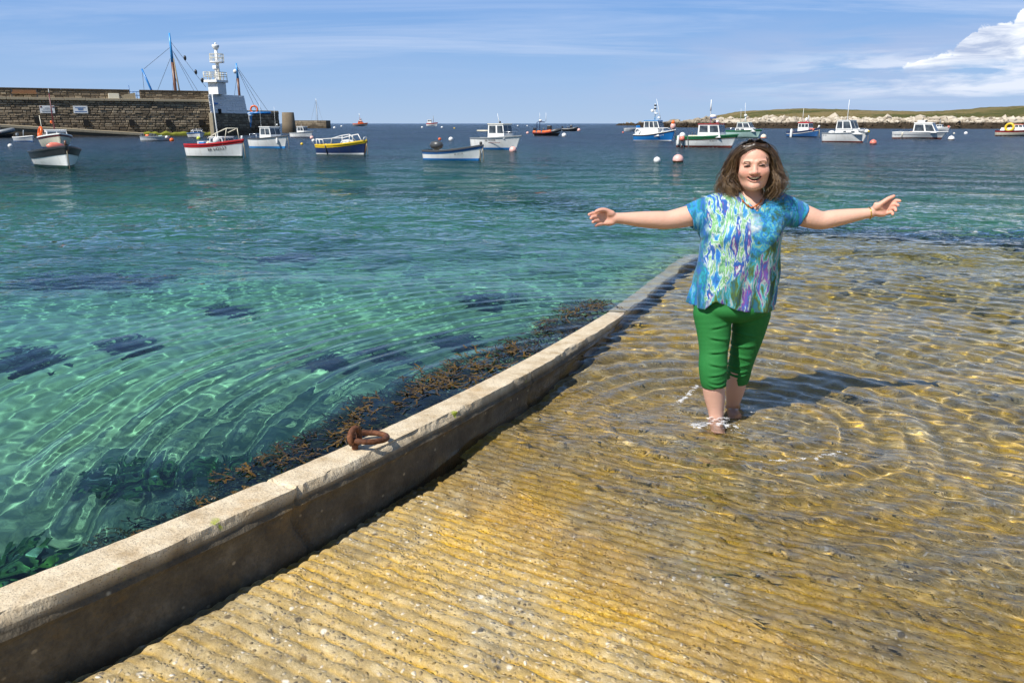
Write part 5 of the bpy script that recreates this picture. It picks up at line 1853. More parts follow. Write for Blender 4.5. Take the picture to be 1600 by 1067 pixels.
    ppm = FOCAL / (base.y * math.cos(PITCH) + CAM_H * math.sin(PITCH)) * 1.0     # photo pixels per metre there
    def M(px):
        return px / ppm
    box('tower_block', (M(19.5), M(18), M(17.5)), (M(2), 0, M(8.7)), wash, tw, bevel=0.03)
    box('gallery_floor', (M(27), M(24), M(3.5)), (M(0.5), 0, M(19.2)), wash, tw, bevel=0.03)
    hx, hy = M(12.7), M(11.3)
    zf = M(20.9)
    rail = PAL['cream']
    ps = [(-hx, -hy), (-hx / 3, -hy), (hx / 3, -hy), (hx, -hy), (hx, hy), (hx / 3, hy), (-hx / 3, hy), (-hx, hy), (-hx, 0), (hx, 0)]
    for x, y in ps:
        tube('gallery_post', [(x, y, zf), (x, y, zf + M(11.5))], 0.05, rail, tw, 6)
    for zz in (0.45, 0.72, 1.0):
        z = zf + M(11.5) * zz
        tube('gallery_rail', [(-hx, -hy, z), (hx, -hy, z), (hx, hy, z), (-hx, hy, z)], 0.04, rail, tw, 6, closed=True)
    lathe('lamp_post', [(M(2.2), 0), (M(2.2), M(2)), (M(1.7), M(2.4)), (M(1.7), M(14))], wash, tw, (-M(1), -M(3), zf), 12)
    box('small_lamp', (M(7), M(7), M(5)), (-M(1), -M(3), zf + M(18.5)), wash, tw, bevel=0.05)
    lathe('lamp_neck', [(M(1.7), 0), (M(3), M(3))], wash, tw, (-M(1), -M(3), zf + M(13.5)), 12)
    cx = M(14.5)
    lathe('column', [(M(3.6), 0), (M(3.2), M(22)), (M(2.6), M(47)), (M(2.1), M(70))], wash, tw, (cx, M(6), 0), 14)
    lathe('upper_gallery', [(M(2.5), 0), (M(10.5), M(0.8)), (M(10.8), M(2.4)), (M(2), M(2.5))], wash, tw, (cx, M(6), M(46.5)), 16)
    zu = M(49)
    for k in range(12):
        a = 2 * math.pi * k / 12
        tube('gallery_post', [(cx + M(10.2) * math.cos(a), M(6) + M(10.2) * math.sin(a), zu), (cx + M(10.2) * math.cos(a), M(6) + M(10.2) * math.sin(a), zu + M(11))], 0.035, rail, tw, 5)
    for zz in (0.5, 1.0):
        torus('gallery_rail', M(10.2), 0.035, rail, tw, (cx, M(6), zu + M(11) * zz), (0, 0, 0), 20, 5)
    lathe('main_lamp', [(M(2.1), 0), (M(3.2), M(1)), (M(5.2), M(4.5)), (M(5.4), M(7)), (M(4.8), M(7.4))], wash, tw, (cx, M(6), M(66)), 16)
    lathe('lamp_cap', ball_prof(M(1.6), 1.2), wash, tw, (cx, M(6), M(75)), 10)
    tube('ladder', [(cx - M(4), M(2), M(20)), (cx - M(3.3), M(2), M(47))], 0.05, rail, tw, 5)

    # ---- outer arm of the harbour wall behind
    r2 = empty('outer_pier', (0, 0, 0))
    tag(r2, 'lower outer pier arm with a squat stone head beyond the light bastion', 'pier')
    Y2 = B2.y * 1.18
    a = at_y(372, 205, Y2); b = at_y(438, 205, Y2 * 1.06)
    a.z = b.z = 0
    dd = (b - a).normalized(); bk = Vector((-dd.y, dd.x, 0)); bk = bk if bk.y > 0 else -bk
    h2 = at_y(405, 173, Y2 * 1.03).z
    wall_solid('wall_core', a, b, -2, h2, bk * 5, granite, r2, batter=0.03)
    stones('wall_stone', a, b, 0, h2 - 0.05, -bk, granite, r2, batter=0.03, seed=31, course=0.4)
    Y3 = Y2 * 1.03
    c0, c1 = at_y(438.5, 205, Y3), at_y(459.5, 205, Y3)
    h3 = at_y(448, 176, Y3).z
    w3 = c1.x - c0.x
    hd = lathe('pier_head', [(w3 / 2 * 1.05, -2), (w3 / 2 * 1.04, 0), (w3 / 2 * 0.86, h3), (w3 / 2 * 0.84, h3 + 0.02)], granite, r2, ((c0.x + c1.x) / 2, Y3 + w3 / 2, 0), 18)
    at = hd.data.attributes.new('tone', 'FLOAT', 'POINT'); at.data.foreach_set('value', [0.3] * len(hd.data.vertices))
    lb = torus('lifebuoy', 0.55, 0.14, PAL['orange'], None, (0, 0, 0), (R(90), 0, 0))
    q = at_y(398, 171.5, Y2 * 1.0)
    lb.location = (q.x, q.y - 0.3, q.z)
    tag(lb, 'orange lifebuoy hung on the outer pier arm', 'lifebuoy')
    r3 = empty('far_breakwater', (0, 0, 0))
    tag(r3, 'low dark breakwater far beyond the pier head', 'breakwater')
    Y4 = Y2 * 1.9
    a, b = at_y(452, 196, Y4), at_y(510, 196, Y4)
    a.z = b.z = 0
    h4 = at_y(480, 188.5, Y4).z
    wall_solid('wall_core', a, b, -2, h4, Vector((0, 6, 0)), granite, r3, batter=0.02)
    stones('wall_stone', a, b, 0, h4 - 0.1, Vector((0, -1, 0)), granite, r3, batter=0.02, seed=41, course=0.6, wmin=0.8, wmax=2.2)

    # ---- trawler moored behind the pier
    Yt = B2.y * 1.10
    tr = empty('trawler', (0, 0, 0))
    q = at_y(392, 207, Yt)
    tr.location = (q.x, q.y, 0)
    tag(tr, 'blue trawler behind the light bastion with blue and brown masts above the pier', 'boat')

    def loc(px, py, Y=None):
        v = at_y(px, py, Y or Yt)
        return v - Vector((q.x, q.y, 0))
    s_ = (loc(412, 200) - loc(330, 200)).x
    hp = Hull(s_ * 1.1, s_ * 0.25, 3.1, 2.0, transom=0.8, rake=0.08, draft=0.8)
    ro_ = Matrix.Translation(loc(352, 207) * 1.0 - Vector((0, 0, loc(352, 207).z)))
    for nm, lo, hi, off, key in (('hull', -0.8, None, 0, 'skyblue'), ('boot_stripe', -0.5, 0.9, 0.02, 'black')):
        o = hp.band(nm, (lambda t, lo=lo: lo), (lambda t, hi=hi: hp.sheer(t) if hi is None else hi), 4, off, PAL[key], tr)
        o.data.transform(ro_)
    o = hp.gunwale(PAL['white'], tr, 0.15, 0.08); o.data.transform(ro_)
    o = hp.deck(0.6, 0.8, PAL['grey'], tr); o.data.transform(ro_)
    wh = box('wheelhouse', (0.8, 1.2, 1.1), loc(387.5, 186), PAL['white'], tr, bevel=0.06)
    box('wheelhouse_roof', (1.2, 1.4, 0.12), loc(387.5, 180.6), PAL['white'], tr, bevel=0.05)
    box('window_pane', (0.35, 1.22, 0.4), loc(388.5, 185), PAL['glass'], wh)
    tube('boom', [loc(381, 177), loc(423, 176.5)], 0.16, PAL['blue'], tr, 8)
    tube('mast', [loc(374.5, 200), loc(374, 148), loc(371.5, 123)], 0.19, PAL['brown'], tr, 8)
    tube('mast_top', [loc(371.5, 123), loc(369, 99)], 0.19, PAL['skyblue'], tr, 8, r1=0.10)
    lathe('deck_lamp', ball_prof(0.32), PAL['white'], tr, loc(367.5, 112), 8)
    tube('mast', [loc(277, 200), loc(275, 150), loc(269.5, 98)], 0.23, PAL['brown'], tr, 8)
    tube('mast_top', [loc(269.5, 98), loc(264.5, 52)], 0.23, PAL['skyblue'], tr, 8, r1=0.12)
    tube('gaff_pole', [loc(245, 160), loc(221.5, 108)], 0.17, PAL['blue'], tr, 8, r1=0.13)
    tube('topping_tackle', [loc(271, 92), loc(278, 130), loc(282, 152)], 0.10, PAL['rope'], tr, 6)
    for a_, b_ in (((265, 75), (225, 108)), ((266, 92), (243, 150)), ((267, 66), (322, 137)), ((270, 80), (315, 152)), ((270, 80), (308, 152)),
                   ((270, 110), (284, 150)), ((370, 104), (420, 176)), ((371, 108), (402, 176)), ((371, 108), (412, 178)), ((370, 120), (366, 152)), ((222, 109), (226, 150)), ((271, 110), (270, 150))):
        tube('stay', [loc(*a_), loc(*b_)], 0.028, PAL['darkgrey'], tr, 5)
    for px_, py_ in ((289, 91), (306, 113), (316, 126)):
        lathe('stay_block', ball_prof(0.22, 1.7, 7), PAL['black'], tr, loc(px_, py_), 8)


def build_headland():
    # land to the right: a ring of sectors, shoreline about 270 m off, low hill behind
    pxs = np.linspace(985, 1900, 220)
    xs = (pxs - 800) / FOCAL
    az = np.arctan(xs / math.cos(PITCH) * 1.0)
    # shore distance and hill height along the picture columns
    shore = np.interp(pxs, [985, 1060, 1150, 1250, 1400, 1600, 1900], [330, 300, 262, 255, 262, 268, 270])
    topy = np.interp(pxs, [985, 1045, 1062, 1090, 1130, 1160, 1220, 1262, 1300, 1400, 1450, 1500, 1560, 1600, 1700, 1900],
                     [193, 190.5, 189, 183.5, 177, 174.5, 172.8, 173.5, 175.5, 178, 175.5, 172, 171, 169.5, 167, 166])
    dist = np.array([0, 2, 5, 8, 11, 14, 17, 20, 26, 34, 46, 62, 85, 120, 180, 260])
    n = len(dist)
    P = np.zeros((len(pxs), n, 3))
    el = np.zeros((len(pxs), n))
    for i in range(len(pxs)):
        R0 = shore[i] + 5 * mnoise.noise(Vector((pxs[i] * 0.06, 0, 3))) + 2 * mnoise.noise(Vector((pxs[i] * 0.3, 1, 3)))
        ang = (193 - topy[i] + 1.5) * 0.000748                # hill crest above the horizon
        hill = CAM_H + ang * (R0 + 85)
        for j, dd in enumerate(dist):
            rr = R0 + dd
            wx, wy = rr * math.sin(az[i]), rr * math.cos(az[i])
            prof = np.interp(dd, [0, 5, 11, 17, 20, 34, 62, 85, 120, 260], [-0.8, 0.9, 1.7, 2.6, 2.9, 2.9 + 0.35 * max(0, hill - 2.9), 2.9 + 0.8 * max(0, hill - 2.9), max(hill, 2.9), hill * 0.9, hill * 0.6])
            scl = min(1.0, max(0.25, hill / 4.2))
            if prof > 0:
                prof *= scl
            nz = mnoise.fractal(Vector((wx * 0.12, wy * 0.12, 0)), 1.0, 2.0, 4)
            rough = 0.55 if dd < 20 else 0.30
            P[i, j] = (wx, wy, prof + nz * rough)
            el[i, j] = dd
    m, t = mat_new('headland')
    out = t.add('ShaderNodeOutputMaterial')
    co = t.coord('Object')
    x, y, z = t.sep(co)
    inl = t.attr('inland')
    big = t.noise(t.mapping(co, scale=(0.6, 1.0, 1)), 0.045, 5, 0.6)
    med = t.noise(co, 0.35, 5, 0.65)
    fine = t.noise(co, 1.6, 5, 0.65)
    grass = t.ramp(t.math('ADD', t.math('MULTIPLY', big, 0.6), t.math('MULTIPLY', med, 0.4)), [(0.34, (0.055, 0.065, 0.016)), (0.45, (0.10, 0.10, 0.030)), (0.53, (0.19, 0.15, 0.060)), (0.66, (0.27, 0.20, 0.10))])
    grass = t.mix(t.math('MULTIPLY', t.ramp(fine, [(0.5, 0), (0.7, 1)]), 0.5), grass, (0.035, 0.05, 0.012))
    rock = t.ramp(fine, [(0.3, (0.10, 0.085, 0.06)), (0.6, (0.30, 0.26, 0.20))])
    dark = t.ramp(fine, [(0.3, (0.018, 0.014, 0.009)), (0.7, (0.07, 0.052, 0.032))])
    zz = t.math('ADD', z, t.math('MULTIPLY', t.math('SUBTRACT', med, 0.5), 0.9))
    c = t.mix(t.ramp(t.math('MULTIPLY', zz, 0.25), [(0.40, 0), (0.46, 1)]), dark, rock)
    gi = t.math('ADD', inl, t.math('MULTIPLY', t.math('SUBTRACT', med, 0.5), 9.0))
    c = t.mix(t.ramp(t.math('MULTIPLY', gi, 0.02), [(0.36, 0), (0.44, 1)]), c, grass)
    p = t.add('ShaderNodeBsdfPrincipled', inp={'Base Color': c, 'Roughness': 0.95, 'Specular IOR Level': 0.15})
    t.link(t.bump(t.math('ADD', med, fine), 0.9, 0.7), p.inputs['Normal'])
    t.link(p.outputs[0], out.inputs[0])
    o = grid_mesh('headland', P, m, smooth=True, attrs={'inland': el})
    o.data.flip_normals()
    tag(o, kind='structure')

    # shore boulders, far too many to count
    pale, t = mat_new('shore_boulder')
    out = t.add('ShaderNodeOutputMaterial')
    co = t.coord('Object')
    z = t.sep(co)[2]
    tone = t.attr('tone')
    c = t.ramp(tone, [(0.0, (0.15, 0.12, 0.085)), (0.4, (0.32, 0.27, 0.20)), (0.8, (0.52, 0.46, 0.37))])
    zz = t.math('ADD', z, t.math('MULTIPLY', t.math('SUBTRACT', t.noise(co, 0.3, 3), 0.5), 1.0))
    c = t.mix(t.ramp(t.math('MULTIPLY', zz, 0.25), [(0.38, 1), (0.50, 0)]), c, t.ramp(tone, [(0, (0.02, 0.015, 0.01)), (1, (0.085, 0.062, 0.04))]))
    p = t.add('ShaderNodeBsdfPrincipled', inp={'Base Color': c, 'Roughness': 0.95, 'Specular IOR Level': 0.2})
    t.link(p.outputs[0], out.inputs[0])
    g = np.random.default_rng(12)
    N = 7000
    bm = bmesh.new()
    bmesh.ops.create_icosphere(bm, subdivisions=1, radius=1)
    bv = np.array([v.co[:] for v in bm.verts]); bf = np.array([[v.index for v in f.verts] for f in bm.faces])
    bm.free()
    Vs, Fs, Ts = [], [], []
    for k in range(N):
        i = g.uniform(0, len(pxs) - 1.01)
        lo = pxs[int(i)] < 1095
        dd = g.uniform(1, 30) if lo else np.clip(g.normal(13.0, 3.2), 2, 18)
        i0 = int(i)
        j = np.searchsorted(dist, dd) - 1
        fx = (dd - dist[j]) / (dist[j + 1] - dist[j])
        b = P[i0, j] * (1 - fx) + P[i0, j + 1] * fx
        b2 = P[i0 + 1, j] * (1 - fx) + P[i0 + 1, j + 1] * fx
        b = b + (b2 - b) * (i - i0)
        s = g.lognormal(-0.85, 0.42)
        v = bv * (1 + 0.35 * (g.random((len(bv), 1)) - 0.5) * 2) * np.array([s * g.uniform(0.8, 1.5), s * g.uniform(0.7, 1.2), s * g.uniform(0.5, 0.95)])
        a = g.uniform(0, 6.28)
        ca, sa = math.cos(a), math.sin(a)
        v = np.stack([v[:, 0] * ca - v[:, 1] * sa, v[:, 0] * sa + v[:, 1] * ca, v[:, 2]], -1) + b + np.array([0, 0, s * 0.25])
        Fs.append(bf + len(bv) * k)
        Vs.append(v)
        Ts.append(np.full(len(bv), np.clip(g.normal(0.42 if lo else 0.62, 0.22), 0, 1) * (0.6 if lo else 1)))
    me = bpy.data.meshes.new('shore_boulders')
    fast_mesh(me, np.concatenate(Vs), np.concatenate(Fs), False)
    me.materials.append(pale)
    at = me.attributes.new('tone', 'FLOAT', 'POINT')
    at.data.foreach_set('value', np.concatenate(Ts).astype(np.float32))
    o = bpy.data.objects.new('shore_boulders', me)
    COL.objects.link(o)
    tag(o, 'band of pale boulders along the headland shore', 'boulders', kind='stuff')

    # low skerries off the point
    for (x0, x1, yb, ht, lab) in ((962, 1004, 196.6, 7, 'low brown skerry off the headland point'), (1000, 1062, 197.6, 8.5, 'broken brown rocks running out from the headland')):
        c = ground((x0 + x1) / 2, yb)
        dep = c.y * math.cos(PITCH)
        w = (x1 - x0) / FOCAL * dep
        h = ht * 0.000748 * c.y
        g2 = np.random.default_rng(int(x0))
        n1, m1 = 60, 10
        P2 = np.zeros((n1, m1, 3))
        for i in range(n1):
            u = i / (n1 - 1)
            env = math.sin(u * math.pi) ** 0.6
            for j in range(m1):
                v = j / (m1 - 1)
                hh = h * env * math.sin(v * math.pi) ** 0.7 * (0.75 + 0.7 * mnoise.fractal(Vector((u * 9 + x0, v * 3, 0)), 1, 2, 4))
                P2[i, j] = (c.x + (u - 0.5) * w, c.y + v * w * 0.4, hh - 0.5)
        o = grid_mesh('rock_skerry', P2, m, smooth=False, attrs={'inland': np.full((n1, m1), 6.0)})
        o.data.flip_normals()
        tag(o, lab, 'rocks')


build_pier()
build_headland()
# ================================================================== the person
class Field:
    """distance field on an uneven grid, meshed with surface nets"""
    def __init__(s, xs, ys, zs, fill=0.3):
        s.x, s.y, s.z = [np.asarray(a, dtype=np.float32) for a in (xs, ys, zs)]
        s.D = np.full((len(s.x), len(s.y), len(s.z)), fill, dtype=np.float32)
        s.headrot, s.headscale = 0, 1

    def sl(s, lo, hi):
        r = []
        for ax, a, b in zip((s.x, s.y, s.z), lo, hi):
            i0 = max(0, int(np.searchsorted(ax, a)) - 1)
            i1 = min(len(ax), int(np.searchsorted(ax, b)) + 1)
            if i1 <= i0:
                return None
            r.append(slice(i0, i1))
        return tuple(r)

    def grid(s, q):
        return s.x[q[0]][:, None, None], s.y[q[1]][None, :, None], s.z[q[2]][None, None, :]

    def put(s, q, d, k, mode):
        A = s.D[q]
        if mode == 'add':
            if k > 0:
                h = np.maximum(k - np.abs(A - d), 0) / k
                s.D[q] = np.minimum(A, d) - h * h * k * 0.25
            else:
                s.D[q] = np.minimum(A, d)
        elif mode == 'sub':
            d = -d
            if k > 0:
                h = np.maximum(k - np.abs(A - d), 0) / k
                s.D[q] = np.maximum(A, d) + h * h * k * 0.25
            else:
                s.D[q] = np.maximum(A, d)
        elif mode == 'and':
            s.D[q] = np.maximum(A, d)

    def cone(s, a, b, ra, rb, k=0.02, mode='add', fy=1.0):
        a = np.array(a, float); b = np.array(b, float)
        m = max(ra, rb) * max(1, 1 / fy) + k + 0.02
        q = s.sl(np.minimum(a, b) - m, np.maximum(a, b) + m)
        if q is None:
            return
        X, Y, Z = s.grid(q)
        d = b - a
        L2 = float(d @ d) + 1e-12
        t = np.clip(((X - a[0]) * d[0] + (Y - a[1]) * d[1] + (Z - a[2]) * d[2]) / L2, 0, 1)
        px, py, pz = X - a[0] - t * d[0], (Y - a[1] - t * d[1]) * fy, Z - a[2] - t * d[2]
        s.put(q, np.sqrt(px * px + py * py + pz * pz) - (ra + (rb - ra) * t), k, mode)

    def chain(s, pts, rs, k=0.02, mode='add', fy=1.0, fine=4):
        pts = np.array(pts, float); rs = np.array(rs, float)
        if fine > 1 and len(pts) > 2:                     # round the joints off
            q = np.concatenate([pts, rs[:, None]], 1)
            e = np.concatenate([[2 * q[0] - q[1]], q, [2 * q[-1] - q[-2]]])
            o = []
            for i in range(len(q) - 1):
                p0, p1, p2, p3 = e[i:i + 4]
                for j in range(fine):
                    f = j / fine
                    o.append(0.5 * ((2 * p1) + (-p0 + p2) * f + (2 * p0 - 5 * p1 + 4 * p2 - p3) * f * f + (-p0 + 3 * p1 - 3 * p2 + p3) * f ** 3))
            o.append(q[-1])
            o = np.array(o)
            pts, rs = o[:, :3], o[:, 3]
        m = rs.max() * max(1, 1 / fy) + k + 0.02
        q = s.sl(pts.min(0) - m, pts.max(0) + m)
        if q is None:
            return
        best = np.full(s.D[q].shape, 0.3, dtype=np.float32)
        keep, s_D = s.D, None
        for i in range(len(pts) - 1):
            a, b = pts[i], pts[i + 1]
            mm = max(rs[i], rs[i + 1]) * max(1, 1 / fy) + k + 0.02
            w = s.sl(np.minimum(a, b) - mm, np.maximum(a, b) + mm)
            if w is None:
                continue
            X, Y, Z = s.grid(w)
            d = b - a
            t = np.clip(((X - a[0]) * d[0] + (Y - a[1]) * d[1] + (Z - a[2]) * d[2]) / (float(d @ d) + 1e-12), 0, 1)
            px, py, pz = X - a[0] - t * d[0], (Y - a[1] - t * d[1]) * fy, Z - a[2] - t * d[2]
            dist = np.sqrt(px * px + py * py + pz * pz) - (rs[i] + (rs[i + 1] - rs[i]) * t)
            loc = tuple(slice(c.start - r.start, c.stop - r.start) for c, r in zip(w, q))
            best[loc] = np.minimum(best[loc], dist)
        s.put(q, best, k, mode)

    def ell(s, c, r, k=0.02, mode='add', R_=None):
        c = np.array(c, float); r = np.array(r, float)
        if R_ is not None and R_ is s.headrot:
            r = r * s.headscale
        m = r.max() + k + 0.02
        q = s.sl(c - m, c + m)
        if q is None:
            return
        X, Y, Z = s.grid(q)
        dx, dy, dz = X - c[0], Y - c[1], Z - c[2]
        if R_ is not None:
            M = np.array(R_.to_matrix().transposed())
            dx, dy, dz = (M[0, 0] * dx + M[0, 1] * dy + M[0, 2] * dz, M[1, 0] * dx + M[1, 1] * dy + M[1, 2] * dz, M[2, 0] * dx + M[2, 1] * dy + M[2, 2] * dz)
        k0 = np.sqrt((dx / r[0]) ** 2 + (dy / r[1]) ** 2 + (dz / r[2]) ** 2)
        k1 = np.sqrt((dx / r[0] ** 2) ** 2 + (dy / r[1] ** 2) ** 2 + (dz / r[2] ** 2) ** 2) + 1e-9
        s.put(q, k0 * (k0 - 1) / k1, k, mode)

    def mesh(s):
        D = s.D
        neg = D < 0
        c = [neg[i:D.shape[0] - 1 + i, j:D.shape[1] - 1 + j, k:D.shape[2] - 1 + k] for i in (0, 1) for j in (0, 1) for k in (0, 1)]
        cnt = sum(a.astype(np.int8) for a in c)
        act = (cnt > 0) & (cnt < 8)
        I, J, K = np.nonzero(act)
        vid = np.full(act.shape, -1, dtype=np.int32)
        vid[I, J, K] = np.arange(len(I))
        P = np.zeros((len(I), 3)); W = np.zeros(len(I))
        off = [(i, j, k) for i in (0, 1) for j in (0, 1) for k in (0, 1)]
        edges = [(a, b) for a in range(8) for b in range(8) if a < b and sum(abs(off[a][m] - off[b][m]) for m in range(3)) == 1]
        ax = (s.x, s.y, s.z)
        vals = [D[I + o[0], J + o[1], K + o[2]] for o in off]
        for a, b in edges:
            va, vb = vals[a], vals[b]
            m = (va < 0) != (vb < 0)
            t = np.where(m, va / np.where(m, va - vb, 1), 0)
            for n, (idx, axn) in enumerate(zip((I, J, K), ax)):
                pa = axn[idx + off[a][n]]; pb = axn[idx + off[b][n]]
                P[:, n] += np.where(m, pa + (pb - pa) * t, 0)
            W += m
        P /= W[:, None]
        F = []
        # faces across each grid edge with a sign change
        for axis in range(3):
            sl0 = [slice(1, n - 1) for n in D.shape]; sl1 = list(sl0)
            sl0[axis] = slice(0, D.shape[axis] - 1); sl1[axis] = slice(1, D.shape[axis])
            a, b = neg[tuple(sl0)], neg[tuple(sl1)]
            e = np.argwhere(a != b)
            if len(e) == 0:
                continue
            flip = a[tuple(e.T)]
            base = e.copy()
            u, v = [(1, 2), (2, 0), (0, 1)][axis]
            base[:, u] += 1; base[:, v] += 1              # grid index of the edge's lower node
            q = []
            for du, dv in ((-1, -1), (0, -1), (0, 0), (-1, 0)):
                n = base.copy(); n[:, u] += du; n[:, v] += dv
                q.append(vid[n[:, 0], n[:, 1], n[:, 2]])
            q = np.stack(q, -1)
            q = np.where(flip[:, None], q, q[:, ::-1])
            F.append(q)
        F = np.concatenate(F)
        F = F[(F >= 0).all(1)]
        return P, F


def axis_of(segs):
    """[(start, end, step), ...] -> coordinates"""
    v = []
    for a, b, st in segs:
        v += list(np.arange(a, b - st * 0.3, st))
    v.append(segs[-1][1])
    return np.array(v)


def field_obj(name, F_, mat, parent, relax=1):
    P, F = F_.mesh()
    for _ in range(relax):                                   # light relaxation
        acc = np.zeros_like(P); n = np.zeros(len(P))
        for a, b in ((0, 1), (1, 2), (2, 3), (3, 0)):
            np.add.at(acc, F[:, a], P[F[:, b]]); np.add.at(n, F[:, a], 1)
            np.add.at(acc, F[:, b], P[F[:, a]]); np.add.at(n, F[:, b], 1)
        P = P * 0.5 + 0.5 * acc / np.maximum(n, 1)[:, None]
    me = bpy.data.meshes.new(name)
    fast_mesh(me, P, F, True)
    me.materials.append(mat)
    o = bpy.data.objects.new(name, me)
    COL.objects.link(o)
    o.parent = parent
    return o, P


YP = 4.05                                    # her distance from the camera
PX0 = at_y(1152, 480, YP).x
_s, _l = xy_to_sl(PX0, YP)
PZ0 = ramp_z(_s, _l)


def pp(px, py, dy=0.0):
    """photo pixel -> her own coordinates, dy metres behind her middle plane"""
    v = at_y(px, py, YP + dy)
    return (v.x - PX0, dy, v.z - PZ0)


def skin_mat():
    m, t = mat_new('skin')
    out = t.add('ShaderNodeOutputMaterial')
    co = t.coord('Object')
    c = t.attr('tint', 'Color')
    n = t.noise(co, 60, 4, 0.6)
    n2 = t.noise(co, 14, 4, 0.6)
    c = t.mix(t.math('MULTIPLY', n2, 0.35), c, t.mix(0.5, c, (0.55, 0.22, 0.16)))
    p = t.add('ShaderNodeBsdfPrincipled', inp={'Base Color': c, 'Roughness': 0.55, 'Subsurface Weight': 0.06, 'Subsurface Radius': (0.012, 0.005, 0.003), 'Subsurface Scale': 1.0})
    t.link(t.bump(t.math('ADD', n, t.math('MULTIPLY', n2, 0.8)), 0.35, 0.004), p.inputs['Normal'])
    t.link(p.outputs[0], out.inputs[0])
    return m


def shirt_mat():
    m, t = mat_new('printed_jersey')
    out = t.add('ShaderNodeOutputMaterial')
    co = t.coord('Object')
    x, y, z = t.sep(co)
    wv = t.add('ShaderNodeVectorMath', operation='MULTIPLY_ADD', inp={0: t.noise(co, 9, 4, 0.6, 0, 1), 1: (0.05, 0.05, 0.05), 2: co}).outputs[0]

    def strokes(rot, sc, seed):
        v = t.mapping(wv, loc=(seed, seed * 0.7, seed * 0.3), rot=(0, rot, 0), scale=(1, 0.15, 0.22))
        return t.noise(v, sc, 4, 0.55, 0.5)
    blue, teal, navy = (0.025, 0.13, 0.50), (0.02, 0.33, 0.46), (0.012, 0.035, 0.19)
    white, green, olive, purple = (0.74, 0.78, 0.74), (0.14, 0.40, 0.10), (0.055, 0.10, 0.03), (0.26, 0.06, 0.30)
    s1 = strokes(R(12), 29, 1.0)
    left = t.ramp(s1, [(0.0, navy), (0.30, blue), (0.38, (0.04, 0.22, 0.60)), (0.42, (0.10, 0.42, 0.62)), (0.455, white), (0.475, green), (0.51, (0.30, 0.55, 0.32)), (0.535, white), (0.555, blue), (0.60, (0.03, 0.12, 0.42)), (0.63, purple), (0.66, white), (0.70, teal)])
    s2 = t.noise(wv, 25, 7, 0.68, 0.8)
    mottle = t.ramp(s2, [(0.0, navy), (0.36, (0.02, 0.12, 0.24)), (0.43, olive), (0.48, (0.02, 0.28, 0.33)), (0.53, blue), (0.58, (0.05, 0.42, 0.62)), (0.64, (0.20, 0.40, 0.22)), (0.72, white)])
    s3 = strokes(R(-22), 38, 4.0)
    sleeve = t.ramp(s3, [(0.0, navy), (0.36, (0.02, 0.15, 0.22)), (0.44, blue), (0.50, (0.02, 0.20, 0.24)), (0.55, teal), (0.60, (0.03, 0.20, 0.60)), (0.66, (0.16, 0.46, 0.60))])
    s4 = strokes(R(25), 27, 7.0)
    low = t.ramp(s4, [(0.0, navy), (0.33, (0.02, 0.14, 0.20)), (0.42, olive), (0.47, (0.12, 0.22, 0.05)), (0.51, teal), (0.55, (0.42, 0.50, 0.45)), (0.58, purple), (0.63, blue), (0.70, white)])
    # where each motif lies
    e = t.math('MULTIPLY', t.math('SUBTRACT', t.noise(co, 7, 3, 0.6), 0.5), 0.12)
    xr = t.math('ADD', t.math('SUBTRACT', x, SHIRT_C[0]), e)
    zr = t.math('ADD', t.math('SUBTRACT', z, SHIRT_C[1]), e)
    c = t.mix(t.ramp(t.math('MULTIPLY_ADD', xr, 4.0, 0.5), [(0.50, 0), (0.56, 1)]), left, mottle)
    diag = t.math('SUBTRACT', t.math('MULTIPLY', xr, 0.95), t.math('ADD', zr, 0.08))        # lower right of the diagonal
    c = t.mix(t.ramp(t.math('MULTIPLY_ADD', diag, 4.0, 0.5), [(0.49, 0), (0.53, 1)]), c, low)
    # bold white blaze on the chest
    bl = t.add('ShaderNodeVectorMath', operation='LENGTH', inp={0: t.comb(t.math('MULTIPLY', t.math('SUBTRACT', xr, 0.02), 1.1), 0.0, t.math('SUBTRACT', zr, 0.125))}).outputs['Value']
    c = t.mix(t.math('MULTIPLY', t.ramp(bl, [(0.026, 1), (0.052, 0)]), t.ramp(s2, [(0.40, 1), (0.60, 0.2)])), c, (0.78, 0.80, 0.80))
    ax = t.math('ABSOLUTE', t.math('SUBTRACT', x, SHIRT_C[0]))
    c = t.mix(t.ramp(t.math('ADD', ax, e), [(0.185, 0), (0.205, 1)]), c, sleeve)
    c = t.mix(1.0, c, (0.80, 0.84, 0.84), 'MULTIPLY')
    c = t.mix(t.math('MULTIPLY', t.ramp(t.noise(co, 34, 5, 0.7), [(0.52, 0), (0.62, 1)]), 0.55), c, (0.015, 0.10, 0.17))
    wt = t.noise(co, 420, 2, 0.5)
    p = t.add('ShaderNodeBsdfPrincipled', inp={'Base Color': c, 'Roughness': 0.8, 'Specular IOR Level': 0.25, 'Sheen Weight': 0.15})
    t.link(t.bump(wt, 0.25, 0.001), p.inputs['Normal'])
    t.link(p.outputs[0], out.inputs[0])
    return m


SHIRT_C = (0.0, 0.0)


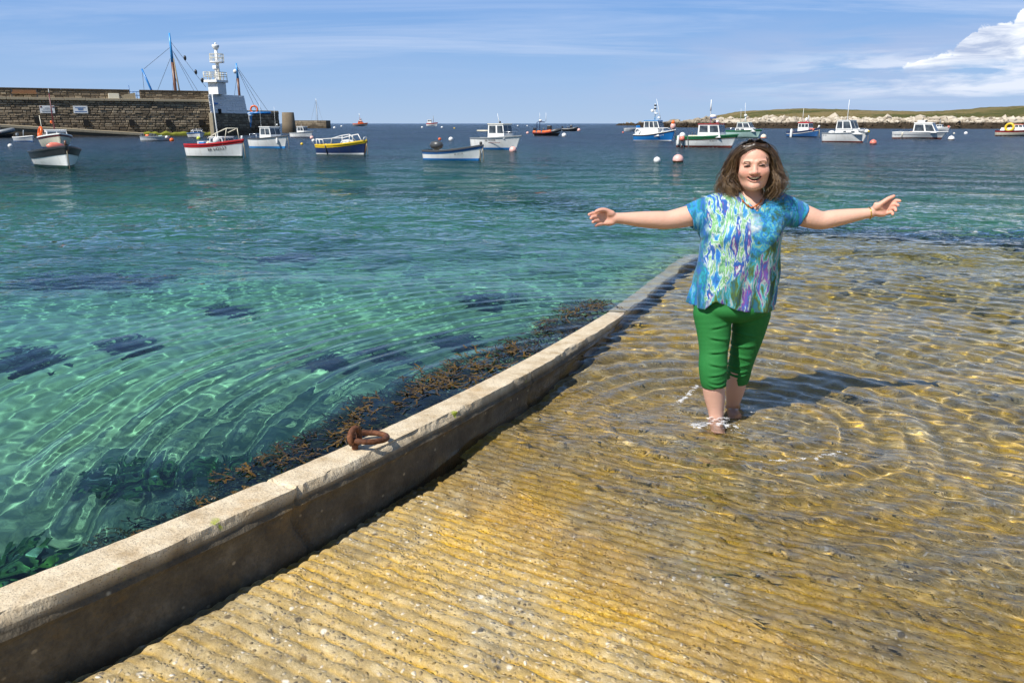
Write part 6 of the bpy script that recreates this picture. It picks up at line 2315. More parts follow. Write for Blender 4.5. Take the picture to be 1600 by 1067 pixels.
def build_person():
    global SHIRT_C
    root = empty('person', (PX0, YP, PZ0))
    tag(root, 'person in patterned blue shirt and green cropped trousers, arms spread wide, ankle deep in water', 'person')
    V3 = np.array
    # ---------------- body field
    hx = pp(1172, 258)[0]
    lx0, lx1 = pp(912, 340)[0], pp(968, 340)[0]
    rx0, rx1 = pp(1352, 330)[0], pp(1413, 330)[0]
    zc0 = pp(1172, 366)[2]; zc1 = pp(1172, 210)[2]
    xs = axis_of([(lx0 - 0.02, lx1, 0.0027), (lx1, hx - 0.10, 0.0065), (hx - 0.10, hx + 0.10, 0.0024), (hx + 0.10, rx0, 0.0065), (rx0, rx1 + 0.02, 0.0027)])
    ys = axis_of([(-0.30, -0.15, 0.006), (-0.15, 0.02, 0.0026), (0.02, 0.34, 0.006)])
    zs = axis_of([(-0.03, zc0, 0.009), (zc0, zc1, 0.0026)])
    B = Field(xs, ys, zs)
    # torso inside the shirt
    ch = V3(pp(1168, 345)); be = V3(pp(1148, 440)); pe = V3(pp(1144, 452))
    B.cone(pp(1167, 335, 0.03), be, 0.125, 0.115, 0.05, fy=1.3)
    B.cone(be, pe, 0.105, 0.080, 0.05, fy=1.3)
    B.cone(pp(1130, 458, 0.01), pp(1116, 520, -0.02), 0.050, 0.056, 0.02)
    B.cone(pp(1158, 458, 0.01), pp(1166, 520, 0.04), 0.050, 0.056, 0.02)
    B.ell(pp(1168, 330, 0.025), (0.155, 0.085, 0.075), 0.04)
    # neck and throat
    B.cone(pp(1173, 288, 0.035), pp(1173, 318, 0.05), 0.054, 0.060, 0.03)
    B.cone(pp(1173, 314, 0.045), pp(1120, 328, 0.040), 0.042, 0.044, 0.04)
    B.cone(pp(1173, 314, 0.045), pp(1222, 327, 0.040), 0.042, 0.044, 0.04)
    # arms: (px, py, dy, radius in m)
    armL = [(1105, 330, 0.035, 0.052), (1075, 338, 0.02, 0.053), (1045, 344, 0.01, 0.046), (1028, 344, 0.005, 0.045), (1000, 343, -0.005, 0.039), (975, 341.5, -0.015, 0.029), (962, 341, -0.02, 0.0265)]
    armR = [(1232, 330, 0.035, 0.052), (1258, 338, 0.02, 0.055), (1282, 344.5, 0.01, 0.046), (1300, 342, 0.005, 0.044), (1325, 338, -0.005, 0.037), (1348, 334.5, -0.015, 0.028), (1360, 333, -0.02, 0.0255)]
    for arm in (armL, armR):
        B.chain([pp(a[0], a[1], a[2]) for a in arm], [a[3] for a in arm], 0.025)
    tips = []

    def finger(pts, rs, k=0.008):
        B.chain([pp(*p) for p in pts], rs, k)
        tips.append(pp(*pts[-1]))
    # her right hand (left in the picture), palm forward, fingers loosely curled
    B.ell(pp(951, 341.2, -0.022), (0.037, 0.017, 0.036), 0.016)
    B.ell(pp(953, 334.0, -0.034), (0.024, 0.014, 0.015), 0.012)
    B.ell(pp(952, 348.5, -0.030), (0.026, 0.013, 0.012), 0.012)
    finger([(956, 333.5, -0.034), (946, 328.6, -0.044), (938, 328.4, -0.056), (931.5, 330.6, -0.064)], [0.014, 0.0112, 0.0102, 0.008])
    finger([(944, 334.0, -0.022), (935, 332.8, -0.034), (926.5, 333.6, -0.046), (920.6, 335.4, -0.060)], [0.0112, 0.0098, 0.0090, 0.0074])
    finger([(942, 339.0, -0.022), (933, 338.6, -0.040), (926.5, 339.8, -0.058), (923.5, 341.4, -0.074)], [0.0112, 0.0098, 0.0090, 0.0074])
    finger([(942.5, 344.4, -0.022), (934, 344.8, -0.042), (929, 345.8, -0.060), (926.5, 347.2, -0.076)], [0.0106, 0.0094, 0.0086, 0.0072])
    finger([(944.5, 349.2, -0.022), (938, 350.6, -0.038), (933.5, 351.6, -0.052), (930.6, 352.8, -0.066)], [0.0096, 0.0084, 0.0078, 0.0066])
    # her left hand (right in the picture), thumb up, fingers curling in
    B.ell(pp(1374, 328.4, -0.022), (0.040, 0.017, 0.033), 0.016, R_=Euler((0, R(20), 0)))
    B.ell(pp(1372.5, 322.5, -0.034), (0.028, 0.014, 0.015), 0.012, R_=Euler((0, R(35), 0)))
    B.ell(pp(1376, 334.5, -0.030), (0.028, 0.013, 0.012), 0.012, R_=Euler((0, R(10), 0)))
    finger([(1369, 324, -0.034), (1379, 316.8, -0.044), (1388, 310.8, -0.048), (1396.6, 306.6, -0.050)], [0.014, 0.0116, 0.0102, 0.0076])
    finger([(1384, 320.5, -0.022), (1391.5, 315.5, -0.036), (1399.5, 313.6, -0.046), (1406, 314.2, -0.058)], [0.0112, 0.0098, 0.0090, 0.0074])
    finger([(1386, 325.0, -0.022), (1394.0, 320.6, -0.042), (1400, 319.6, -0.060), (1403.4, 321.2, -0.076)], [0.0112, 0.0098, 0.0090, 0.0074])
    finger([(1386.5, 329.5, -0.022), (1394.0, 326.0, -0.044), (1398.5, 326.2, -0.062), (1399.6, 329.2, -0.074)], [0.0106, 0.0094, 0.0086, 0.0072])
    finger([(1384.5, 333.8, -0.022), (1391.0, 332.4, -0.042), (1394.6, 332.8, -0.056), (1394.8, 335.2, -0.066)], [0.0096, 0.0084, 0.0078, 0.0066])
    # legs: right leg leads (left in the picture)
    legL = [(1118, 520, -0.02, 0.060), (1114, 575, -0.075, 0.050), (1114, 598, -0.085, 0.054), (1116, 615, -0.075, 0.056), (1118.5, 640, -0.075, 0.042), (1119, 658, -0.08, 0.034)]
    legR = [(1165, 520, 0.04, 0.060), (1154, 575, 0.06, 0.047), (1151, 594, 0.09, 0.052), (1149, 606, 0.115, 0.053), (1146, 625, 0.15, 0.040), (1145, 640, 0.165, 0.034)]
    foot = []
    for leg in (legL, legR):
        pts = [pp(a[0], a[1], a[2]) for a in leg]
        ax_, ay_ = pts[-1][0], pts[-1][1]
        sx, sy = xy_to_sl(PX0 + ax_, YP + ay_)
        gz = ramp_z(sx, sy) - PZ0 + 0.012
        pts.append((ax_, ay_ + 0.005, gz + 0.06))
        B.chain(pts, [a[3] for a in leg] + [0.033], 0.02)
        B.cone((ax_, ay_ + 0.035, gz + 0.022), (ax_ - 0.015, ay_ - 0.09, gz + 0.022), 0.030, 0.034, 0.02)
        B.cone((ax_, ay_, gz + 0.055), (ax_ - 0.015, ay_ - 0.10, gz + 0.024), 0.034, 0.022, 0.03)
        for k in range(5):
            B.cone((ax_ - 0.015 + (k - 2) * 0.014, ay_ - 0.10, gz + 0.014), (ax_ - 0.018 + (k - 2) * 0.0165, ay_ - 0.145 + abs(k - 1) * 0.008, gz + 0.011), 0.010, 0.0085 if k else 0.011, 0.006)
    # head, built in a slightly tilted frame
    hc = V3(pp(1174.5, 257.0))
    hc[1] = -0.035
    HR = Euler((R(2), R(-3), R(-13)))
    HS = V3([1.05, 1.0, 0.93])
    B.headrot, B.headscale = HR, HS
    HM = np.array(HR.to_matrix())

    def H(x, y, z):
        return hc + HM @ (V3([x, y, z]) * HS)
    B.ell(H(0, 0.030, 0.040), (0.074, 0.092, 0.082), 0.02, R_=HR)
    B.ell(H(0, -0.006, -0.030), (0.0655, 0.076, 0.086), 0.03, R_=HR)
    B.ell(H(0, -0.012, 0.040), (0.064, 0.066, 0.060), 0.03, R_=HR)
    B.cone(H(-0.047, 0.0, -0.056), H(-0.010, -0.058, -0.104), 0.020, 0.016, 0.03)
    B.cone(H(0.047, 0.0, -0.056), H(0.010, -0.058, -0.104), 0.020, 0.016, 0.03)
    B.ell(H(0, -0.066, -0.102), (0.020, 0.016, 0.015), 0.02, R_=HR)
    B.cone(H(-0.026, -0.018, -0.096), H(0.026, -0.018, -0.096), 0.026, 0.026, 0.03)      # soft underside of the chin
    for sd in (-1, 1):
        B.ell(H(sd * 0.038, -0.054, -0.030), (0.026, 0.020, 0.024), 0.035, R_=HR)          # cheeks lifted by the smile
        B.cone(H(sd * 0.012, -0.080, 0.021), H(sd * 0.048, -0.068, 0.020), 0.0065, 0.006, 0.014)   # brow
        B.ell(H(sd * 0.032, -0.089, 0.003), (0.016, 0.0095, 0.0085), 0.008, 'sub', R_=HR)
        B.ell(H(sd * 0.032, -0.070, 0.002), (0.0145, 0.0130, 0.0125), 0.003, R_=HR)       # lids over the eyeball
        B.ell(H(sd * 0.0325, -0.084, 0.0005), (0.0130, 0.0060, 0.0028), 0.001, 'sub', R_=HR)   # narrow opening
        B.ell(H(sd * 0.076, 0.018, -0.012), (0.011, 0.020, 0.031), 0.006, R_=Euler((0, R(sd * 12), R(sd * -20))))
        B.ell(H(sd * 0.084, 0.006, -0.010), (0.007, 0.010, 0.018), 0.004, 'sub')
        B.ell(H(sd * 0.075, 0.010, -0.042), (0.008, 0.008, 0.010), 0.005)
    B.cone(H(0, -0.076, 0.012), H(0, -0.096, -0.031), 0.0075, 0.0120, 0.014)
    B.ell(H(0, -0.096, -0.032), (0.0145, 0.0120, 0.0105), 0.008, R_=HR)
    for sd in (-1, 1):
        B.ell(H(sd * 0.0145, -0.087, -0.036), (0.0085, 0.0100, 0.0075), 0.006, R_=HR)
        B.ell(H(sd * 0.0080, -0.094, -0.0435), (0.0035, 0.005, 0.003), 0.002, 'sub', R_=HR)
    # lips and open smile
    mz = -0.066
    for i in range(9):
        a0, a1 = -1 + i * 2 / 9, -1 + (i + 1) * 2 / 9

        def up(a):
            return H(0.0315 * a, -0.0860 + 0.020 * a * a, mz + 0.0092 - 0.0016 * math.cos(a * 3) + 0.0055 * a * a)

        def lo(a):
            return H(0.0315 * a, -0.0840 + 0.020 * a * a, mz - 0.0110 + 0.0195 * a * a)
        B.cone(up(a0), up(a1), 0.0034, 0.0034, 0.004)
        B.cone(lo(a0), lo(a1), 0.0044, 0.0044, 0.004)
    for u in np.linspace(-1, 1, 7):
        B.ell(H(0.0255 * u, -0.081 + 0.013 * u * u, mz - 0.0005 + 0.0090 * u * u), (0.0064, 0.018, 0.0100 - 0.0055 * u * u), 0.001, 'sub', R_=HR)
    body, P = field_obj('body', B, skin_mat(), root)
    # ---------------- skin tint per point
    col = np.tile(np.array([0.67, 0.40, 0.295]), (len(P), 1))
    q = (P - hc) @ HM / HS                                          # head coordinates
    hd = (np.abs(q[:, 0]) < 0.12) & (q[:, 2] > -0.125) & (q[:, 2] < 0.14)

    def blend(w, c):
        nonlocal col
        w = np.clip(w, 0, 1)[:, None]
        col = col * (1 - w) + np.array(c) * w

    def g3(c, r):
        return np.exp(-(((q - np.array(c)) / np.array(r)) ** 2).sum(1)) * hd
    blend(hd * 0.7, (0.68, 0.365, 0.265))
    for sd in (-1, 1):
        blend(g3((sd * 0.044, -0.068, -0.030), (0.022, 0.03, 0.020)) * 0.55, (0.64, 0.24, 0.185))
        blend(g3((sd * 0.080, 0.01, -0.02), (0.014, 0.03, 0.04)) * 0.7, (0.62, 0.20, 0.15))
        blend(g3((sd * 0.0325, -0.086, 0.0005), (0.0150, 0.018, 0.0036)) * 1.6, (0.035, 0.018, 0.014))
        blend(g3((sd * 0.031, -0.080, -0.009), (0.014, 0.02, 0.005)) * 0.3, (0.45, 0.20, 0.16))
        blend(g3((sd * 0.032, -0.078, 0.0235), (0.017, 0.03, 0.0035)) * 0.5, (0.20, 0.11, 0.07))
    blend(g3((0, -0.108, -0.036), (0.018, 0.02, 0.014)) * 0.55, (0.62, 0.22, 0.17))
    blend(g3((0, -0.02, 0.07), (0.05, 0.10, 0.03)) * 0.35, (0.62, 0.28, 0.20))
    ell = (q[:, 0] / 0.036) ** 2 + ((q[:, 2] - mz - 0.003 - 6.0 * q[:, 0] ** 2) / 0.0165) ** 2
    blend(hd * (q[:, 1] < -0.05) * smooth01(1.12 - ell, 0, 0.2) * 0.6, (0.56, 0.20, 0.165))
    inner = (q[:, 0] / 0.027) ** 2 + ((q[:, 2] - mz + 0.0005 - 13.0 * q[:, 0] ** 2) / 0.0088) ** 2
    blend(hd * (q[:, 1] < -0.04) * (q[:, 1] > -0.0835) * smooth01(1.25 - inner, 0, 0.25), (0.06, 0.012, 0.012))
    for tp in tips:
        blend(np.exp(-(((P - np.array(tp)) / 0.018) ** 2).sum(1)) * 0.55, (0.66, 0.24, 0.17))
    hand = np.minimum(smooth01(-P[:, 0], -lx1, -lx1 + 0.06), 1) + smooth01(P[:, 0], rx0, rx0 + 0.06)
    blend(hand * 0.55, (0.66, 0.31, 0.225))
    at = body.data.color_attributes.new('tint', 'FLOAT_COLOR', 'POINT')
    at.data.foreach_set('color', np.concatenate([col, np.ones((len(col), 1))], 1).astype(np.float32).ravel())
    receiver(body)
    # eyes and teeth
    eye = simple_mat('eye', (0.012, 0.009, 0.008), rough=0.3)
    lash = simple_mat('eyelash', (0.02, 0.012, 0.008), rough=0.7)
    brow = simple_mat('eyebrow', (0.13, 0.07, 0.045), rough=0.8)
    for sd in (-1, 1):
        c = H(sd * 0.032, -0.0715, 0.0005)
        lathe('eye', ball_prof(0.0105, 1, 9), eye, root, c, 12)
        arc = [H(sd * 0.0325 + 0.0140 * u, -0.0850 + 0.0055 * u * u + 0.004 * (u * sd > 0) * u * u, 0.0042 - 0.0062 * u * u) for u in np.linspace(-1, 1, 9)]
        tube('eyelash', arc, 0.0018, lash, root, 5)
        arc = [H(sd * 0.033 + 0.0150 * u, -0.0905 + 0.008 * u * u + 0.005 * (u * sd > 0) * u * u, 0.0245 - 0.0035 * u * u + 0.001 * u * sd) for u in np.linspace(-1, 1, 9)]
        tube('eyebrow', arc, 0.0021, brow, root, 5)
    tooth = simple_mat('tooth', (0.82, 0.74, 0.55), rough=0.3, var=0.08, vscale=200)
    for k in range(8):
        a = (k - 3.5) / 3.9
        c = H(0.0235 * a, -0.0775 + 0.016 * a * a, mz + 0.0046 + 0.0055 * a * a)
        box('tooth', (0.0060, 0.005, 0.0112 - 0.003 * a * a), c, tooth, root, bevel=0.0014, rot=(0, 0, a * 0.7))

    # ---------------- shirt
    ne = V3(pp(1173, 312)); vb = V3(pp(1176, 329))
    zs_ = axis_of([(pp(1150, 500)[2], pp(1150, 288)[2], 0.0042)])
    xs_ = axis_of([(pp(1060, 340)[0], pp(1275, 340)[0], 0.0042)])
    ys_ = axis_of([(-0.235, 0.25, 0.0048)])
    S = Field(xs_, ys_, zs_)
    rows = [(300, 1150, 1197, 0.060), (305, 1130, 1216, 0.075), (312, 1108, 1232, 0.092), (322, 1098, 1238, 0.108), (332, 1096, 1236, 0.120), (350, 1096, 1226, 0.142), (368, 1094.5, 1219, 0.152), (385, 1095, 1217.5, 0.146), (405, 1091, 1216, 0.140),
            (433, 1084, 1214, 0.142), (460, 1080.5, 1210.5, 0.150), (480, 1079, 1208.5, 0.152), (500, 1078, 1207, 0.153)]
    zz = np.array([pp(1150, r[0])[2] for r in rows])[::-1]
    xl = np.array([pp(r[1], r[0])[0] for r in rows])[::-1]
    xr = np.array([pp(r[2], r[0])[0] for r in rows])[::-1]
    dp = np.array([r[3] for r in rows])[::-1]
    q = (slice(None),) * 3
    X, Y, Z = S.grid(q)
    z1 = S.z
    cl = np.interp(z1, zz, xl); cr = np.interp(z1, zz, xr); de = np.interp(z1, zz, dp)
    ker = np.hanning(17); ker /= ker.sum()

    def sm(v):
        return np.convolve(np.pad(v, 8, mode='edge'), ker, mode='valid')
    cl, cr, de = sm(cl), sm(cr), sm(de)
    cx_, hw = (cl + cr) / 2, (cr - cl) / 2
    yc = np.interp(z1, [pp(1150, 490)[2], pp(1150, 400)[2], pp(1150, 310)[2]], [0.0, 0.0, 0.035])
    u = (X - cx_) / hw
    w = (Y - yc) / de
    rad = (np.abs(u) ** 2.3 + np.abs(w) ** 2.3) ** (1 / 2.3)
    d = (rad - 1) * np.minimum(hw, de)
    # cloth folds: long drags from the bust and soft vertical hang
    zr = (Z - pp(1150, 420)[2])
    bust = np.exp(-((Z - pp(1150, 362)[2]) / 0.055) ** 2) * (np.exp(-((X - pp(1133, 362)[0]) / 0.055) ** 2) + np.exp(-((X - pp(1197, 362)[0]) / 0.055) ** 2)) * (Y < 0)
    d = d - 0.022 * bust
    ang = np.arctan2(X - cx_, -(Y - yc))
    hang = smooth01(-zr, -0.12, 0.15)
    d = d + hang * (0.0115 * np.sin(ang * 7 + 2.0 * zr * 6 + 0.7) + 0.0065 * np.sin(ang * 13 - zr * 9))
    drag = np.sin((X * 0.75 + Z * 1.0) * 62 + 3 * np.sin(X * 14)) * np.exp(-((X - pp(1165, 430)[0]) / 0.10) ** 2) * np.exp(-((Z - pp(1150, 435)[2]) / 0.07) ** 2)
    drag2 = np.sin((-X * 0.9 + Z * 0.8) * 75) * np.exp(-((X - pp(1108, 380)[0]) / 0.05) ** 2) * np.exp(-((Z - pp(1150, 372)[2]) / 0.05) ** 2)
    d = d + 0.0065 * drag + 0.006 * drag2
    S.D = d.astype(np.float32)
    # sleeves
    slL = [(1118, 325, 0.035, 0.070), (1094, 334, 0.028, 0.068), (1066, 344, 0.020, 0.066)]
    slR = [(1216, 323, 0.035, 0.070), (1240, 333, 0.028, 0.068), (1268, 346, 0.020, 0.068)]
    for sv in (slL, slR):
        S.chain([pp(a[0], a[1], a[2]) for a in sv], [a[3] for a in sv], 0.05)
    # sleeve hems: cut square to the arm, then open the mouth
    for (e, inn, tilt) in (((1077, 340), (1105, 328), armL), ((1252, 339), (1226, 326), armR)):
        a = V3(pp(e[0], e[1], 0.02)); b = V3(pp(inn[0], inn[1], 0.03))
        nrm = (a - b) / np.linalg.norm(a - b)
        half = (X < cx_.mean()) if tilt is armL else (X > cx_.mean())
        pl = (X - a[0]) * nrm[0] + (Y - a[1]) * nrm[1] + (Z - a[2]) * nrm[2] + 0.006 * np.sin(Y * 60)
        S.D = np.where(half & (Z > pp(1150, 376)[2]), np.maximum(S.D, pl), S.D).astype(np.float32)
        S.cone(a + nrm * 0.05, a - nrm * 0.022, 0.0575, 0.053, 0.003, 'sub')
    # V neck
    vx = vb[0]
    vhw = (Z - vb[2]) * 0.80
    vee = np.maximum(np.abs(X - vx) - vhw, np.maximum(vb[2] - Z, Y - 0.045))
    S.D = np.maximum(S.D, -vee).astype(np.float32)
    S.cone(pp(1173, 312, 0.045), pp(1173, 285, 0.035), 0.072, 0.085, 0.01, 'sub')
    # hem line: a long tail at her right, dipping across
    hp = [(1070, 478), (1080, 483), (1092, 485.5), (1103, 486), (1110, 477), (1118, 471.5), (1132, 477), (1150, 484), (1180, 489), (1206, 488.5), (1216, 487)]
    hz = np.interp(S.x, [pp(a, b, -0.13)[0] for a, b in hp], [pp(a, b, -0.13)[2] for a, b in hp])[:, None, None]
    S.D = np.maximum(S.D, hz - Z).astype(np.float32)
    SHIRT_C = (float(pp(1158, 385)[0]), float(pp(1158, 385)[2]))
    shirt, _ = field_obj('shirt', S, shirt_mat(), root)

    # ---------------- trousers
    zs_ = axis_of([(pp(1150, 612)[2] - 0.02, pp(1150, 455)[2], 0.0042)])
    xs_ = axis_of([(pp(1065, 520)[0], pp(1222, 520)[0], 0.0042)])
    ys_ = axis_of([(-0.21, 0.24, 0.0048)])
    T = Field(xs_, ys_, zs_)
    T.ell(pp(1144, 462, 0.005), (0.192, 0.142, 0.115), 0.0)
    T.ell(pp(1144, 478, 0.005), (0.200, 0.146, 0.085), 0.01)
    tl = [(1113, 490, -0.01, 0.098), (1115.5, 520, -0.03, 0.086), (1115, 548, -0.055, 0.0735), (1114, 570, -0.075, 0.0735), (1114.5, 590, -0.085, 0.069), (1115.5, 601, -0.083, 0.062)]
    tr = [(1174, 490, 0.02, 0.098), (1169, 520, 0.035, 0.084), (1162.5, 548, 0.05, 0.071), (1157, 570, 0.065, 0.064), (1154, 585, 0.085, 0.062), (1152, 597, 0.10, 0.056)]
    for leg in (tl, tr):
        T.chain([pp(a[0], a[1], a[2]) for a in leg], [a[3] for a in leg], 0.007)
    X, Y, Z = T.grid((slice(None),) * 3)
    for leg in (tl, tr):
        kx, kz = pp(leg[3][0], 0)[0], pp(leg[4][0], leg[4][1])[2]
        m_ = np.exp(-((X - pp(leg[3][0], 570)[0]) / 0.05) ** 4)
        cuff = np.exp(-((Z - kz) / 0.028) ** 2)
        T.D = T.D + m_ * cuff * 0.0045 * np.sin(Z * 260 + 2.2 * np.sin(X * 40) + 1.5 * np.sin(Y * 30))
        for py_, sl_, am in ((505, 0.25, 0.006), (524, -0.12, 0.009), (543, 0.08, 0.010), (562, -0.16, 0.009), (575, 0.2, 0.009)):
            zc_ = pp(leg[2][0], py_)[2] + sl_ * (X - pp(leg[2][0], 548)[0])
            T.D = T.D + m_ * am * np.exp(-((Z - zc_) / 0.006) ** 2) * (0.5 + 0.5 * np.sin(X * 50 + py_))
            T.D = T.D - m_ * am * 0.6 * np.exp(-((Z - zc_ - 0.012) / 0.008) ** 2)
    for e, dy in (((1115, 603), -0.083), ((1152, 598.5), 0.10)):
        zc_ = pp(e[0], e[1], dy)[2]
        half = (Y < 0.008) & (X < 9) if e[0] < 1130 else (Y >= 0.008) & (X < 9)
        T.D = np.where(half, np.maximum(T.D, zc_ + 0.1 * (X - pp(e[0], 600, dy)[0]) - Z), T.D)
        T.D = T.D.astype(np.float32)
    for leg in (tl, tr):
        a = V3(pp(leg[-1][0], leg[-1][1] + 8, leg[-1][2])); b = a + V3([0, 0, 0.05])
        T.cone(a, b, leg[-1][3] - 0.006, leg[-1][3] - 0.008, 0.003, 'sub')
    twill = simple_mat('green_twill', (0.018, 0.165, 0.035), rough=0.75, var=0.14, vscale=9, bump=0.2, bscale=300, spec=0.3)
    trousers, _ = field_obj('trousers', T, twill, root)

    # ---------------- hair
    hair_m, t = mat_new('hair')
    out = t.add('ShaderNodeOutputMaterial')
    tn = t.attr('tone')
    al = t.attr('along')
    v = t.math('ADD', tn, t.math('MULTIPLY', al, 0.40))
    c = t.ramp(v, [(0.15, (0.020, 0.011, 0.006)), (0.45, (0.060, 0.032, 0.015)), (0.75, (0.17, 0.10, 0.046)), (1.0, (0.34, 0.23, 0.12))])
    p = t.add('ShaderNodeBsdfPrincipled', inp={'Base Color': c, 'Roughness': 0.38, 'Specular IOR Level': 0.6})
    t.link(p.outputs[0], out.inputs[0])
    g = np.random.default_rng(5)
    V, F, TN, AL = [], [], [], []

    def catmull(pts, n):
        pts = np.array(pts)
        pts = np.concatenate([[2 * pts[0] - pts[1]], pts, [2 * pts[-1] - pts[-2]]])
        r_ = []
        m = len(pts) - 3
        for i in range(n):
            s_ = i / (n - 1) * m
            k = min(int(s_), m - 1)
            f = s_ - k
            p0, p1, p2, p3 = pts[k:k + 4]
            r_.append(0.5 * ((2 * p1) + (-p0 + p2) * f + (2 * p0 - 5 * p1 + 4 * p2 - p3) * f * f + (-p0 + 3 * p1 - 3 * p2 + p3) * f ** 3))
        return np.array(r_)
    nclump = 270
    for ci in range(nclump):
        sd = -1 if ci % 2 else 1
        fr = g.random() ** 0.8                                   # 0 front, 1 back
        inner = g.random()
        ph = (1.2 if ci % 2 else 3.4) + 5.0 * fr + g.normal(0, 0.5)
        ph2 = ph + 1.6 + g.normal(0, 0.4)
        wamp = g.uniform(0.013, 0.026)
        freq = g.uniform(1.9, 2.5)
        tone = np.clip(g.normal(0.33, 0.16), 0, 0.9)
        lenf = g.uniform(0.82, 1.06)
        # guide in head coordinates; her right (left in the picture) is blown out wider
        wide = 1.0 if sd > 0 else 1.12
        y0 = -0.062 + 0.15 * fr
        top = 0.118 - 0.022 * abs(fr - 0.45) * 2 - 0.010 * inner
        lift = 1.0 - 0.16 * inner
        p0 = (sd * (0.012 * g.random() - 0.010) + 0.004, y0, top)
        p1 = (sd * 0.050 * lift, y0 - 0.002 + 0.03 * fr, top - 0.008 - 0.012 * (1 - fr))
        p2 = (sd * (0.088 + 0.008 * fr) * lift, -0.030 + 0.105 * fr, 0.048)
        p3 = (sd * (0.103 * wide + 0.012 * g.random()) * lift, -0.014 + 0.10 * fr, -0.018)
        ex = (0.152 if sd < 0 else 0.138) * (0.74 + 0.36 * g.random()) * (1 - 0.28 * inner)
        p4 = (sd * (ex * 0.93), -0.020 + 0.10 * fr, -0.072)
        p5 = (sd * ex * g.uniform(0.72, 1.03), -0.028 + 0.095 * fr + g.uniform(-0.015, 0.015), -0.146 * lenf)
        p6 = (sd * ex * g.uniform(0.48, 0.85), -0.032 + 0.09 * fr + g.uniform(-0.02, 0.02), -0.206 * lenf)
        if fr < 0.2:                                             # strands that frame the face
            p2 = (sd * 0.0775, -0.030, 0.040); p3 = (sd * 0.089, -0.004, -0.020)
        G = catmull([p0, p1, p2, p3, p4, p5, p6], 18)
        for k in range(11):
            loose = 3.2 if g.random() < 0.10 else 1.0
            off = g.normal(0, 1, 3) * np.array([0.0042, 0.0050, 0.0042]) * loose
            spread = 1 + 0.5 * g.random()
            n = 18
            s_ = np.linspace(0, 1, n)
            jit = g.uniform(-0.35, 0.35)
            grow = smooth01(s_, 0.28, 0.9)
            pts = G + off[None, :] * (0.45 + 0.9 * s_[:, None]) * spread
            wv = wamp * grow
            pts[:, 0] += wv * np.sin(s_ * freq * 6.28 + ph + jit) * 1.0
            pts[:, 1] += wv * np.cos(s_ * freq * 6.28 + ph2 + jit) * 1.1
            pts[:, 2] += 0.5 * wv * np.sin(s_ * freq * 6.28 * 0.9 + ph2)
            end = int(n * g.uniform(0.72, 1.0))
            pts = pts[:end]
            W = hc + (pts * HS) @ HM.T
            r0 = g.uniform(0.0008, 0.0015)
            base = len(V)
            for i in range(end):
                d = W[min(i + 1, end - 1)] - W[max(i - 1, 0)]
                d /= np.linalg.norm(d) + 1e-9
                u_ = np.cross(d, [0.2, 1, 0.1]); u_ /= np.linalg.norm(u_) + 1e-9
                v_ = np.cross(d, u_)
                rr = r0 * (1 - 0.75 * max(0, (i / (n - 1) - 0.6) / 0.4))
                for a in (0, 2.094, 4.189):
                    V.append(W[i] + (u_ * math.cos(a) + v_ * math.sin(a)) * rr)
                    TN.append(np.clip(tone + g.normal(0, 0.06), 0, 1)); AL.append(i / (n - 1))
            for i in range(end - 1):
                for a in range(3):
                    b = (a + 1) % 3
                    F.append((base + i * 3 + a, base + i * 3 + b, base + (i + 1) * 3 + b, base + (i + 1) * 3 + a))
    me = bpy.data.meshes.new('hair')
    fast_mesh(me, np.array(V), np.array(F), True)
    me.materials.append(hair_m)
    for nm, vv in (('tone', TN), ('along', AL)):
        at = me.attributes.new(nm, 'FLOAT', 'POINT'); at.data.foreach_set('value', np.array(vv, dtype=np.float32))
    hair = bpy.data.objects.new('hair', me)
    COL.objects.link(hair); hair.parent = root
    # scalp cover under the strands, open round the face
    C = Field(axis_of([(hc[0] - 0.15, hc[0] + 0.15, 0.004)]), axis_of([(hc[1] - 0.12, hc[1] + 0.16, 0.004)]), axis_of([(hc[2] - 0.19, hc[2] + 0.15, 0.004)]))
    C.headrot, C.headscale = HR, HS
    C.ell(H(0, 0.034, 0.040), (0.080, 0.095, 0.083), 0.0, R_=HR)
    for sd in (-1, 1):
        C.cone(H(sd * 0.070, 0.045, 0.03), H(sd * 0.086, 0.045, -0.055), 0.016, 0.016, 0.03)
        C.cone(H(sd * 0.086, 0.045, -0.055), H(sd * 0.080, 0.040, -0.125), 0.016, 0.010, 0.02)
    C.cone(H(0, 0.10, 0.02), H(0, 0.085, -0.13), 0.04, 0.05, 0.04)
    C.ell(H(0, -0.092, -0.004), (0.070, 0.080, 0.078), 0.006, 'sub', R_=HR)
    C.cone(H(-0.045, -0.028, 0.092), H(0.045, -0.028, 0.092), 0.016, 0.016, 0.02)
    C.cone(H(0, -0.036, 0.103), H(0, 0.06, 0.116), 0.010, 0.012, 0.02)
    cap, Pc = field_obj('scalp_hair', C, hair_m, hair)
    for nm, vv in (('tone', np.full(len(Pc), 0.22)), ('along', np.zeros(len(Pc)))):
        at = cap.data.attributes.new(nm, 'FLOAT', 'POINT'); at.data.foreach_set('value', vv.astype(np.float32))

    # ---------------- things she wears
    lens = simple_mat('dark_lens', (0.012, 0.012, 0.014), rough=0.08)
    sg = empty('sunglasses', (0, 0, 0)); sg.parent = root
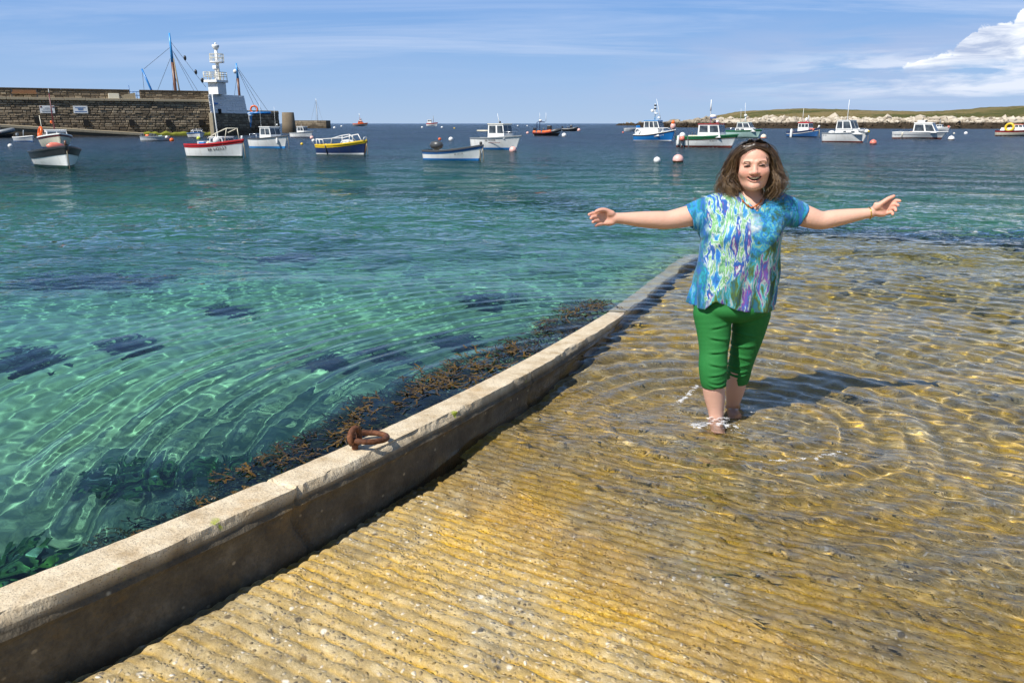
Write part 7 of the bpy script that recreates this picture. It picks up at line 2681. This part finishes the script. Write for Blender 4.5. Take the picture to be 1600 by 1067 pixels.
    for sd in (-1, 1):
        pts = [H(sd * (0.030 + 0.026 * math.cos(a)), -0.030 - 0.010 * math.sin(a) + 0.012 * (0.030 + 0.026 * math.cos(a)) / 0.05, 0.124 + 0.015 * math.sin(a) - (0.018 if math.cos(a) > 0 else 0.004)) for a in np.linspace(0, 6.28, 14, endpoint=False)]
        cen = sum(pts) / len(pts)
        Vv = [p for p in pts] + [cen + H(0, -0.004, 0.003) - H(0, 0, 0)] + [p + (H(0, 0.004, -0.002) - H(0, 0, 0)) for p in pts]
        n = len(pts)
        Ff = [(i, (i + 1) % n, n) for i in range(n)] + [(i, n + 1 + i, n + 1 + (i + 1) % n, (i + 1) % n) for i in range(n)] + [tuple(n + 1 + i for i in range(n))]
        mesh_obj('lens', Vv, Ff, lens, sg, smooth=False)
        tube('rim', pts, 0.0022, PAL['black'], sg, 6, closed=True)
        tube('temple', [H(sd * 0.058, -0.018, 0.108), H(sd * 0.078, 0.03, 0.085), H(sd * 0.082, 0.07, 0.05)], 0.0028, PAL['black'], sg, 6)
    tube('bridge', [H(-0.006, -0.034, 0.124), H(0, -0.037, 0.127), H(0.006, -0.034, 0.124)], 0.0028, PAL['black'], sg, 6)
    amber = simple_mat('amber_bead', (0.40, 0.10, 0.012), rough=0.2, var=0.3, vscale=120)
    nk = empty('necklace', (0, 0, 0)); nk.parent = root
    ctrl = [(1156.5, 305, 0.012), (1159.5, 312.5, -0.030), (1164.5, 318, -0.048), (1171, 323, -0.058), (1174.5, 324.5, -0.060), (1180, 322.5, -0.056), (1186, 318, -0.044), (1190.5, 312, -0.022), (1193, 306, 0.012)]
    path = catmull([pp(c[0], c[1], c[2] - (0.022 if c[2] < 0 else 0.0)) for c in ctrl], 25)
    tube('cord', path, 0.0012, PAL['brown'], nk, 5)
    for i in range(2, 23):
        r_ = 0.0062 if i % 4 == 0 else 0.0036
        lathe('bead', ball_prof(r_, 1, 6), amber, nk, path[i], 8)
    gold = simple_mat('gold', (0.78, 0.52, 0.12), rough=0.25, metal=1.0)
    a, b = V3(pp(1356.5, 333.4, -0.018)), V3(pp(1361, 332.8, -0.02))
    dz = Vector(b - a).normalized().to_track_quat('Z', 'Y').to_euler()
    torus('bracelet', 0.0305, 0.0026, gold, root, (a + b) / 2, dz, 28, 8)
    a, b = V3(pp(1390.5, 327.8, -0.033)), V3(pp(1394, 326.0, -0.044))
    dz = Vector(b - a).normalized().to_track_quat('Z', 'Y').to_euler()
    torus('finger_ring', 0.0106, 0.0016, gold, root, a, dz, 16, 6)
    return root


build_person()
# ================================================================== ring, seaweed, splash
def kerb_point(px, py):
    z = 0.2
    for _ in range(12):
        v = ground(px, py, z)
        s, l = xy_to_sl(v.x, v.y)
        z = kerb_top_z(s)
    return v, s, l


def build_ring():
    v, s, l = kerb_point(566, 697)
    m, t = mat_new('rusty_iron')
    out = t.add('ShaderNodeOutputMaterial')
    co = t.coord('Object')
    n = t.noise(co, 45, 6, 0.7)
    c = t.ramp(n, [(0.3, (0.035, 0.014, 0.008)), (0.5, (0.13, 0.047, 0.020)), (0.7, (0.26, 0.105, 0.045))])
    p = t.add('ShaderNodeBsdfPrincipled', inp={'Base Color': c, 'Roughness': 0.75, 'Metallic': 0.25})
    t.link(t.bump(n, 0.8, 0.004), p.inputs['Normal'])
    t.link(p.outputs[0], out.inputs[0])
    root = empty('mooring_ring', (v.x, v.y, v.z), math.atan2(kerb_frame(s)[3], kerb_frame(s)[2]))
    tag(root, 'rusty iron mooring ring in an eye bolt on top of the concrete kerb', 'mooring ring')
    k = SC
    # eye bolt: a stout hook standing out of the kerb
    pts = []
    for a in np.linspace(-0.55 * math.pi, 1.25 * math.pi, 18):
        pts.append((-0.045 * k + 0.030 * k * math.cos(a), 0.0, 0.060 * k + 0.036 * k * math.sin(a)))
    pts = [(-0.040 * k, 0.0, -0.03)] + pts
    e = tube('eye_bolt', pts, 0.0135 * k, m, root, 9)
    # ring leaning from the eye down onto the kerb top
    rp = []
    for a in np.linspace(0, 2 * math.pi, 34, endpoint=False):
        x = 0.030 * k + 0.088 * k * math.cos(a)
        y = -0.012 * k + 0.073 * k * math.sin(a)
        rp.append((x, y, 0.0165 * k + 0.032 * k * (1 - (x / k + 0.058) / 0.176)))
    tube('ring', rp, 0.0125 * k, m, root, 10, closed=True)


def weed_mat(name, a, b):
    m, t = mat_new(name)
    out = t.add('ShaderNodeOutputMaterial')
    n = t.noise(t.coord('Object'), 18, 4, 0.6)
    n = t.math('ADD', t.math('MULTIPLY', n, 0.6), t.math('MULTIPLY', t.attr('tone'), 0.4))
    c = t.ramp(n, [(0.3, a), (0.65, b)])
    p = t.add('ShaderNodeBsdfPrincipled', inp={'Base Color': c, 'Roughness': 0.4, 'Specular IOR Level': 0.5})
    t.link(p.outputs[0], out.inputs[0])
    return m


def fronds(name, mat, starts, g, length=0.25, width=0.012, levels=4, zlim=None, seg=3, bladders=True, parent=None, rise=None, droop=0.0):
    """forking flat fronds; starts: list of (point, direction angle)"""
    V, F, TN = [], [], []

    def ribbon(p, ang, el, ln, w, lev, tone):
        # one strap, then a fork
        cur = p.copy()
        a = ang
        prev = None
        for i in range(seg + 1):
            d = np.array([math.cos(a) * math.cos(el), math.sin(a) * math.cos(el), math.sin(el)])
            side = np.array([-math.sin(a), math.cos(a), g.uniform(-0.5, 0.5)])
            side /= np.linalg.norm(side)
            ww = w * (0.75 + 0.35 * math.sin(i / seg * 3.14))
            k = len(V)
            V.append(cur + side * ww); V.append(cur - side * ww)
            TN.extend([tone, tone])
            if prev is not None:
                F.append((prev, prev + 1, k + 1, k))
            prev = k
            if i < seg:
                cur = cur + d * (ln / seg)
                if zlim is not None:
                    cur[2] = min(max(cur[2], zlim[0]), zlim[1] + g.uniform(-0.012, 0.004))
                a += g.normal(0, 0.16)
                el = el * 0.8 + g.normal(droop, 0.10)
        if bladders and lev < levels - 1 and g.random() < 0.45:
            k = len(V)
            r = w * 0.75
            for q in ((r, 0, 0), (-r, 0, 0), (0, r, 0), (0, -r, 0), (0, 0, r), (0, 0, -r)):
                V.append(cur + np.array(q)); TN.append(min(1, tone + 0.25))
            for f in ((0, 2, 4), (2, 1, 4), (1, 3, 4), (3, 0, 4), (2, 0, 5), (1, 2, 5), (3, 1, 5), (0, 3, 5)):
                F.append(tuple(k + i for i in f))
        if lev > 0:
            sp = g.uniform(0.28, 0.55)
            for s_ in (-1, 1):
                if g.random() < 0.93:
                    ribbon(cur, a + s_ * sp, el + g.normal(0, 0.1), ln * g.uniform(0.72, 0.95), w * 0.88, lev - 1, np.clip(tone + g.normal(0, 0.07), 0, 1))
    for p, a in starts:
        ribbon(np.array(p, float), a, g.uniform(-0.2, 0.5) if rise is None else rise, length * g.uniform(0.18, 0.32), width * g.uniform(0.7, 1.2), levels - 1, g.random())
    o = mesh_obj(name, V, F, mat, parent)
    at = o.data.attributes.new('tone', 'FLOAT', 'POINT')
    at.data.foreach_set('value', np.array(TN, dtype=np.float32))
    return o


def refracted(px, py, depth):
    """where the bed at this depth shows at a photo pixel, bent at the water"""
    W = ground(px, py, 0)
    d = ray(px, py).normalized()
    h = Vector((d.x, d.y, 0))
    sin_t = h.length / 1.333
    cos_t = math.sqrt(1 - sin_t ** 2)
    return W + h.normalized() * (sin_t / cos_t * depth) - Vector((0, 0, depth))


def build_weed():
    wrack = weed_mat('bladder_wrack', (0.012, 0.008, 0.003), (0.115, 0.066, 0.009))
    g = np.random.default_rng(31)
    # clumps on the outer side of the kerb: (photo column, row of the kerb's outer edge, reach, fronds)
    spots = [(195, 846, 0.14, 14), (285, 806, 0.16, 16), (345, 782, 0.17, 20), (400, 752, 0.20, 26), (455, 728, 0.22, 28), (500, 708, 0.24, 30), (545, 690, 0.27, 30), (590, 668, 0.32, 36),
             (635, 648, 0.32, 38), (680, 628, 0.30, 36), (720, 610, 0.30, 34), (790, 578, 0.34, 30), (850, 545, 0.30, 28), (905, 512, 0.32, 26), (955, 485, 0.36, 24)]
    for ci, (px, py, reach, n) in enumerate(spots):
        v = ground(px, py - 3)
        s, l = xy_to_sl(v.x, v.y)
        reach = reach * (0.72 if px < 600 else 1.0)
        sp = 0.10 + 0.10 * reach
        starts = []
        for i in range(int(n * 1.7)):
            ss = s + g.normal(0, sp)
            ll = min(l, -KERB_T - 0.03) + g.uniform(-0.05, 0.12)
            x, y = sl_to_xy(ss, ll)
            base = math.atan2(-KN[1], -KN[0])
            ll = min(ll, -KERB_T - 0.02)
            starts.append(((x, y, g.uniform(-0.16, -0.01)), base + g.normal(0.35, 0.55)))
        o = fronds('seaweed_clump', wrack, starts, g, length=reach * 1.35, width=0.0062 + 0.003 * reach, levels=5, zlim=(-0.35, 0.018))
        receiver(o)
        lab = {0: 'sparse thin wrack tuft near the crack in the kerb', 6: 'brown wrack clump floating right beside the rusty mooring ring', len(spots) - 1: 'long brown wrack clump where the kerb slips under water'}.get(ci, 'brown bladder wrack clump growing along the sea side of the kerb')
        tag(o, lab, 'seaweed', 'wrack clumps along the kerb')
    # weed on the bed
    green = weed_mat('green_weed_patch', (0.03, 0.085, 0.012), (0.10, 0.20, 0.03))
    dark = weed_mat('dark_weed_patch', (0.02, 0.024, 0.012), (0.06, 0.056, 0.03))
    P = [(212, 757, 0.17, green, 'round dark green weed patch on the seabed near the kerb'),
         (20, 912, 0.20, green, 'green weed patch against the kerb foot under water'),
         (355, 742, 0.07, green, 'small green weed tuft on the seabed beside the kerb wrack'),
         (105, 437, 0.70, dark, 'wide dark weed patch on the seabed below the black banded launch'),
         (205, 441, 0.42, dark, 'dark weed patch on the seabed beside a wider patch'),
         (28, 566, 0.32, dark, 'ragged dark weed patch on the seabed away from the kerb'),
         (352, 482, 0.22, dark, 'thin dark weed patch on the seabed in open shallows'),
         (190, 545, 0.13, dark, 'small dark weed tuft in open shallows'),
         (430, 402, 0.45, dark, 'faint dark weed patch far out on the seabed'),
         (700, 532, 0.18, dark, 'dark weed patch on the seabed off the kerb wrack'),
         (760, 470, 0.24, dark, 'curved dark weed streak on the seabed off the kerb'),
         (600, 560, 0.10, dark, 'small dark weed patch on the seabed between kerb and open shallows'),
         (500, 572, 0.09, dark, 'small dark weed clump on the seabed short of the weed streak')]
    for px, py, rad, m, lab in P:
        dep = 1.1
        for _ in range(4):
            v = refracted(px, py, dep)
            dep = float(bed_depth(np.array([v.x]), np.array([v.y]))[0]) - 0.04
        n = int(30 + 55 * min(rad, 1))
        starts = []
        for i in range(n):
            a = g.uniform(0, 6.28); r = rad * math.sqrt(g.random()) * (0.75 + 0.5 * mnoise.noise(Vector((math.cos(a) * 1.5 + px, math.sin(a) * 1.5, 0))))
            starts.append(((v.x + r * math.cos(a) * 1.25, v.y + r * math.sin(a), v.z - 0.03), g.uniform(0, 6.28)))
        o = fronds('weed_patch', m, starts, g, length=0.30 + 0.25 * rad, width=0.016 + 0.022 * rad, levels=3, zlim=(v.z - 0.03, v.z + 0.10 + 0.15 * rad), seg=2, bladders=False, rise=0.9)
        receiver(o)
        tag(o, lab, 'seaweed', 'weed patches on the seabed')
    # dark weed skirt off the end and the outer side of the slipway
    starts = []
    for i in range(900):
        if g.random() < 0.55:
            s_, l_ = RAMP_END + 0.2 + abs(g.normal(0, 0.9)), g.uniform(-0.6, RAMP_W + 1.5)
        else:
            s_, l_ = g.uniform(2.5, RAMP_END + 1), RAMP_W + 0.15 + abs(g.normal(0, 0.9))
        x, y = sl_to_xy(s_, l_)
        starts.append(((x, y, -1.3), g.uniform(0, 6.28)))
    o = fronds('weed_bed', dark, starts, g, length=0.9, width=0.055, levels=3, zlim=(-1.4, -0.55), seg=2, bladders=False, rise=1.0)
    receiver(o)
    tag(o, 'dark weed bed fringing the drowned end of the slipway', 'seaweed', kind='stuff')


def build_foam():
    m, t = mat_new('foam')
    out = t.add('ShaderNodeOutputMaterial')
    p = t.add('ShaderNodeBsdfPrincipled', inp={'Base Color': (0.86, 0.87, 0.87, 1), 'Roughness': 0.6})
    t.link(p.outputs[0], out.inputs[0])
    tp = t.add('ShaderNodeBsdfTransparent')
    mf = t.add('ShaderNodeMixShader', inp={0: 0.62, 1: tp.outputs[0], 2: p.outputs[0]})
    t.link(mf.outputs[0], out.inputs[0])
    g = np.random.default_rng(77)
    bm = bmesh.new()
    bmesh.ops.create_icosphere(bm, subdivisions=1, radius=1)
    bv = np.array([v.co[:] for v in bm.verts]); bf = np.array([[v.index for v in f.verts] for f in bm.faces])
    bm.free()
    Vs, Fs = [], []
    k = 0

    def drop(p, r, flat=0.6):
        nonlocal k
        v = bv * r * (1 + 0.4 * (g.random((len(bv), 1)) - 0.5)) * np.array([g.uniform(0.8, 1.6), g.uniform(0.8, 1.6), flat]) + np.array(p)
        Vs.append(v); Fs.append(bf + len(bv) * k); k += 1

    def streak(pts, n, spread, r0, r1, zmax=0.012):
        pts = [ground(a, b) for a, b in pts]
        for i in range(n):
            u = g.random() * (len(pts) - 1)
            j = int(u); f = u - j
            c = pts[j] * (1 - f) + pts[j + 1] * f
            dx, dy = g.normal(0, spread, 2)
            keep = mnoise.noise(Vector(((c.x + dx) * 22, (c.y + dy) * 22, 0)))
            if keep < 0.05:
                continue
            drop((c.x + dx, c.y + dy, abs(g.normal(0, zmax))), r0 + (r1 - r0) * g.random() ** 3)
    streak([(1086, 668), (1105, 664), (1125, 661), (1142, 668), (1155, 676)], 150, 0.030, 0.0008, 0.0028, 0.014)
    streak([(1052, 636), (1064, 628), (1078, 618), (1090, 606)], 300, 0.010, 0.0008, 0.0026, 0.022)
    streak([(1150, 630), (1172, 640), (1185, 645)], 80, 0.012, 0.0008, 0.0025, 0.006)

    def lace(pts, wid, dens, zl, seed):
        """torn sheet of foam lying on the water: small quads kept where the froth is thick"""
        P = [ground(a, b) for a, b in pts]
        lo = np.array([min(p.x for p in P) - wid * 2, min(p.y for p in P) - wid * 2])
        hi = np.array([max(p.x for p in P) + wid * 2, max(p.y for p in P) + wid * 2])
        st = 0.0028
        X, Y = np.meshgrid(np.arange(lo[0], hi[0], st), np.arange(lo[1], hi[1], st), indexing='ij')
        env = np.full(X.shape, 9.0)
        for p0, p1 in zip(P[:-1], P[1:]):
            d = np.array([p1.x - p0.x, p1.y - p0.y]); L2 = d @ d
            t = np.clip(((X - p0.x) * d[0] + (Y - p0.y) * d[1]) / L2, 0, 1)
            env = np.minimum(env, np.hypot(X - p0.x - t * d[0], Y - p0.y - t * d[1]))
        wx = X + 0.03 * (fbm(X * 14, Y * 14, 2, seed + 3) - 0.5); wy = Y + 0.03 * (fbm(X * 14, Y * 14, 2, seed + 5) - 0.5)
        ridge = 1 - np.abs(fbm(wx * 34, wy * 34, 3, seed) - 0.5) * 5
        keep = (fbm(wx * 48, wy * 48, 3, seed) - 0.18) * np.exp(-(env / wid) ** 2) + 0.30 * (rng.random(X.shape) - 0.5) > dens * 0.62
        Z = zl + 0.006 * fbm(X * 30, Y * 30, 2, seed + 11) * np.exp(-(env / wid) ** 2)
        ii = np.argwhere(keep[:-1, :-1])
        V_, F_ = [], []
        for i, j in ii:
            k0 = len(V_)
            for a_, b_ in ((i, j), (i + 1, j), (i + 1, j + 1), (i, j + 1)):
                V_.append((X[a_, b_], Y[a_, b_], Z[a_, b_]))
            F_.append((k0, k0 + 1, k0 + 2, k0 + 3))
        return V_, F_
    LV, LF = [], []
    for pts, wid, dens, zl, seed in (([(1088, 667), (1108, 664), (1128, 662), (1146, 669)], 0.046, 0.50, 0.004, 500), ([(1108, 656), (1132, 655)], 0.034, 0.56, 0.006, 520),
                                     ([(1060, 630), (1078, 616), (1088, 604)], 0.020, 0.55, 0.004, 540), ([(1210, 722), (1260, 719), (1300, 712), (1338, 703)], 0.036, 0.74, 0.003, 560), ([(1140, 640), (1175, 645)], 0.025, 0.72, 0.003, 580)):
        v_, f_ = lace(pts, wid, dens, zl, seed)
        LF += [tuple(k_ + len(LV) for k_ in q_) for q_ in f_]
        LV += v_
    o = mesh_obj('foam_lace', LV, LF, m, None, smooth=True)
    tag(o, 'torn white lace of foam on the water by her feet', 'foam', kind='stuff')
    me = bpy.data.meshes.new('splash_foam')
    fast_mesh(me, np.concatenate(Vs), np.concatenate(Fs), True)
    me.materials.append(m)
    o = bpy.data.objects.new('splash_foam', me)
    COL.objects.link(o)
    tag(o, 'white splash and foam round the wading feet', 'foam', kind='stuff')


build_ring()
build_weed()
build_foam()
